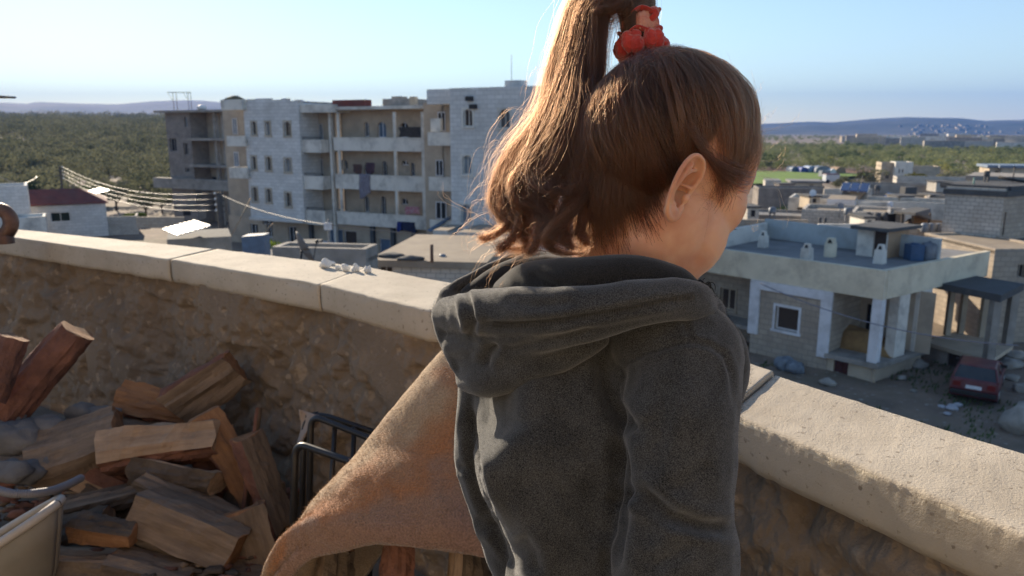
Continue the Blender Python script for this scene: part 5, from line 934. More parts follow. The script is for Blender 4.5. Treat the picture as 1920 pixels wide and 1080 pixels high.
log('shadowed log at the bottom right under the thick grey brown log', 400, 1068, 1.9, -8, .1, 180, 70, 20, 'half', 2, 1, 20)
log('shadowed log in the dark gap beside the upright brown log', 425, 965, 2.14, 55, .1, 170, 60, 40, 'half', 2, 1, 21)
log('dark brown log under the large pale topped one', 240, 890, 2.18, 18, .1, 170, 64, 40, 'half', 2, 0, 22)
for k, (x, y, d, a, ln, w_, sh, wd, bk, l) in enumerate([(255, 960, 2.16, -35, 190, 74, 'half', 2, 1, 'dark log wedged under the long brown half log'), (70, 870, 2.24, 8, 170, 70, 'half', 2, 0, 'reddish log half hidden behind the grey rubble stones'), (300, 760, 2.34, -14, 160, 64, 'half', 1, 0, 'reddish log lying against the parapet behind the large pale topped log'), (520, 990, 2.14, -80, 170, 58, 'half', 1, 1, 'slim upright log just left of the chair frame legs'), (330, 1050, 2.02, 12, 210, 80, 'block', 2, 2, 'grey brown log in the shade beneath the thick grey brown one'), (180, 900, 2.14, -28, 170, 66, 'wedge', 0, 0, 'pale wedge shaped log behind the tub'), (440, 930, 2.22, -50, 200, 66, 'half', 2, 0, 'dim reddish log behind the long steep bark log'), (110, 1000, 1.98, 14, 190, 70, 'half', 2, 1, 'dim log between the tub and the small orange piece')]): log(l, x, y, d, a, .06, ln, w_, 30 * k, sh, wd, bk, 60 + k)
GREYST = M('grey_rubble_stone', (.2, .19, .185), (.12, .115, .115), 8, .95, .6, 50)
for i, (x, y, d, r, sq, l) in enumerate([(30, 826, 2.12, .062, .8, 'large grey stone at the left edge above the corrugated hose'), (88, 800, 2.18, .05, .7, 'smaller grey stone behind the reddish bark log'), (152, 778, 2.28, .04, .9, 'bluish grey stone at the back of the pile, left one'), (195, 785, 2.28, .05, .8, 'bluish grey stone at the back of the pile, right one'), (22, 884, 2.02, .045, .7, 'dark grey stone with a pale spot beside the hose'), (55, 885, 2.05, .04, .8, 'roundish bluish stone next to the dark grey one'), (10, 790, 2.2, .06, .8, 'stone at the far left in front of the leaning trunk'), (95, 868, 2.1, .05, .7, 'dark stone under the reddish bark log')]):
    m = MB(); m.blob(C(x, y, d), r, 0, 300 + i, .3, 10, (1.15, .9, sq)); tag(m.build('rubble_stone', GREYST), l, 'stone', 'rubble stones beside the firewood')
# mixed chips and bark that fill the bottom of the heap
m = MB(); gg = random.Random(9)
for i in range(700):
    x, y = gg.uniform(-40, 560), gg.uniform(820, 1120); p = onz(x, y, FLOORZ + .01 + gg.random() * .05 + max(0, (400 - abs(x - 250)) / 400) * .05); r = gg.uniform(.006, .02); m.blob(p, r, gg.randrange(3), i, .45, 4, (gg.uniform(.8, 2.2), gg.uniform(.6, 1.2), .5))
kind(m.build('bark_debris', [BARKS[1], WOOD[2], BARKS[0]]), 'stuff')
# white tub with rim, corrugated hose
tb = thing('tub', 'dirty white plastic tub with a thick pale rim among the firewood', 'tub', tuple(C(15, 1010, 1.78)))
c = C(-16, 1022, 1.74); ca = Vector((c.x, c.y, 0)); m = MB(); zr0 = c.z; k = 40; TUB = M('dirty_white_plastic', (.27, .235, .185), (.2, .175, .135), 6, .6, .1, 30, stain=(.25, .2, .15), stain_scale=7)
rx, ry = .165, .10
def tring(s, z, n=40): return [Vector((c.x + rx * s * math.cos(2 * math.pi * i / n), c.y + ry * s * math.sin(2 * math.pi * i / n) + .12 * 0, z + .10 * math.cos(2 * math.pi * i / n) * s)) for i in range(n)]
rings = [tring(1, zr0), tring(.93, zr0 - .06), tring(.82, zr0 - .14), tring(.7, zr0 - .19), tring(.3, zr0 - .2)]
m.grid([p for rg_ in rings for p in rg_ + [rg_[0]]], 5, 41); o = m.build('basin', TUB, tb); s = o.modifiers.new('thickness', 'SOLIDIFY'); s.thickness = .005
m = MB(); m.tube(tring(1.0, zr0 + .004) + [tring(1.0, zr0 + .004)[0]], .011, 8, caps=False); m.build('rim', M('pale_rim', (.46, .4, .34), (.38, .33, .28), 8, .5), tb)
pts = [C(-60, 905, 1.75), C(-20, 914, 1.72), C(20, 926, 1.7), C(60, 926, 1.72), C(100, 920, 1.78), C(130, 908, 1.84), C(155, 895, 1.92)]
P = []; 
for i in range(len(pts) - 1):
    for k in range(40): P.append(pts[i].lerp(pts[i + 1], k / 40))
P = [sum((P[max(0, min(len(P) - 1, i + j))] for j in range(-14, 15)), Vector()) / 29 for i in range(len(P))]
m = MB(); m.tube(P, [.0085 + (.0018 if i % 4 < 2 else 0) for i in range(len(P))], 10); tag(m.build('corrugated_hose', M('grey_hose', (.2, .19, .2), (.15, .14, .15), 10, .45)), 'thin grey corrugated hose lying over the tub', 'hose')
# stove pipe elbow at the left end
RUST = M('rusty_stove_pipe', (.17, .085, .055), (.05, .035, .03), 9, .5, .3, 60, metal=.5, stain=(.4, .3, .2), stain_scale=7, stain_amt=.6)
c = C(-6, 418, 2.72); m = MB(); pts = [c + RIGHT * (.052 * math.cos(a)) + UPV * (.05 * math.sin(a)) for a in [R(x) for x in range(-80, 200, 14)]]; m.tube(pts, [.026] * len(pts), 14); m.lathe([(.03, -.02), (.03, .0), (.026, .012)], 16, 0, tuple(c + RIGHT * .03 - UPV * .055))
m.tube([c - RIGHT * .05 - UPV * .01, c - RIGHT * .055 - UPV * .2, c - RIGHT * .05 - UPV * .75], .035, 14); tag(m.build('stove_pipe', RUST), 'rusty bent stove pipe at the far left end of the parapet', 'stove pipe')
m = MB(); g = aty(-8, 182, 5.5); m.box(g.x - .2, aty(13, 181, 5.5).x, 5.4, 5.6, aty(0, 183.5, 5.5).z, aty(0, 180, 5.5).z); tag(m.build('beam', BARKS[1]), 'dark beam end poking in at the far left edge against the sky', 'beam')
# ------------------------------------------------------------------ black tube chair frame
CHB = M('black_enamel_tube', (.018, .018, .02), (.03, .028, .028), 10, .38, spec=.5, metal=.2)
ch = thing('chair_frame', 'black folded tubular chair frame with a scrap of pale cloth behind the rug', 'chair', tuple(C(600, 1000, 1.95)))
def bent(pts, rad, name, mat=CHB, rnd=12):
    V = [Vector(p) for p in pts]; out = [V[0]]
    for a, b, c_ in zip(V, V[1:], V[2:]):
        k = .035; p = b + (a - b).normalized() * k; q = b + (c_ - b).normalized() * k
        out += [(p * (1 - t) ** 2 + b * 2 * t * (1 - t) + q * t * t) for t in [i / rnd for i in range(rnd + 1)]]
    m = MB(); m.tube(out + [V[-1]], rad, 10); return m.build(name, mat, ch)
bent([C(546, 1110, 1.72), C(554, 830, 1.72), C(700, 880, 1.62), C(690, 1100, 1.62)], .0085, 'tube_frame')
bent([C(578, 1105, 1.82), C(583, 778, 1.82), C(740, 840, 1.72), C(735, 1100, 1.72)], .008, 'tube_frame')
bent([C(562, 1105, 1.86), C(571, 782, 1.86), C(600, 776, 1.86), C(760, 830, 1.78)], .0075, 'tube_frame')
for x0, x1 in ((612, 628), (655, 664)):
    m = MB(); m.tube([C(x1, 800, 1.80), C(x0, 1060, 1.80)], .006, 8); m.build('bar', CHB, ch)
m = MB(); nu, nv = 10, 14; P = []
for i in range(nu):
    for j in range(nv): u, v = i / (nu - 1), j / (nv - 1); P.append(C(562 + 38 * u + 6 * v * math.sin(5 * v), 768 + 12 * u + 70 * v * (1 - .75 * u), 1.845 + .012 * math.sin(6 * u + 3 * v)))
m.grid(P, nu, nv); o = m.build('cloth_scrap', M('grimy_cloth', (.33, .27, .23), (.24, .19, .16), 12, .95), ch); s = o.modifiers.new('thickness', 'SOLIDIFY'); s.thickness = .004
# ------------------------------------------------------------------ rug
def spl(pts, u):
    u = min(max(u, 0), 1) * (len(pts) - 1); i = min(int(u), len(pts) - 2); f = u - i; p = [np.array(pts[max(0, min(len(pts) - 1, i + k))], float) for k in (-1, 0, 1, 2)]
    return .5 * (2 * p[1] + (p[2] - p[0]) * f + (2 * p[0] - 5 * p[1] + 4 * p[2] - p[3]) * f * f + (3 * p[1] - p[0] - 3 * p[2] + p[3]) * f ** 3)
RID = [(1020, 470, 1.50), (910, 585, 1.48), (838, 655, 1.45), (745, 772, 1.40), (668, 868, 1.36), (600, 955, 1.32), (548, 1030, 1.29), (519, 1085, 1.27)]
HEM = [(1090, 1070, 1.20), (990, 1062, 1.20), (915, 1047, 1.20), (830, 1029, 1.20), (730, 1019, 1.2), (640, 1021, 1.21), (572, 1036, 1.23), (521, 1098, 1.25)]
nu, nf, nb_ = 120, 46, 22; P = []; UVr = []
for i in range(nu):
    u = i / (nu - 1); r = C(*spl(RID, u)); h = C(*spl(HEM, u)); dn = h - r; ln = dn.length; f_ = FWD * .6 - Vector((0, 0, 1)); f_.normalize()
    along = (C(*spl(RID, min(1, u + .01))) - C(*spl(RID, max(0, u - .01)))).normalized(); out = along.cross(dn).normalized(); out = out if out.dot(FWD) < 0 else -out
    for j in range(nb_ + nf):
        if j < nb_:
            v = 1 - j / nb_; p = r + f_ * v * .32 + FWD * .05 * min(1, v * 6) + UPV * .0; cr = (v * .32) ; p += (-UPV * 0)
            p = p + UPV * (-.004 * min(1, v * 10)); tv = -v * .4
        else:
            v = (j - nb_) / (nf - 1); p = r.lerp(h, v) + out * (.035 * math.sin(math.pi * min(1, v * 1.02)) ** .7 * min(1, ln / .2) + .010 * math.sin(7 * u + 5 * v) * v + .004 * math.sin(19 * u + 9 * v)); p = p + out * .012 * min(1, v * 25)
            if v > .9: p = p - out * .018 * ((v - .9) / .1) ** 2
            tv = v
        P.append(p); UVr.append((u, tv))
Pn = np.array([tuple(p) for p in P]); 
nz_ = fbm(Pn, 60, 3, 51) * .0016 + fbm(Pn, 14, 3, 52) * .003
G = Pn.reshape(nu, nb_ + nf, 3); du = np.gradient(G, axis=0); dv = np.gradient(G, axis=1); nn = np.cross(du, dv); nn /= np.linalg.norm(nn, axis=2)[..., None] + 1e-9
G = G + nn * nz_.reshape(nu, -1, 1)
for _ in range(2): G[:, 1:-1] = (G[:, :-2] + 2 * G[:, 1:-1] + G[:, 2:]) / 4
rugm, rnt, RN = _nt('felted_rug_wool'); L = rnt.links.new
o_ = RN('ShaderNodeOutputMaterial'); b_ = RN('ShaderNodeBsdfPrincipled'); L(b_.outputs[0], o_.inputs[0]); b_.inputs['Roughness'].default_value = .95; b_.inputs['Sheen Weight'].default_value = .35; b_.inputs['Specular IOR Level'].default_value = .1
at = RN('ShaderNodeAttribute', attribute_name='band'); tc = RN('ShaderNodeTexCoord'); n1 = RN('ShaderNodeTexNoise'); n1.inputs['Scale'].default_value = 9; n1.inputs['Detail'].default_value = 7; L(tc.outputs['Object'], n1.inputs[0])
ad = RN('ShaderNodeMath', operation='MULTIPLY_ADD'); L(n1.outputs[0], ad.inputs[0]); ad.inputs[1].default_value = .9; L(at.outputs['Fac'], ad.inputs[2]); sb = RN('ShaderNodeMath', operation='SUBTRACT'); L(ad.outputs[0], sb.inputs[0]); sb.inputs[1].default_value = .45
cr = RN('ShaderNodeValToRGB'); L(sb.outputs[0], cr.inputs[0]); el = cr.color_ramp.elements; el[0].position = .0; el[0].color = (.48, .33, .19, 1); el[1].position = 1; el[1].color = (.30, .18, .13, 1)
for p_, c_ in ((.22, (.44, .29, .165, 1)), (.38, (.40, .19, .085, 1)), (.6, (.42, .175, .07, 1)), (.74, (.33, .19, .12, 1))): e = el.new(p_); e.color = c_
n2 = RN('ShaderNodeTexNoise'); n2.inputs['Scale'].default_value = 320; n2.inputs['Detail'].default_value = 4; L(tc.outputs['Object'], n2.inputs[0]); mx = RN('ShaderNodeMix', data_type='RGBA', blend_type='MULTIPLY'); mx.inputs[0].default_value = .75; L(cr.outputs[0], mx.inputs[6]); rmp = RN('ShaderNodeMapRange'); rmp.inputs[1].default_value = .3; rmp.inputs[2].default_value = .7; rmp.inputs[3].default_value = .55; rmp.inputs[4].default_value = 1.25; L(n2.outputs[0], rmp.inputs[0]); L(rmp.outputs[0], mx.inputs[7]); L(mx.outputs[2], b_.inputs['Base Color'])
bp = RN('ShaderNodeBump'); bp.inputs['Strength'].default_value = .7; bp.inputs['Distance'].default_value = .004; L(n2.outputs[0], bp.inputs['Height']); L(bp.outputs[0], b_.inputs['Normal'])
m = MB(); m.grid(G.reshape(-1, 3), nu, nb_ + nf); rug = m.build('rug', rugm); a_ = rug.data.attributes.new('band', 'FLOAT', 'POINT'); a_.data.foreach_set('value', [max(0, v) for u, v in UVr])
s = rug.modifiers.new('thickness', 'SOLIDIFY'); s.thickness = .013; s.offset = 0; tag(rug, 'thick orange brown felted rug draped over a heap beside the child', 'rug')
RUGF = M('rug_fibre', (.44, .31, .19), (.32, .19, .11), 14, .95); gq = np.random.default_rng(12); Gf = G.reshape(-1, 3); du = np.gradient(G, axis=0); dv = np.gradient(G, axis=1); nn = np.cross(du, dv); nn /= np.linalg.norm(nn, axis=2)[..., None] + 1e-9; nn = nn.reshape(-1, 3)
def fibres(n, ln):
    i = gq.integers(0, nu - 1, n); j = gq.integers(nb_ - 4, nb_ + nf - 1, n); a, b = gq.uniform(size=(2, n, 1)); b0 = G[i, j] * (1 - a) * (1 - b) + G[i + 1, j] * a * (1 - b) + G[i, j + 1] * (1 - a) * b + G[i + 1, j + 1] * a * b; nv = nn.reshape(nu, -1, 3)[i, j]
    sg = np.sign((nv * (np.array(tuple(CAM)) - b0)).sum(1))[:, None]; d = nv * sg + gq.normal(size=(n, 3)) * .9; d /= np.linalg.norm(d, axis=1)[:, None]; c = gq.normal(size=(n, 3)) * .7; L_ = gq.uniform(.3, 1, n)[:, None] * ln
    return np.stack([b0 + nv * sg * .006 + (d * t + c * t * t) * L_ for t in (0, .35, .7, 1)], 1)
RF = fibres(26000, .0032)
log('reddish log under the raised hem of the rug', 748, 1070, 1.34, 86, .1, 120, 95, 30, 'half', 1, 0, 31); log('tan log under the rug beside the reddish one', 860, 1085, 1.34, 84, .1, 120, 110, 200, 'half', 0, 2, 32); log('brown log under the left end of the rug', 610, 1085, 1.40, 84, .1, 120, 120, 200, 'half', 2, 2, 33)
log('upright log that props up the rug', 900, 860, 1.52, 86, .05, 560, 80, 0, 'round', 2, 1, 34)

# unseen wall added behind the camera to bounce warm sunlight onto the terrace
m = MB(); m.box(-5.5, 5.5, -2.9, -2.6, FLOORZ + .001, FLOORZ + 3.2); tag(m.build('bounce_wall', M('bounce_wall_plaster', (.44, .375, .295), (.38, .325, .255), 1.2, .9, .2, 20)), 'plain beige plastered wall added behind the camera to bounce warm light', 'wall')
# ================================================================== the child
def capsule(m, a, b, ra, rb, seg=16, mat=0):
    a, b = Vector(a), Vector(b); ax = (b - a); L_ = ax.length; ax = ax.normalized() if L_ > 1e-7 else Vector((0, 0, 1)); e1 = ax.orthogonal().normalized(); e2 = ax.cross(e1)
    rings = [(a, ra, R(t)) for t in (-80, -55, -28, 0)] + [(b, rb, R(t)) for t in (0, 28, 55, 80)]; V = []
    for c, r, t in rings:
        for k in range(seg): q = 2 * math.pi * k / seg; V.append(c + ax * (r * math.sin(t)) + (e1 * math.cos(q) + e2 * math.sin(q)) * (r * math.cos(t)))
    n = len(rings); F_ = [(i * seg + k, i * seg + (k + 1) % seg, (i + 1) * seg + (k + 1) % seg, (i + 1) * seg + k) for i in range(n - 1) for k in range(seg)] + [tuple(range(seg))[::-1], tuple((n - 1) * seg + k for k in range(seg))]
    m.add(V, F_, mat, True)
def chain(m, pts, rads, sub=6):
    n = (len(pts) - 1) * sub; P = [Vector(spl(pts, i / n)) for i in range(n + 1)]; Rr_ = [float(spl([(r,) for r in rads], i / n)[0]) for i in range(n + 1)]
    for i in range(n): capsule(m, P[i], P[i + 1], Rr_[i], Rr_[i + 1])
def ell(m, c, r, rot=None, seg=22):
    V = []; n = seg // 2
    for i in range(n + 1):
        th = math.pi * min(max(i / n, .004), .996)
        for k in range(seg):
            a = 2 * math.pi * k / seg; p = Vector((math.sin(th) * math.cos(a) * r[0], math.sin(th) * math.sin(a) * r[1], math.cos(th) * r[2])); V.append(Vector(c) + (rot @ p if rot else p))
    m.add(V, [(i * seg + k, (i + 1) * seg + k, (i + 1) * seg + (k + 1) % seg, i * seg + (k + 1) % seg) for i in range(n) for k in range(seg)] + [tuple(range(seg)), tuple(n * seg + k for k in range(seg))[::-1]], 0, True)
def fuse(mb, voxel, it=3, fac=.5, xf=None):
    """one continuous surface grown over the overlapping forms"""
    me = bpy.data.meshes.new('tmp'); V = mb.v if xf is None else [tuple(xf @ Vector(v)) for v in mb.v]
    me.from_pydata(V, [], mb.f); o = bpy.data.objects.new('tmp', me); COL.objects.link(o)
    r = o.modifiers.new('r', 'REMESH'); r.mode = 'VOXEL'; r.voxel_size = voxel; r.adaptivity = 0
    if it: s = o.modifiers.new('s', 'SMOOTH'); s.factor = fac; s.iterations = it
    dg = bpy.context.evaluated_depsgraph_get(); out = bpy.data.meshes.new_from_object(o.evaluated_get(dg)); bpy.data.objects.remove(o); bpy.data.meshes.remove(me)
    out.polygons.foreach_set('use_smooth', [True] * len(out.polygons)); return out
def mco(me): a = np.empty(len(me.vertices) * 3); me.vertices.foreach_get('co', a); return a.reshape(-1, 3)
def mno(me): a = np.empty(len(me.vertices) * 3); me.vertices.foreach_get('normal', a); return a.reshape(-1, 3)
def projn(P): d = P - np.array(tuple(CAM)); w_ = d @ np.array(tuple(FWD)); return 960 + FPX * (d @ np.array(tuple(RIGHT))) / w_, 540 - FPX * (d @ np.array(tuple(UPV))) / w_, w_
# --- head frame: x forward, y to the child's left, z up
YAW, TIP = R(25), R(30)
F0 = Vector((math.cos(YAW), math.sin(YAW), 0)); HX = F0 * math.cos(TIP) - Vector((0, 0, math.sin(TIP))); HY = Vector((-math.sin(YAW), math.cos(YAW), 0)); HZ = HX.cross(HY)
HC = C(1262, 281, .765); HM = Matrix(((HX.x, HY.x, HZ.x), (HX.y, HY.y, HZ.y), (HX.z, HY.z, HZ.z))); HS = 1.07
def H(x, y, z): return HC + HM @ (Vector((x, y, z)) * HS)
def HE(m, c, r): ell(m, H(*c), [q * HS for q in r], HM)
hm = MB()
HE(hm, (0, 0, 0), (.089, .071, .083)); HE(hm, (.026, 0, -.006), (.064, .061, .070)); HE(hm, (-.030, 0, -.012), (.062, .064, .068))
HE(hm, (.038, 0, -.062), (.046, .053, .058)); HE(hm, (.034, 0, -.100), (.042, .042, .028)); HE(hm, (.060, 0, -.110), (.018, .020, .016))
for s in (-1, 1):
    HE(hm, (.036, s * .031, -.068), (.041, .033, .046)); HE(hm, (.033, s * .033, -.090), (.034, .027, .034)); HE(hm, (.050, s * .030, -.030), (.030, .030, .034)); HE(hm, (.010, s * .034, -.096), (.040, .030, .036)); HE(hm, (.063, s * .023, -.022), (.014, .026, .016)); HE(hm, (.061, s * .027, -.038), (.0125, .0145, .012)); capsule(hm, H(.082, s * .007, -.058), H(.084, s * .008, -.059), .006, .006)
    HE(hm, (.010, s * .046, -.070), (.036, .022, .048))
capsule(hm, H(.084, 0, -.028), H(.089, 0, -.055), .007, .0085); HE(hm, (.084, 0, -.082), (.008, .020, .005)); HE(hm, (.082, 0, -.090), (.008, .017, .006))
NB = C(1158, 590, .79); capsule(hm, H(-.026, 0, -.060), NB, .050, .053); capsule(hm, H(.0, 0, -.075), NB + FWD * .02, .046, .05)
_st = fuse(hm, .002, 14, .5); hm = MB(); hm.add([tuple(v.co) for v in _st.vertices], [tuple(p.vertices) for p in _st.polygons], 0, True); bpy.data.meshes.remove(_st)
# ears
def ear(m, side):
    tilt = R(-4); ct, st = math.cos(tilt), math.sin(tilt)
    def E(x, y, z): x, y = x * ct + y * st, -x * st + y * ct; return H(-.021 + x * .00104, side * (.0665 + z * .00112), -.047 + y * .00102)
    rim = [(9, -2, 3), (10.5, 8, 5), (9.5, 17, 8), (4, 25, 11), (-5, 27.5, 13), (-13, 23, 15), (-18, 13, 16.5), (-19.5, 2, 16.5), (-17.5, -9, 14.5), (-13.5, -18, 11.5), (-8.5, -25.5, 9), (-1, -28.5, 7), (4.5, -24, 5), (6, -16, 3.5)]
    N = 60; RM = [spl(rim, i / N) for i in range(N + 1)]
    for i in range(N):                                  # helix rim
        f = i / N; r = (2.3 if f < .62 else 2.3 + 1.5 * (f - .62) / .3) * .001; capsule(m, E(*RM[i]), E(*RM[i + 1]), r, r, 10)
    cen = np.array((0., -2., -6.)); V = []; K = 12
    for t_ in (1.1, -1.3):
        for i in range(N + 1):
            for k in range(K + 1):
                f = k / K; p = cen + (RM[i] - cen) * f; z = cen[2] + (RM[i][2] - cen[2] - .6) * f ** 1.35; V.append(E(p[0], p[1], z + t_))
    w_ = K + 1; o = (N + 1) * w_; Fc = []
    for i in range(N):
        for k in range(K): a = i * w_ + k; Fc += [(a, a + 1, a + w_ + 1, a + w_), (o + a, o + a + w_, o + a + w_ + 1, o + a + 1)]
        a = i * w_ + K; Fc.append((a, o + a, o + a + w_, a + w_))
    m.add(V, Fc, 0, True)
    chain(m, [E(-8, -15, 7), E(-12, -8, 10), E(-12.5, 0, 11.5), E(-10, 8, 11.5), E(-4, 14, 9.5), E(3, 17, 7)], [.0022, .0026, .003, .003, .0024, .0014], 5)
    chain(m, [E(-10, 7, 11.2), E(-9, 14, 12), E(-5, 20, 11)], [.0026, .0024, .0014], 4)
    chain(m, [E(-6, 1, 1.5), E(2, 3, 3), E(8.5, 3, 4.5), E(10.5, 9, 5)], [.0014, .0018, .0022, .0024], 4)   # crus of the helix
    ell(m, E(6.5, -7, 5.0), (.0042, .003, .0052), HM); ell(m, E(-4.5, -16.5, 6.5), (.0042, .0026, .003), HM)          # tragus, antitragus
    ell(m, E(-3.5, -22.5, 6.2), (.0085, .0038, .0072), HM)                                                        # lobe
for s in (-1, 1): ear(hm, s)
# body under the clothes, legs and hands
def A_(p): return C(*p)
chain(hm, [A_((1150, 600, .79)), A_((1125, 760, .79)), A_((1130, 1000, .79))], [.045, .060, .07], 4)
hip = C(1130, 1000, .79); hip.z = FLOORZ + .52
BX, BY = Vector((.81, -.59, 0)).normalized(), Vector((.59, .81, 0)).normalized()      # towards the child's right, and forwards
capsule(hm, C(1130, 1000, .79), hip, .085, .09)
for s in (-1, 1):
    a = hip + BX * s * .055; k = a + BY * .02 - Vector((0, 0, .24)); f = Vector((a.x, a.y, FLOORZ + .06)); capsule(hm, a, k, .062, .045); capsule(hm, k, f, .044, .03); capsule(hm, f - BY * .01 - Vector((0, 0, .025)), f + BY * .11 - Vector((0, 0, .03)), .03, .027)
SR, ER, WR = C(1288, 668, .70), C(1262, 975, .672), C(1205, 1230, .76)
SL, EL, WL = C(935, 705, .88), C(928, 890, .905), C(1010, 1150, .90)
for S_, E_, W_ in ((SR, ER, WR), (SL, EL, WL)):
    capsule(hm, S_, E_, .036, .030); capsule(hm, E_, W_, .030, .021); d = (W_ - E_).normalized(); sd = d.cross(Vector((0, 0, 1))).normalized(); pn = d.cross(sd)
    pc = W_ + d * .035; ell(hm, pc, (.024, .011, .033), Matrix((sd, pn, d)).transposed())
    for i, (o_x, ln) in enumerate(((-.018, .036), (-.006, .043), (.006, .040), (.018, .031))):
        b = W_ + d * .062 + sd * o_x; k1 = b + d * ln * .45 + pn * .006; k2 = k1 + d * ln * .3 + pn * .012; capsule(hm, b, k1, .0066, .006, 10); capsule(hm, k1, k2, .006, .005, 10)
    b = W_ + d * .022 - sd * .020; k1 = b + d * .022 - sd * .014 + pn * .006; capsule(hm, b, k1, .0075, .0068, 10); capsule(hm, k1, k1 + d * .02 + pn * .008, .0066, .0055, 10)
SKIN, snt, SN = _nt('child_skin'); L = snt.links.new; so_ = SN('ShaderNodeOutputMaterial'); sb_ = SN('ShaderNodeBsdfPrincipled'); L(sb_.outputs[0], so_.inputs[0])
sb_.inputs['Roughness'].default_value = .56; sb_.inputs['Subsurface Weight'].default_value = .65; sb_.inputs['Subsurface Radius'].default_value = (1.0, .38, .2); sb_.inputs['Subsurface Scale'].default_value = .006; sb_.inputs['Specular IOR Level'].default_value = .35; sb_.inputs['Sheen Weight'].default_value = .12
tc = SN('ShaderNodeTexCoord'); n1 = SN('ShaderNodeTexNoise'); n1.inputs['Scale'].default_value = 28; n1.inputs['Detail'].default_value = 6; L(tc.outputs['Object'], n1.inputs[0]); skr = cr = SN('ShaderNodeValToRGB'); L(n1.outputs[0], cr.inputs[0]); e = cr.color_ramp.elements; e[0].position = .36; e[0].color = (.53, .25, .15, 1); e[1].position = .62; e[1].color = (.64, .365, .232, 1); L(cr.outputs[0], sb_.inputs['Base Color'])
n2 = SN('ShaderNodeTexNoise'); n2.inputs['Scale'].default_value = 900; n2.inputs['Detail'].default_value = 3; L(tc.outputs['Object'], n2.inputs[0]); bp = SN('ShaderNodeBump'); bp.inputs['Strength'].default_value = .3; bp.inputs['Distance'].default_value = .001; L(n2.outputs[0], bp.inputs['Height']); L(bp.outputs[0], sb_.inputs['Normal'])
bme = fuse(hm, .0014, 4, .5); bme.materials.append(SKIN); person = link('person', bme); person.data.name = 'person'
tag(person, 'small child seen from behind in a charcoal hooded sweatshirt with a high ponytail, looking down over the parapet', 'person')
person['label'] = 'small child seen from behind in a charcoal hoodie with a high ponytail, looking down'
# eyes
for s in (-1, 1):
    m = MB(); HE(m, (.0615, s * .027, -.041), (.0115, .0115, .0115)); m.build('eye', M('eye_white', (.7, .68, .65), (.65, .62, .6), 30, .2), person)
# ------------------------------------------------------------------ hair
bvh_h = BVHTree.FromPolygons([v.co for v in bme.vertices], [p.vertices for p in bme.polygons])
HLk = [(0, .040), (25, .036), (45, .018), (58, -.008), (68, -.032), (74, -.040), (80, -.020), (88, .000), (98, .000), (106, -.030), (112, -.074), (125, -.100), (145, -.130), (180, -.142)]   # hairline height round the head
def hmask(d):                                            # local direction -> height above the hairline
    az = np.degrees(np.arctan2(np.abs(d[:, 1]), d[:, 0])); return d[:, 2] * rad(d) / HS - np.interp(az, [a for a, b in HLk], [b for a, b in HLk])
TIE = C(1203, 103, .772); tl = HM.transposed() @ (TIE - HC); TD = np.array(tuple(tl.normalized()))
HMn = np.array([list(r) for r in HM]); HCn = np.array(tuple(HC))
_rc = {}
def rsurf(d):
    out = np.empty(len(d))
    for i, v in enumerate(d):
        h = bvh_h.ray_cast(HC, HM @ Vector(v)); out[i] = min((h[0] - HC).length, .175) if h[0] is not None else .085
    return out
# radius map of the skull so strands can be laid quickly
NA, NE = 144, 73; ga, ge = np.linspace(-math.pi, math.pi, NA), np.linspace(-math.pi / 2, math.pi / 2, NE); GA, GE = np.meshgrid(ga, ge, indexing='ij')
GD = np.stack([np.cos(GE) * np.cos(GA), np.cos(GE) * np.sin(GA), np.sin(GE)], -1).reshape(-1, 3); RMAP = rsurf(GD).reshape(NA, NE)
def rad(d):
    a = (np.arctan2(d[:, 1], d[:, 0]) + math.pi) / (2 * math.pi) * (NA - 1); e = (np.arcsin(np.clip(d[:, 2], -1, 1)) + math.pi / 2) / math.pi * (NE - 1)
    i = np.clip(a.astype(int), 0, NA - 2); j = np.clip(e.astype(int), 0, NE - 2); f, g = a - i, e - j
    return RMAP[i, j] * (1 - f) * (1 - g) + RMAP[i + 1, j] * f * (1 - g) + RMAP[i, j + 1] * (1 - f) * g + RMAP[i + 1, j + 1] * f * g
def unit(v): return v / (np.linalg.norm(v, axis=-1, keepdims=True) + 1e-12)
def toworld(P): return P @ HMn.T + HCn
HAIRM, hnt_, HN_ = _nt('child_hair_strands'); ph = HN_('ShaderNodeBsdfHairPrincipled'); ph.parametrization = 'COLOR'; ph.inputs['Color'].default_value = (.27, .14, .075, 1); ph.inputs['Roughness'].default_value = .48; ph.inputs['Radial Roughness'].default_value = .55; ph.inputs['IOR'].default_value = 1.45; ph.inputs['Random Roughness'].default_value = .3 if 'Random Roughness' in ph.inputs else 0
ho_ = HN_('ShaderNodeOutputMaterial'); hnt_.links.new(ph.outputs[0], ho_.inputs[0])
hi_ = HN_('ShaderNodeAttribute', attribute_name='tone'); hr = HN_('ShaderNodeValToRGB'); hnt_.links.new(hi_.outputs['Fac'], hr.inputs[0]); e = hr.color_ramp.elements; e[0].color = (.017, .007, .0038, 1); e[1].color = (.105, .039, .0165, 1); hnt_.links.new(hr.outputs[0], ph.inputs['Color'])
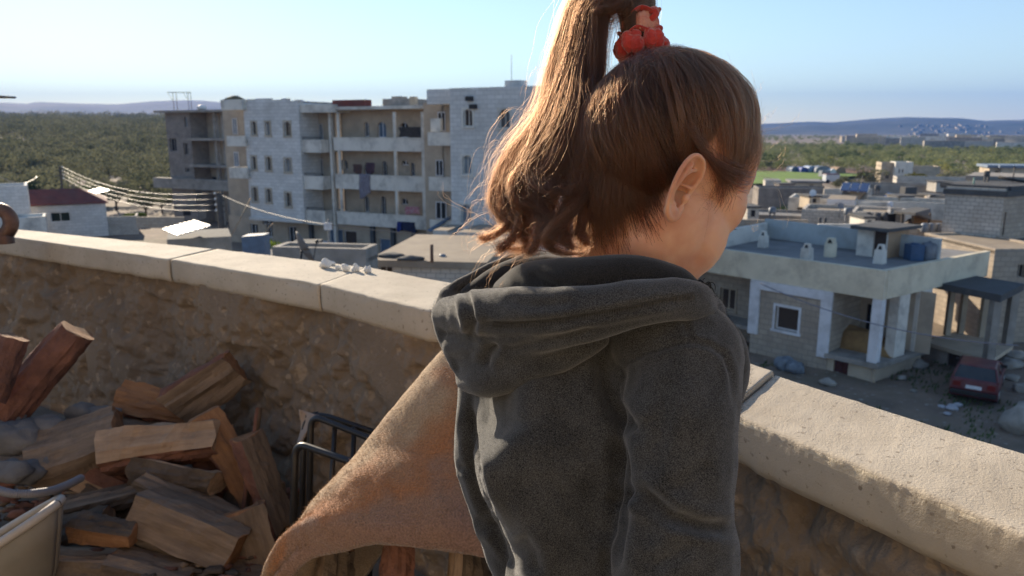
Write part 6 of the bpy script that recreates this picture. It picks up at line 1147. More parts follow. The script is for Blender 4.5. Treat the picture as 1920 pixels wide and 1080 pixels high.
def strands(name, P, r0, r1, parent, mat=HAIRM, tone=None):
    n, k = P.shape[:2]; hc = bpy.data.hair_curves.new(name); hc.add_curves([k] * n)
    hc.attributes.new('radius', 'FLOAT', 'POINT') if 'radius' not in hc.attributes else None
    hc.position_data.foreach_set('vector', P.reshape(-1).astype(np.float32))
    t = np.linspace(0, 1, k); rr_ = np.repeat((r0 + (r1 - r0) * t ** 2)[None], n, 0); hc.attributes['radius'].data.foreach_set('value', rr_.reshape(-1).astype(np.float32))
    tone = np.random.default_rng(n).uniform(.2, .9, n) if tone is None else tone; hc.attributes.new('tone', 'FLOAT', 'CURVE').data.foreach_set('value', np.clip(tone, 0, 1).astype(np.float32))
    hc.materials.append(mat); o = link(name, hc, parent); return o
g = np.random.default_rng(5)
_c = mco(bme); _l = (_c - HCn) @ HMn; _d = unit(_l); _m = hmask(_d) + .006 * fbm(_d, 11, 3, 8); _m = sstep(-.004, .034, _m) * (np.linalg.norm(_l, axis=1) < .19) * (np.linalg.norm(_l, axis=1) < rad(_d) + .006)
_a = bme.attributes.new('scalp', 'FLOAT', 'POINT'); _a.data.foreach_set('value', _m.astype(np.float32)); _sa = SN('ShaderNodeAttribute', attribute_name='scalp'); _sm = SN('ShaderNodeMix', data_type='RGBA'); L = snt.links.new
L(_sa.outputs['Fac'], _sm.inputs[0]); L(skr.outputs[0], _sm.inputs[6]); _sm.inputs[7].default_value = (.062, .029, .016, 1); L(_sm.outputs[2], sb_.inputs['Base Color'])
# cap of dense hair under the strands
co = mco(bme); loc = (co - HCn) @ HMn; dl = unit(loc); mk = hmask(dl); ok = (mk > .045) & (np.linalg.norm(loc, axis=1) < .172) & (np.abs(np.linalg.norm(loc, axis=1) - rad(dl)) < .006)
pv_ = np.empty(len(bme.loops), int); bme.loops.foreach_get('vertex_index', pv_); tot = np.empty(len(bme.polygons), int); bme.polygons.foreach_get('loop_total', tot)
if (tot == 4).all():
    q4 = pv_.reshape(-1, 4); keep = ok[q4].all(1); q4 = q4[keep]
rz_ = rad(dl); tocr = np.clip((dl @ TD + .2) / 1.2, 0, 1)
cap = dl * (rz_ + .0003 + .0022 * sstep(.045, .07, mk) * (.2 + .8 * tocr))[:, None]
idx = np.unique(q4); remap = -np.ones(len(co), int); remap[idx] = np.arange(len(idx)); 
capm = bpy.data.meshes.new('hair'); capm.from_pydata(toworld(cap[idx]).tolist(), [], remap[q4].tolist()); capm.update(); capm.polygons.foreach_set('use_smooth', [True] * len(capm.polygons))
capm.materials.append(M('hair_underlayer', (.075, .036, .02), (.04, .02, .012), 60, .6, .3, 200, spec=.2)); hair = link('hair', capm, person)
def scalp(n, seed, lo=0.0, clump=700, lmin=.0006, lmax=.0058, far=.35, jit=.06, kc=.75, layer=.0013, feather=.042):
    g = np.random.default_rng(seed); D = unit(g.normal(size=(n * 8, 3))); m_ = hmask(D) + .004 * fbm(D, 14, 2, 4); D = D[(g.uniform(size=len(D)) < .04 + .96 * sstep(lo, lo + feather, m_)) & (m_ > lo) & ((D[:, 1] < .15) | (g.uniform(size=len(D)) < far))][:n]; mm = hmask(D); n = len(D); K = 18; t = np.linspace(0, 1, K)
    cid = g.integers(0, n, clump); near = np.argmax(D @ D[cid].T, 1); jc = g.normal(size=(clump, 3)) * jit
    tgt = unit(TD + jc[near] + g.normal(size=(n, 3)) * jit * .4)
    def path(D, T_):
        w_ = np.arccos(np.clip((D * T_).sum(1), -1, 1))[:, None]; s = np.sin(w_) + 1e-6
        return np.stack([(np.sin((1 - a) * w_) * D + np.sin(a * w_) * T_) / s for a in t], 1)
    P = path(D, tgt); sd = unit(np.cross(D, tgt)); bow = (g.normal(size=clump) * .035)[near] + g.normal(size=n) * .012; P = unit(P + sd[:, None] * (bow[:, None] * np.sin(math.pi * t)[None])[..., None])
    Cp = P[cid][near]; k = (kc * np.minimum(1, t * 2.0))[None, :, None] * g.uniform(.3, 1.1, (n, 1, 1)); P = unit(P * (1 - k) + Cp * k)
    lay = g.uniform(lmin, lmax, n) ** 1.0 * (.5 + .5 * sstep(0, .03, mm)); layc = (g.normal(size=clump) * layer)[near]
    rr_ = rad(P.reshape(-1, 3)).reshape(n, K); up_ = (.0006 + .0020 * sstep(.0, .3, t)[None] * sstep(0, .04, mm)[:, None] + np.maximum(lay + layc, .0002)[:, None] * (sstep(0, .35, t)[None])) + .0035 * sstep(.75, 1, t)[None] * (lay / lmax)[:, None]
    wob = fbm((P.reshape(-1, 3) + g.uniform(0, 50, (n, 1, 1)).repeat(K, 1).reshape(-1, 1) * .02), 9, 2, 3).reshape(n, K) * .0009
    tone = .33 + (g.normal(size=clump) * .27)[near] + g.normal(size=n) * .16 + 110 * layc + .30 * (1 - sstep(0, .05, mm))
    return toworld((P * (rr_ + up_ + wob)[..., None]).reshape(-1, 3)).reshape(n, K, 3), tone
P_, t_ = scalp(17000, 21); strands('scalp_hair', P_, .00012, .00008, hair, tone=t_)
P_, t_ = scalp(1500, 22, clump=300, lmin=.003, lmax=.0085, jit=.16, kc=.5, layer=.001); strands('loose_hair', P_, .00011, .00006, hair, tone=t_ + .35)
P_, t_ = scalp(2600, 23, lo=-.012, clump=500, lmin=.0003, lmax=.002, jit=.10, feather=.02); strands('hairline_hair', P_[np.random.default_rng(1).uniform(size=len(P_)) < .9][:, :], .00007, .00004, hair)
# loose fuzz over the crown and round the hairline
def wisps(n, seed, lo, hi, ln, lift, cond):
    g = np.random.default_rng(seed); D = unit(g.normal(size=(n * 30, 3))); m_ = hmask(D); D = D[(m_ > lo) & (m_ < hi) & cond(D)][:n]; n = len(D); K = 10; t = np.linspace(0, 1, K)
    T_ = unit(TD + g.normal(size=(n, 3)) * .35); tng = unit(T_ - D * (T_ * D).sum(1)[:, None]); side = np.cross(D, tng); a = g.uniform(-1.2, 1.2, n); L_ = g.uniform(ln * .4, ln * 1.4, n); li = g.uniform(.2, 1, n) * lift
    base = D * rad(D)[:, None]; out = []
    for x in t: out.append(base + (tng * L_[:, None] * x + side * (a * L_ * .5 * x * x)[:, None] + D * (.0004 + li * x * (1.2 - .5 * x))[:, None]))
    P = np.stack(out, 1); P2 = P.reshape(-1, 3); dd = unit(P2); rr_ = np.linalg.norm(P2, axis=1); mn = rad(dd) + .0003; P2 = dd * np.maximum(rr_, mn)[:, None]
    return toworld(P2).reshape(n, K, 3)
strands('flyaway_hair', wisps(900, 31, .02, .2, .035, .012, lambda D: D[:, 1] < .35), .00005, .00003, hair)
strands('hairline_down', wisps(1500, 32, -.012, .012, .022, .0012, lambda D: (D[:, 1] < .1)), .00005, .00003, hair)
# ------------------------------------------------------------------ ponytail, lock by lock (photo column, row, metres away, lock radius in photo pixels)
LOCKS = [
 [(1196, 85, .772, 20), (1192, 20, .772, 24), (1170, -12, .775, 28), (1128, -22, .78, 30), (1088, 20, .785, 30), (1062, 120, .79, 30), (1046, 210, .79, 32), (1020, 290, .785, 34), (985, 345, .78, 32), (962, 395, .775, 26), (985, 432, .77, 18), (1003, 462, .768, 9)],
 [(1200, 85, .774, 18), (1200, 15, .776, 24), (1178, -22, .78, 30), (1122, -34, .79, 32), (1072, 30, .80, 32), (1042, 130, .80, 32), (1010, 220, .80, 36), (968, 290, .795, 38), (938, 345, .79, 30), (930, 395, .785, 24), (950, 430, .78, 18), (958, 462, .775, 14), (925, 468, .77, 12), (903, 445, .768, 8)],
 [(1188, 85, .768, 18), (1184, 15, .766, 24), (1160, 2, .766, 30), (1124, 4, .77, 32), (1095, 40, .775, 32), (1082, 140, .775, 30), (1078, 230, .77, 30), (1075, 310, .765, 30), (1066, 370, .76, 26), (1040, 420, .755, 22), (1030, 455, .755, 18), (1055, 470, .755, 14), (1082, 452, .757, 8)],
 [(1192, 85, .77, 18), (1190, 10, .77, 24), (1166, -10, .775, 30), (1126, -14, .78, 30), (1092, 30, .785, 32), (1070, 130, .785, 34), (1056, 230, .78, 36), (1040, 310, .772, 36), (1015, 370, .765, 30), (1010, 420, .76, 22), (1040, 445, .755, 16), (1070, 430, .752, 12), (1064, 408, .752, 7)],
 [(1204, 85, .776, 18), (1206, 10, .78, 22), (1184, -30, .785, 28), (1126, -48, .795, 30), (1066, 30, .805, 30), (1036, 130, .81, 30), (1000, 215, .81, 32), (955, 280, .805, 32), (925, 330, .80, 26), (918, 385, .79, 20), (935, 425, .785, 16), (965, 440, .78, 13), (985, 470, .775, 8)],
 [(1186, 85, .766, 16), (1180, 10, .764, 22), (1156, 14, .764, 26), (1126, 22, .768, 28), (1104, 50, .77, 26), (1098, 150, .768, 24), (1100, 240, .765, 24), (1100, 320, .762, 22), (1094, 380, .76, 18), (1080, 430, .758, 13), (1090, 462, .757, 7)],
 [(1196, 85, .77, 16), (1194, 10, .772, 22), (1172, -14, .776, 26), (1126, -20, .78, 28), (1084, 30, .782, 28), (1060, 130, .778, 28), (1035, 220, .772, 32), (1000, 290, .765, 34), (985, 330, .758, 30), (1010, 365, .753, 26), (1045, 350, .752, 20), (1040, 315, .755, 12)],
 [(1198, 85, .772, 16), (1196, 10, .774, 22), (1174, -20, .778, 26), (1124, -30, .785, 28), (1076, 30, .79, 30), (1048, 130, .79, 30), (1015, 230, .785, 34), (975, 300, .778, 34), (955, 350, .77, 28), (975, 390, .764, 22), (1012, 395, .76, 16), (1025, 370, .76, 9)]]
LOCKS = [[(k[0] + (20 if k[0] < 1012 and k[1] > 190 else 0), *k[1:]) for k in lk] for lk in LOCKS]
LOCKS = [[(k[0] + (12 if k[1] >= 200 and k[0] > 1030 and i_ > 4 else 0), k[1], k[2] - (.034 * float(sstep(120, 260, k[1])) if k[0] > 1025 and i_ > 4 else .016 * float(sstep(150, 260, k[1])) if i_ > 4 else 0), k[3]) for i_, k in enumerate(lk)] for lk in LOCKS]
LOCKS = [[(k[0] + (15 if 10 < k[1] < 160 and i_ > 3 else 8 if 160 <= k[1] < 250 else 0), *k[1:]) for i_, k in enumerate(lk)] for lk in LOCKS]
def lockstrands(keys, n, seed, K=46, tight=1.0, frizz=.0012):
    g = np.random.default_rng(seed); u = np.linspace(0, 1, K); k4 = [tuple(map(float, k)) for k in keys]; S = np.array([spl(k4, a) for a in u])
    cen = np.array([tuple(C(*s[:3])) for s in S]); rad_ = S[:, 3] * S[:, 2] / FPX * tight
    tan_ = unit(np.gradient(cen, axis=0)); vw = unit(cen - np.array(tuple(CAM))); e1 = unit(np.cross(tan_, vw)); e2 = np.cross(tan_, e1)
    a = g.uniform(0, 2 * math.pi, n); q = np.sqrt(g.uniform(0, 1, n)); wst = np.floor(g.uniform(0, 9, n)); wa, wr = wst * .7 + 1.3, .25 + .5 * ((wst * 37 % 9) / 9)   # sub-strands gather in a few ribbons
    x = (.72 * q * np.cos(a) + wr * np.cos(wa) * .42); y = (.72 * q * np.sin(a) + wr * np.sin(wa) * .42)
    tw = u[None] * g.uniform(.2, 1.4, (n, 1)) + np.zeros((n, K)); X_ = x[:, None] * np.cos(tw) - y[:, None] * np.sin(tw); Y_ = x[:, None] * np.sin(tw) + y[:, None] * np.cos(tw)
    ls = g.uniform(.80, 1.0, n); ls[g.uniform(size=n) < .12] *= g.uniform(.6, .95)
    uu = u[None] * ls[:, None]; ii = uu * (K - 1); i0 = np.clip(ii.astype(int), 0, K - 2); f = (ii - i0)[..., None]
    gt = lambda A: A[i0] * (1 - f) + A[i0 + 1] * f
    P = gt(cen) + gt(e1) * (X_ * gt(rad_[:, None])[..., 0])[..., None] + gt(e2) * (Y_ * gt(rad_[:, None])[..., 0])[..., None]
    ph_ = g.uniform(0, 100, (n, 1, 1)); nz = np.stack([fbm((uu[..., None] * np.array([9, 0, 0]) + ph_ + 31 * c).reshape(-1, 3), 1, 2, 5 + c).reshape(n, K) for c in range(3)], -1)
    fr = frizz * (g.uniform(.15, 1, (n, 1, 1)) ** 2) * (.3 + 3.0 * u[None, :, None] ** 1.5); return P + nz * fr
RINGS = [((1040, 300), (925, 440), (900, 444), .765, 8, 1.0), ((1000, 320), (958, 450), (935, 468), .755, 8, 1.2), ((1050, 330), (1000, 450), (985, 470), .742, 9, 1.1), ((1085, 320), (1045, 440), (1068, 468), .728, 10, 1.0), ((1100, 330), (1085, 440), (1098, 458), .726, 8, 1.2)]
def ringlet(r, k, seed):
    (xa, ya), (xb, yb), (xc, yc), d, am, tn = r; g = np.random.default_rng(seed); p0 = g.uniform(0, 6.28); out = []
    for j in range(34):
        u = j / 33; a = np.array([xa, ya]) * (1 - u) ** 2 + 2 * np.array([xb, yb]) * u * (1 - u) + np.array([xc, yc]) * u * u + np.array([0, 14 * math.sin(math.pi * u)]); w_ = am * sstep(.2, .75, u) * (1 - .35 * u); q = p0 + tn * 2 * math.pi * u
        out.append((a[0] + w_ * math.cos(q), a[1] + w_ * .5 * math.sin(q), d - .012 * u + w_ * .9 * math.sin(q) * d / FPX, 8.5 * (1 - .6 * u) + 1.5))
    return out
def sublocks(lk, n, seed):
    """narrower locks that wander inside a broad one and wind into ringlets towards their ends"""
    g = np.random.default_rng(seed); out = []; k4 = [tuple(map(float, k)) for k in lk]; M_ = 26
    for i in range(n):
        end = g.uniform(.78, 1.0); a0, sp_, q = g.uniform(0, 6.28), g.uniform(-2.2, 2.2), math.sqrt(g.uniform(0, 1)); fr, ph_, am = g.uniform(5, 10) * (1 if g.random() < .5 else -1), g.uniform(0, 6.28), g.uniform(.25, 1.0); keys = []
        for j in range(M_):
            u = j / (M_ - 1) * end; c = spl(k4, u); r = c[3]; a = a0 + sp_ * u; w_ = am * sstep(.5, .92, u / end) * (13 + .3 * r); an = ph_ + fr * max(0, u / end - .4) * 2.2
            keys.append((c[0] + math.cos(a) * q * r * .95 + w_ * math.cos(an), c[1] + w_ * .55 * math.sin(an), c[2] + (math.sin(a) * q * r * .95 + w_ * .6 * math.sin(an)) * c[2] / FPX, max(3.2, r * g.uniform(.27, .42) * (1 - .62 * sstep(.72, 1, u / end)))))
        out.append(keys)
    return out
for i, lk in enumerate(LOCKS):
    gg = np.random.default_rng(500 + i); A_l, T_l = [], []
    for j, kk in enumerate(sublocks(lk, 9, 300 + i)):
        p = lockstrands(kk, 200, 900 + 20 * i + j, frizz=.0028); A_l.append(p); T_l.append(np.full(len(p), .27 + gg.normal() * .13) + gg.normal(size=len(p)) * .16)
    strands('ponytail_lock', np.concatenate(A_l), .00012, .00006, hair, tone=np.concatenate(T_l))
    if i < len(RINGS): p = lockstrands(ringlet(RINGS[i], 0, i), 260, 1300 + i, K=60, frizz=.0034, tight=1.5); strands('ponytail_ringlet', p, .00012, .00006, hair, tone=.42 + .16 * gg.normal(size=len(p)))
    strands('ponytail_flyaway', np.concatenate([lockstrands(lk, 200, 170 + i, tight=1.45, frizz=.006), lockstrands(lk, 60, 670 + i, tight=1.9, frizz=.014)]), .00006, .00003, hair, tone=np.full(260, .4))
# combed sweeps over the ear, temple and nape
SW = [([(1426, 330), (1398, 330), (1358, 316), (1312, 282), (1272, 212), (1232, 135)], 15, 260), ([(1408, 348), (1382, 349), (1350, 333), (1320, 300), (1280, 235), (1235, 142)], 14, 240), ([(1374, 366), (1354, 354), (1336, 328), (1305, 288), (1265, 220), (1225, 142)], 13, 220), ([(1348, 392), (1350, 366), (1341, 335), (1320, 298), (1290, 255)], 10, 90), ([(1254, 404), (1232, 340), (1218, 262), (1212, 172)], 16, 220), ([(1212, 440), (1190, 365), (1190, 260), (1202, 160)], 22, 240), ([(1140, 468), (1135, 400), (1150, 300), (1185, 180)], 24, 260), ([(1430, 262), (1390, 215), (1330, 160), (1250, 112)], 14, 160), ([(1300, 300), (1290, 268), (1262, 200), (1225, 140)], 16, 200)]
gq = np.random.default_rng(41); SWP, SWT = [], []
for pts, spd, n_ in SW:
    for k in range(n_):
        off = gq.normal(size=2) * spd * np.array([.9, .6]); u0, u1 = gq.uniform(0, .25), gq.uniform(.6, 1); row = []; lift_ = gq.uniform(.0016, .0058); bend_ = gq.normal() * 7; last = None
        for t in np.linspace(0, 1, 14):
            q = spl([tuple(map(float, p)) for p in pts], u0 + (u1 - u0) * t); x, y = q[0] + off[0] * (1 - .45 * t) + bend_ * math.sin(3 * t), q[1] + off[1] * (1 - .45 * t); h = bvh_h.ray_cast(CAM, ray(x, y).normalized())
            if h[0] is not None and (h[0] - HC).length > float(rad(np.array([tuple(HM.transposed() @ (h[0] - HC).normalized())]))[0]) + .0035: row = []; break
            if h[0] is not None and (h[0] - HC).length < .16: last = h[0] + h[1] * (.0006 + lift_ * float(sstep(0, .3, t)))
            elif last is None: break
            row.append(tuple(last))
        if len(row) == 14: SWP.append(row); SWT.append(gq.normal() * .2 + .42)
strands('swept_hair', np.array(SWP), .00010, .00004, hair, tone=np.array(SWT) - .04)
# stray hairs against the sky and the view
ST = [[(1400, 250, .80), (1450, 240, .80), (1490, 225, .80), (1503, 205, .80)], [(1405, 280, .80), (1440, 275, .80), (1470, 255, .80)], [(1410, 300, .79), (1450, 300, .79), (1472, 280, .79), (1470, 262, .79)], [(1412, 320, .79), (1440, 322, .79), (1462, 312, .79), (1472, 296, .79)], [(1405, 240, .8), (1440, 215, .8), (1458, 200, .8)], [(1418, 330, .78), (1450, 340, .78), (1475, 400, .78), (1478, 420, .78)], [(1398, 415, .78), (1412, 430, .78), (1420, 418, .78), (1422, 395, .78)], [(1395, 200, .8), (1420, 170, .8), (1432, 150, .8)], [(1040, 300, .79), (960, 330, .78), (900, 345, .78), (880, 370, .78)], [(960, 390, .78), (900, 400, .77), (870, 420, .77), (850, 440, .77)], [(980, 300, .79), (930, 260, .79), (915, 290, .79), (925, 320, .79)], [(1000, 220, .8), (960, 200, .8), (930, 230, .8), (915, 270, .8)], [(1030, 130, .8), (1000, 130, .8), (985, 170, .8)], [(930, 430, .77), (890, 400, .77), (840, 370, .77), (830, 345, .77)], [(940, 460, .77), (905, 480, .765), (890, 520, .76)], [(950, 465, .77), (925, 500, .76), (915, 545, .75)], [(960, 470, .77), (960, 500, .76), (945, 530, .75)], [(920, 440, .77), (880, 465, .77), (875, 430, .77)], [(910, 370, .78), (885, 380, .78), (878, 420, .78), (895, 440, .78)], [(945, 300, .79), (915, 330, .78), (902, 375, .78)]]
strands('rug_pile', RF, .00022, .00010, rug, RUGF)
g = np.random.default_rng(77); W_ = []
for s in ST:
    for k in range(3): W_.append([tuple(C(*(np.array(spl([tuple(map(float, q)) for q in s], a)) + np.array([g.normal() * 1, g.normal() * 1, 0]) + k * np.array([5 * math.sin(3 * a + k), 6 * a, .002])))) for a in np.linspace(0, 1, 16)])
strands('stray_hair', np.array(W_), .00007, .00003, hair)
# lashes
LB = []
for s in (-1, 1):
    for k in range(26):
        a = -1 + 2 * k / 25; b = np.array((.0720 - .0035 * a * a, s * (.029 + .012 * a), -.0415)); LB.append([tuple(H(*(b + np.array((.0085 * t, s * .0035 * a * t, -.0030 * t + .0032 * t * t))))) for t in np.linspace(0, 1, 6)])
DKH = M('dark_lash', (.02, .014, .011), (.015, .01, .008), 5, .5); strands('eyelash', np.array(LB), .00012, .00004, person, DKH)
# ------------------------------------------------------------------ scrunchies
REDC = M('red_velvet', (.52, .045, .028), (.34, .025, .02), 40, .7, .4, 220, sheen=.5); PINK = M('pale_red_weave', (.55, .27, .2), (.48, .10, .07), 26, .8, .4, 200, aniso=(1, 1, 3), lo=.42, hi=.58)
TA = (C(1197, 10, .773) - C(1204, 100, .773)).normalized(); TU = TA.cross(FWD).normalized(); TV = TA.cross(TU)
sc = MB(); c0 = C(1203, 88, .773); nl = 12
for k in range(nl):
    a = 2 * math.pi * k / nl + .2 + .12 * math.sin(k * 2.7); o = TU * math.cos(a) + TV * math.sin(a); rt = Matrix((TA.cross(o), o, TA)).transposed(); jj = 1 + .13 * math.sin(k * 4.1); ell(sc, c0 + o * (.0212 + .0016 * math.sin(k * 1.9)) + TA * (.0022 * math.sin(k * 2.3)), (.0074 * jj, .0082, .0108 * (2 - jj)), rt, 14); ell(sc, c0 + o * .019 + TA * (.0085 + .0014 * math.sin(k * 3.1)), (.0058, .0052, .0048), rt, 10)
f1 = fuse(sc, .0009, 1); _p = mco(f1); f1.vertices.foreach_set('co', (_p + mno(f1) * (fbm(_p, 260, 3, 5) * .0009)[:, None]).ravel()); s1 = link('scrunchie', f1, person); s1.data.materials.append(REDC)
sc = MB(); c1 = C(1199, 48, .773)
for k in range(26):
    a = 2 * math.pi * k / 26; o = TU * math.cos(a) + TV * math.sin(a); rt = Matrix((TA.cross(o), o, TA)).transposed(); ell(sc, c1 + o * (.0155 + .0012 * math.sin(5 * a)) + TA * .001 * math.sin(4 * a), (.0036, .0042, .0098), rt, 10)
s2 = link('scrunchie', fuse(sc, .0009, 1), person); s2.data.materials.append(PINK); s2['label'] = 'pale red upper hair band with frilled edges'
for cc, rr_, am, ph_ in ((c1 + TA * .0095, .0185, .0026, 0), (c1 - TA * .0105, .0195, .0022, 1.3)):
    m = MB(); P = []
    for k in range(73):
        a = 2 * math.pi * k / 72; o = TU * math.cos(a) + TV * math.sin(a)
        for j in range(5): f = j / 4; P.append(cc + o * (rr_ - .006 + .008 * f + am * math.sin(7 * a + ph_) * f) + TA * (.0035 * math.sin(5 * a + ph_) * f + .002 * f))
    m.grid(P, 73, 5); q = m.build('frill', REDC, s2); sd_m = q.modifiers.new('thickness', 'SOLIDIFY'); sd_m.thickness = .0012
m = MB(); P0 = [C(1217, 40, .76), C(1226, 32, .757), C(1231, 24, .756), C(1228, 17, .756), C(1222, 18, .757), C(1222, 26, .757)]; m.tube([Vector(spl([tuple(p) for p in P0], i / 20)) for i in range(21)], .0022, 8, flat=2.0); m.build('frill', REDC, s2)
# ------------------------------------------------------------------ hooded sweatshirt
hb_ = MB()
def torso(rings, seg=48):
    V = []
    for c, a, b, e in rings:
        for k in range(seg):
            t = 2 * math.pi * k / seg; x = math.copysign(abs(math.cos(t)) ** e, math.cos(t)); y = math.copysign(abs(math.sin(t)) ** e, math.sin(t)); V.append(c + BX * a * x + BY * b * y)
    n = len(rings); hb_.add(V, [(i * seg + k, i * seg + (k + 1) % seg, (i + 1) * seg + (k + 1) % seg, (i + 1) * seg + k) for i in range(n - 1) for k in range(seg)] + [tuple(range(seg))[::-1], tuple((n - 1) * seg + k for k in range(seg))], 0, True)
LV = [(545, 1085, 1105, 1235, .80, .745), (590, 1010, 1045, 1290, .83, .735), (640, 930, 990, 1330, .86, .722), (720, 878, 980, 1345, .87, .708), (795, 880, 976, 1338, .87, .698), (835, 884, 938, 1332, .845, .692), (880, 888, 904, 1328, .82, .692), (930, 902, 918, 1325, .82, .695), (985, 925, 968, 1325, .845, .695), (1040, 950, 992, 1325, .85, .697), (1085, 964, 990, 1325, .84, .70), (1140, 972, 1000, 1325, .82, .70)]
tv = []; SEG = 64
for y, xl, xr, x2, dl_, db in LV:
    xm = (xr + x2) / 2; key = [(xl, y, dl_), ((xl + xr) / 2 - 6, y, (dl_ + db) / 2 + .002), (xr, y, db + .012), (xr + (xm - xr) * .35, y, db), (xm, y, db - .006), (x2 - 60, y, db + .004), (x2, y, db + .045), (x2 - 5, y, db + .10), (x2 - 90, y, .885), (xm, y, .90), (xr, y, .895), (xl + 20, y, .87)]
    k = key + key[:1]; kk = key[-1:] + k + key[1:2]
    for i in range(SEG): tv.append(C(*[.5 * v for v in 2 * spl([tuple(map(float, q)) for q in kk], (1 + i / SEG * len(key)) / (len(kk) - 1))]))
n = len(LV); hb_.add(tv, [(i * SEG + k, i * SEG + (k + 1) % SEG, (i + 1) * SEG + (k + 1) % SEG, (i + 1) * SEG + k) for i in range(n - 1) for k in range(SEG)] + [tuple(range(SEG))[::-1], tuple((n - 1) * SEG + k for k in range(SEG))], 0, True)
bot = C(1140, 1110, .79); torso([(bot + Vector((0, 0, .02)), .115, .085, .9), (bot - Vector((0, 0, .06)), .124, .09, .85), (bot - Vector((0, 0, .16)), .122, .09, .85)])
chain(hb_, [C(1170, 585, .77), C(1235, 620, .72), SR], [.045, .050, .053], 4); chain(hb_, [C(1110, 600, .80), C(1010, 660, .83), SL], [.045, .045, .046], 4)
chain(hb_, [SR, C(1276, 800, .672), ER, C(1262, 1040, .672), C(1250, 1150, .71), WR], [.053, .0505, .0520, .0585, .050, .036], 5)
chain(hb_, [SL, C(924, 800, .885), C(920, 868, .895), C(948, 980, .89), C(985, 1080, .885), WL], [.046, .0435, .0425, .037, .036, .034], 5)
ell(hb_, C(1338, 700, .735), (.034, .034, .060)); ell(hb_, C(1322, 650, .73), (.034, .036, .036))
hme = fuse(hb_, .0032, 9, .5)
FOLDS = [  # photo path, inward depth in mm, half width in pixels, flank swelling
 ([(1278, 588), (1288, 615), (1299, 643)], 2.6, 5, .5), ([(1150, 705), (1180, 680), (1210, 663), (1261, 645), (1296, 640), (1330, 646), (1362, 664), (1374, 700), (1378, 760)], 2.6, 5, .5),
 ([(1120, 640), (1131, 680), (1136, 722), (1152, 760), (1180, 798), (1190, 812)], 10, 15, .45), ([(1160, 800), (1162, 870), (1168, 950), (1158, 1010), (1146, 1080)], 9, 14, .3),
 ([(1185, 905), (1225, 940), (1262, 968), (1310, 985), (1375, 992)], 8, 13, .6), ([(1140, 950), (1165, 930), (1190, 915)], 5, 12, .5),
 ([(978, 720), (976, 790)], -2.5, 16, .2), ([(1020, 880), (1060, 930), (1110, 985), (1150, 1010)], 2.6, 13, .5), ([(880, 740), (884, 800), (890, 860), (905, 930), (935, 1000), (962, 1050)], 9, 9, .4),
 ([(1250, 700), (1245, 780), (1225, 850)], 2.0, 18, .5), ([(860, 870), (880, 880), (900, 884)], 4, 8, .5), ([(895, 965), (910, 985), (930, 990)], 5, 10, .6), ([(1040, 760), (1080, 820), (1130, 860)], 2.4, 16, .5), ([(975, 1000), (1000, 1040), (1005, 1080)], 5, 14, .5), ([(1300, 1010), (1270, 1040), (1220, 1060)], 3.0, 14, .6), ([(1330, 860), (1300, 900), (1240, 925)], 2.2, 14, .5)]
def crumple(me, folds, lo=.0022, seed=60, front=True):
    P, N_ = mco(me), mno(me); x, y, w_ = projn(P); vw = unit(np.array(tuple(CAM)) - P); fc = np.clip((N_ * vw).sum(1) * 3 + .3, 0, 1); D = np.zeros(len(P))
    for pts, dep, hw, sw in folds:
        best = np.full(len(P), 1e9); tt_ = np.zeros(len(P)); n = len(pts) - 1
        for i in range(n):
            a, b = np.array(pts[i], float), np.array(pts[i + 1], float); ab = b - a; t = np.clip(((x - a[0]) * ab[0] + (y - a[1]) * ab[1]) / (ab @ ab), 0, 1); d = np.hypot(x - a[0] - t * ab[0], y - a[1] - t * ab[1]); u = d < best; best[u] = d[u]; tt_[u] = (i + t[u]) / n
        f = sstep(0, .18, tt_) * (1 - .8 * sstep(.85, 1, tt_)) * fc; q = best / hw; D += dep * .001 * f * (-np.exp(-q * q) + sw * np.exp(-((q - 2.1) / 1.1) ** 2))
    D += fbm(P, 16, 3, seed) * lo + fbm(P, 42, 2, seed + 1) * lo * .28
    P = P + N_ * D[:, None]; me.vertices.foreach_set('co', P.ravel()); me.update()
def relax(me, k):
    o = bpy.data.objects.new('tmp', me); COL.objects.link(o); s = o.modifiers.new('s', 'SMOOTH'); s.factor = .5; s.iterations = k; dg = bpy.context.evaluated_depsgraph_get(); out = bpy.data.meshes.new_from_object(o.evaluated_get(dg)); bpy.data.objects.remove(o); out.polygons.foreach_set('use_smooth', [True] * len(out.polygons)); return out
crumple(hme, FOLDS, .0024); hme = relax(hme, 2)
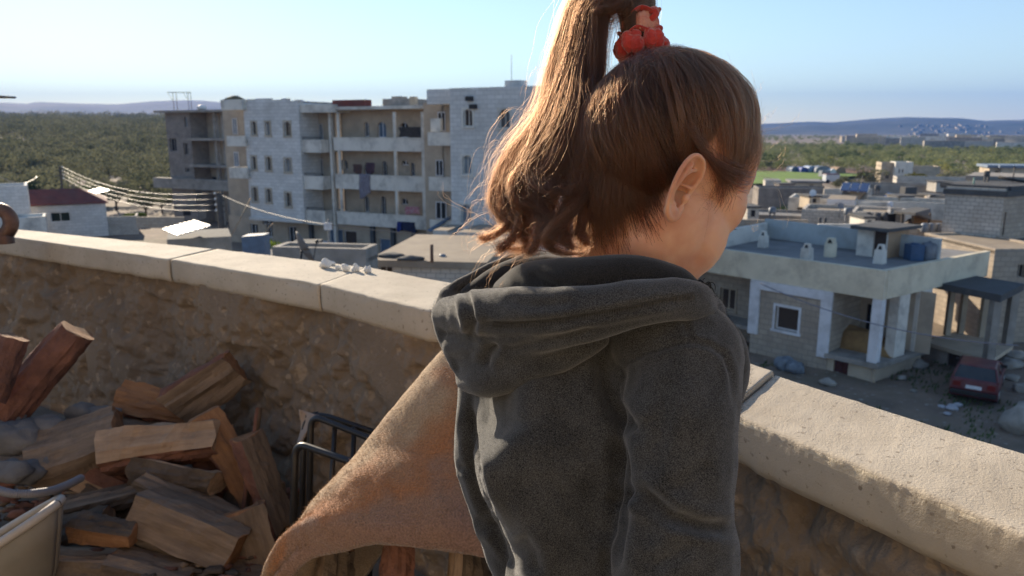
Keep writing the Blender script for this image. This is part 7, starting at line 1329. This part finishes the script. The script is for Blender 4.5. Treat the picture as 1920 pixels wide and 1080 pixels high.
def fleece(name, dark, light, cut=.5, sheen=.3):
    m, nt, N = _nt(name); L = nt.links.new; o = N('ShaderNodeOutputMaterial'); b = N('ShaderNodeBsdfPrincipled'); L(b.outputs[0], o.inputs[0]); b.inputs['Roughness'].default_value = .95; b.inputs['Specular IOR Level'].default_value = .12; b.inputs['Sheen Weight'].default_value = sheen; b.inputs['Sheen Roughness'].default_value = .5
    tc = N('ShaderNodeTexCoord'); n1 = N('ShaderNodeTexNoise'); n1.inputs['Scale'].default_value = 1050; n1.inputs['Detail'].default_value = 3; L(tc.outputs['Object'], n1.inputs[0]); n2 = N('ShaderNodeTexNoise'); n2.inputs['Scale'].default_value = 34; n2.inputs['Detail'].default_value = 6; L(tc.outputs['Object'], n2.inputs[0])
    ad = N('ShaderNodeMath', operation='MULTIPLY_ADD'); L(n2.outputs[0], ad.inputs[0]); ad.inputs[1].default_value = .24; L(n1.outputs[0], ad.inputs[2]); mr = N('ShaderNodeMapRange'); mr.inputs[1].default_value = .47; mr.inputs[2].default_value = .87; L(ad.outputs[0], mr.inputs[0])
    mx = N('ShaderNodeMix', data_type='RGBA'); L(mr.outputs[0], mx.inputs[0]); mx.inputs[6].default_value = (*dark, 1); mx.inputs[7].default_value = (*light, 1); L(mx.outputs[2], b.inputs['Base Color'])
    bp = N('ShaderNodeBump'); bp.inputs['Strength'].default_value = .25; bp.inputs['Distance'].default_value = .0015; L(n1.outputs[0], bp.inputs['Height']); L(bp.outputs[0], b.inputs['Normal']); return m
FLE = fleece('charcoal_fleece', (.010, .0102, .0104), (.108, .106, .102)); FLD = fleece('black_fleece_lining', (.009, .009, .009), (.035, .033, .032), sheen=.2)
hme.materials.append(FLE); hoodie = link('hoodie', hme, person); hoodie['label'] = 'charcoal heather hooded sweatshirt'
# hood: rolls of fleece round the neck
def tubes(paths):
    m = MB()
    for pts, rads in paths: chain(m, [tuple(C(*p)) for p in pts], rads, 7)
    return m
lin = tubes([([(945, 545, .80), (1000, 528, .735), (1080, 528, .695), (1180, 522, .678), (1262, 534, .685), (1302, 560, .72)], [.014, .020, .023, .0225, .018, .010]),
             ([(930, 545, .83), (985, 500, .835), (1060, 500, .83), (1090, 520, .80)], [.012, .014, .016, .016]), ([(885, 562, .84), (950, 532, .84), (1020, 520, .83), (1090, 525, .81)], [.018, .024, .026, .026]), ([(960, 545, .80), (1060, 545, .76), (1160, 545, .75), (1270, 560, .74)], [.02, .03, .03, .02])])
lme = fuse(lin, .0024, 6, .5); crumple(lme, [([(985, 510), (1040, 540), (1090, 560)], 3, 9, .4)], .0016, 80); lme.materials.append(FLD)
hd = tubes([([(842, 590, .815), (905, 585, .745), (980, 583, .70), (1080, 580, .668), (1190, 566, .652), (1285, 556, .668), (1325, 566, .71)], [.021, .0235, .0235, .022, .019, .015, .010]),
            ([(856, 648, .80), (940, 640, .735), (1030, 628, .69), (1130, 606, .66), (1230, 582, .655), (1305, 577, .675), (1332, 585, .71)], [.017, .0165, .015, .013, .0125, .0115, .009]),
            ([(880, 708, .80), (915, 706, .765), (980, 690, .735), (1060, 664, .71), (1122, 634, .695)], [.0165, .022, .021, .016, .010]), ([(870, 670, .80), (930, 672, .76), (1010, 655, .72), (1090, 632, .70)], [.015, .022, .020, .012]),
            ([(838, 556, .835), (832, 590, .825), (838, 630, .815), (862, 680, .80)], [.010, .0125, .013, .013]), ([(838, 552, .84), (880, 528, .85), (930, 502, .86), (985, 482, .865), (1050, 492, .87)], [.009, .009, .009, .010, .012]),
            ([(1328, 575, .72), (1330, 590, .78), (1290, 590, .85), (1200, 580, .89), (1090, 540, .89), (1040, 500, .87)], [.012, .016, .018, .018, .016, .012])])
dme = fuse(hd, .0026, 6, .5)
crumple(dme, [([(870, 540), (878, 570), (886, 600), (884, 628)], 5, 7, .7), ([(850, 600), (940, 612), (1040, 604), (1140, 588), (1240, 568), (1310, 560)], 3.2, 7, .5), ([(905, 690), (918, 660), (925, 640)], 5, 9, .5), ([(935, 560), (1000, 572), (1080, 566)], 2.2, 9, .5), ([(880, 655), (960, 655), (1060, 632), (1120, 615)], 3.5, 8, .4)], .0019, 90); dme = relax(dme, 1)
dme.materials.append(FLE); hood = link('hood', dme, hoodie); linb = link('hood_lining', lme, hoodie); linb['label'] = 'black inner lining of the hood'
# overlock stitches along the hood hem and frayed ends
hb2 = BVHTree.FromPolygons([v.co for v in dme.vertices], [p.vertices for p in dme.polygons]); gs = np.random.default_rng(3); ST_ = []
SP = [(925, 607), (1000, 606), (1080, 596), (1150, 584), (1220, 570), (1300, 553)]
for i in range(150):
    u = i / 149; x, y = spl([tuple(map(float, p)) for p in SP], u); pts = []
    for k in range(6):
        f = k / 5; hx = hb2.ray_cast(CAM, ray(x + 3.0 * f * (1 if i % 2 else -1) * .8, y - 6 + 13 * f).normalized())
        pts.append(tuple(hx[0] + hx[1] * .0005) if hx[0] is not None else None)
    if None not in pts: ST_.append(pts)
THR = M('charcoal_thread', (.055, .053, .05), (.08, .077, .073), 80, .9); strands('stitching', np.array(ST_), .00022, .00022, hoodie, THR)
FR = []
for k in range(46):
    c = C(1296 + gs.uniform(0, 26), 528 + gs.uniform(0, 46) , .70 + gs.uniform(-.01, .01)); ph_ = gs.uniform(0, 6, 3); FR.append([tuple(c + RIGHT * (.0045 * math.sin(5 * t + ph_[0]) * t + .004 * t) + UPV * (.005 * math.sin(6 * t + ph_[1]) * t) + FWD * .005 * math.sin(4 * t + ph_[2]) * t) for t in np.linspace(0, 1.3, 12)])
for k in range(20):
    c = C(858 + gs.uniform(0, 30), 548 + gs.uniform(0, 26), .79); ph_ = gs.uniform(0, 6, 3); FR.append([tuple(c + RIGHT * (.004 * math.sin(5 * t + ph_[0]) * t) + UPV * (.004 * math.sin(6 * t + ph_[1]) * t) - FWD * .010 * t) for t in np.linspace(0, 1.2, 12)])
strands('frayed_thread', np.array(FR), .0006, .0003, hoodie, FLD)
# short fuzz standing off the fleece
def fuzz(me, n, ln, seed, parent, mat):
    g = np.random.default_rng(seed); P, N_ = mco(me), mno(me); x, y, w_ = projn(P); vw = unit(np.array(tuple(CAM)) - P); vis = ((N_ * vw).sum(1) > -.25) & (x > 780) & (x < 1430) & (y < 1120); idx = np.nonzero(vis)[0]; i = g.choice(idx, n); b = P[i] + g.normal(size=(n, 3)) * .0012; d = unit(N_[i] + g.normal(size=(n, 3)) * .75); L_ = g.uniform(.3, 1, n) * ln; c = g.normal(size=(n, 3)) * .5; return strands('fleece_fuzz', np.stack([b + d * (L_ * t)[:, None] + c * (L_ * t * t * .6)[:, None] for t in np.linspace(0, 1, 4)], 1), .00005, .00002, parent, mat)
FZM = M('fleece_fibre', (.10, .098, .095), (.05, .049, .047), 200, .9); fuzz(hme, 42000, .0034, 7, hoodie, FZM); fuzz(dme, 22000, .0034, 8, hoodie, FZM)
# trousers and shoes (below the picture)
tm = MB(); 
capsule(tm, hip + Vector((0, 0, .10)), hip, .105, .10)
for s in (-1, 1): a = hip + BX * s * .055; k = a + BY * .02 - Vector((0, 0, .24)); f = Vector((a.x, a.y, FLOORZ + .09)); capsule(tm, a, k, .07, .056); capsule(tm, k, f, .055, .048)
tme = fuse(tm, .006, 3); tme.materials.append(M('dark_trousers', (.04, .045, .06), (.03, .033, .045), 60, .9)); link('trousers', tme, person)
for s in (-1, 1):
    sm = MB(); a = hip + BX * s * .055; f = Vector((a.x, a.y, FLOORZ + .04)); capsule(sm, f - BY * .02 - Vector((0, 0, .002)), f + BY * .115 - Vector((0, 0, .006)), .038, .032); capsule(sm, f, f + Vector((0, 0, .04)), .038, .036)
    sme = fuse(sm, .004, 2); sme.materials.append(M('brown_shoe', (.07, .045, .03), (.05, .03, .02), 30, .7)); link('shoe', sme, person)
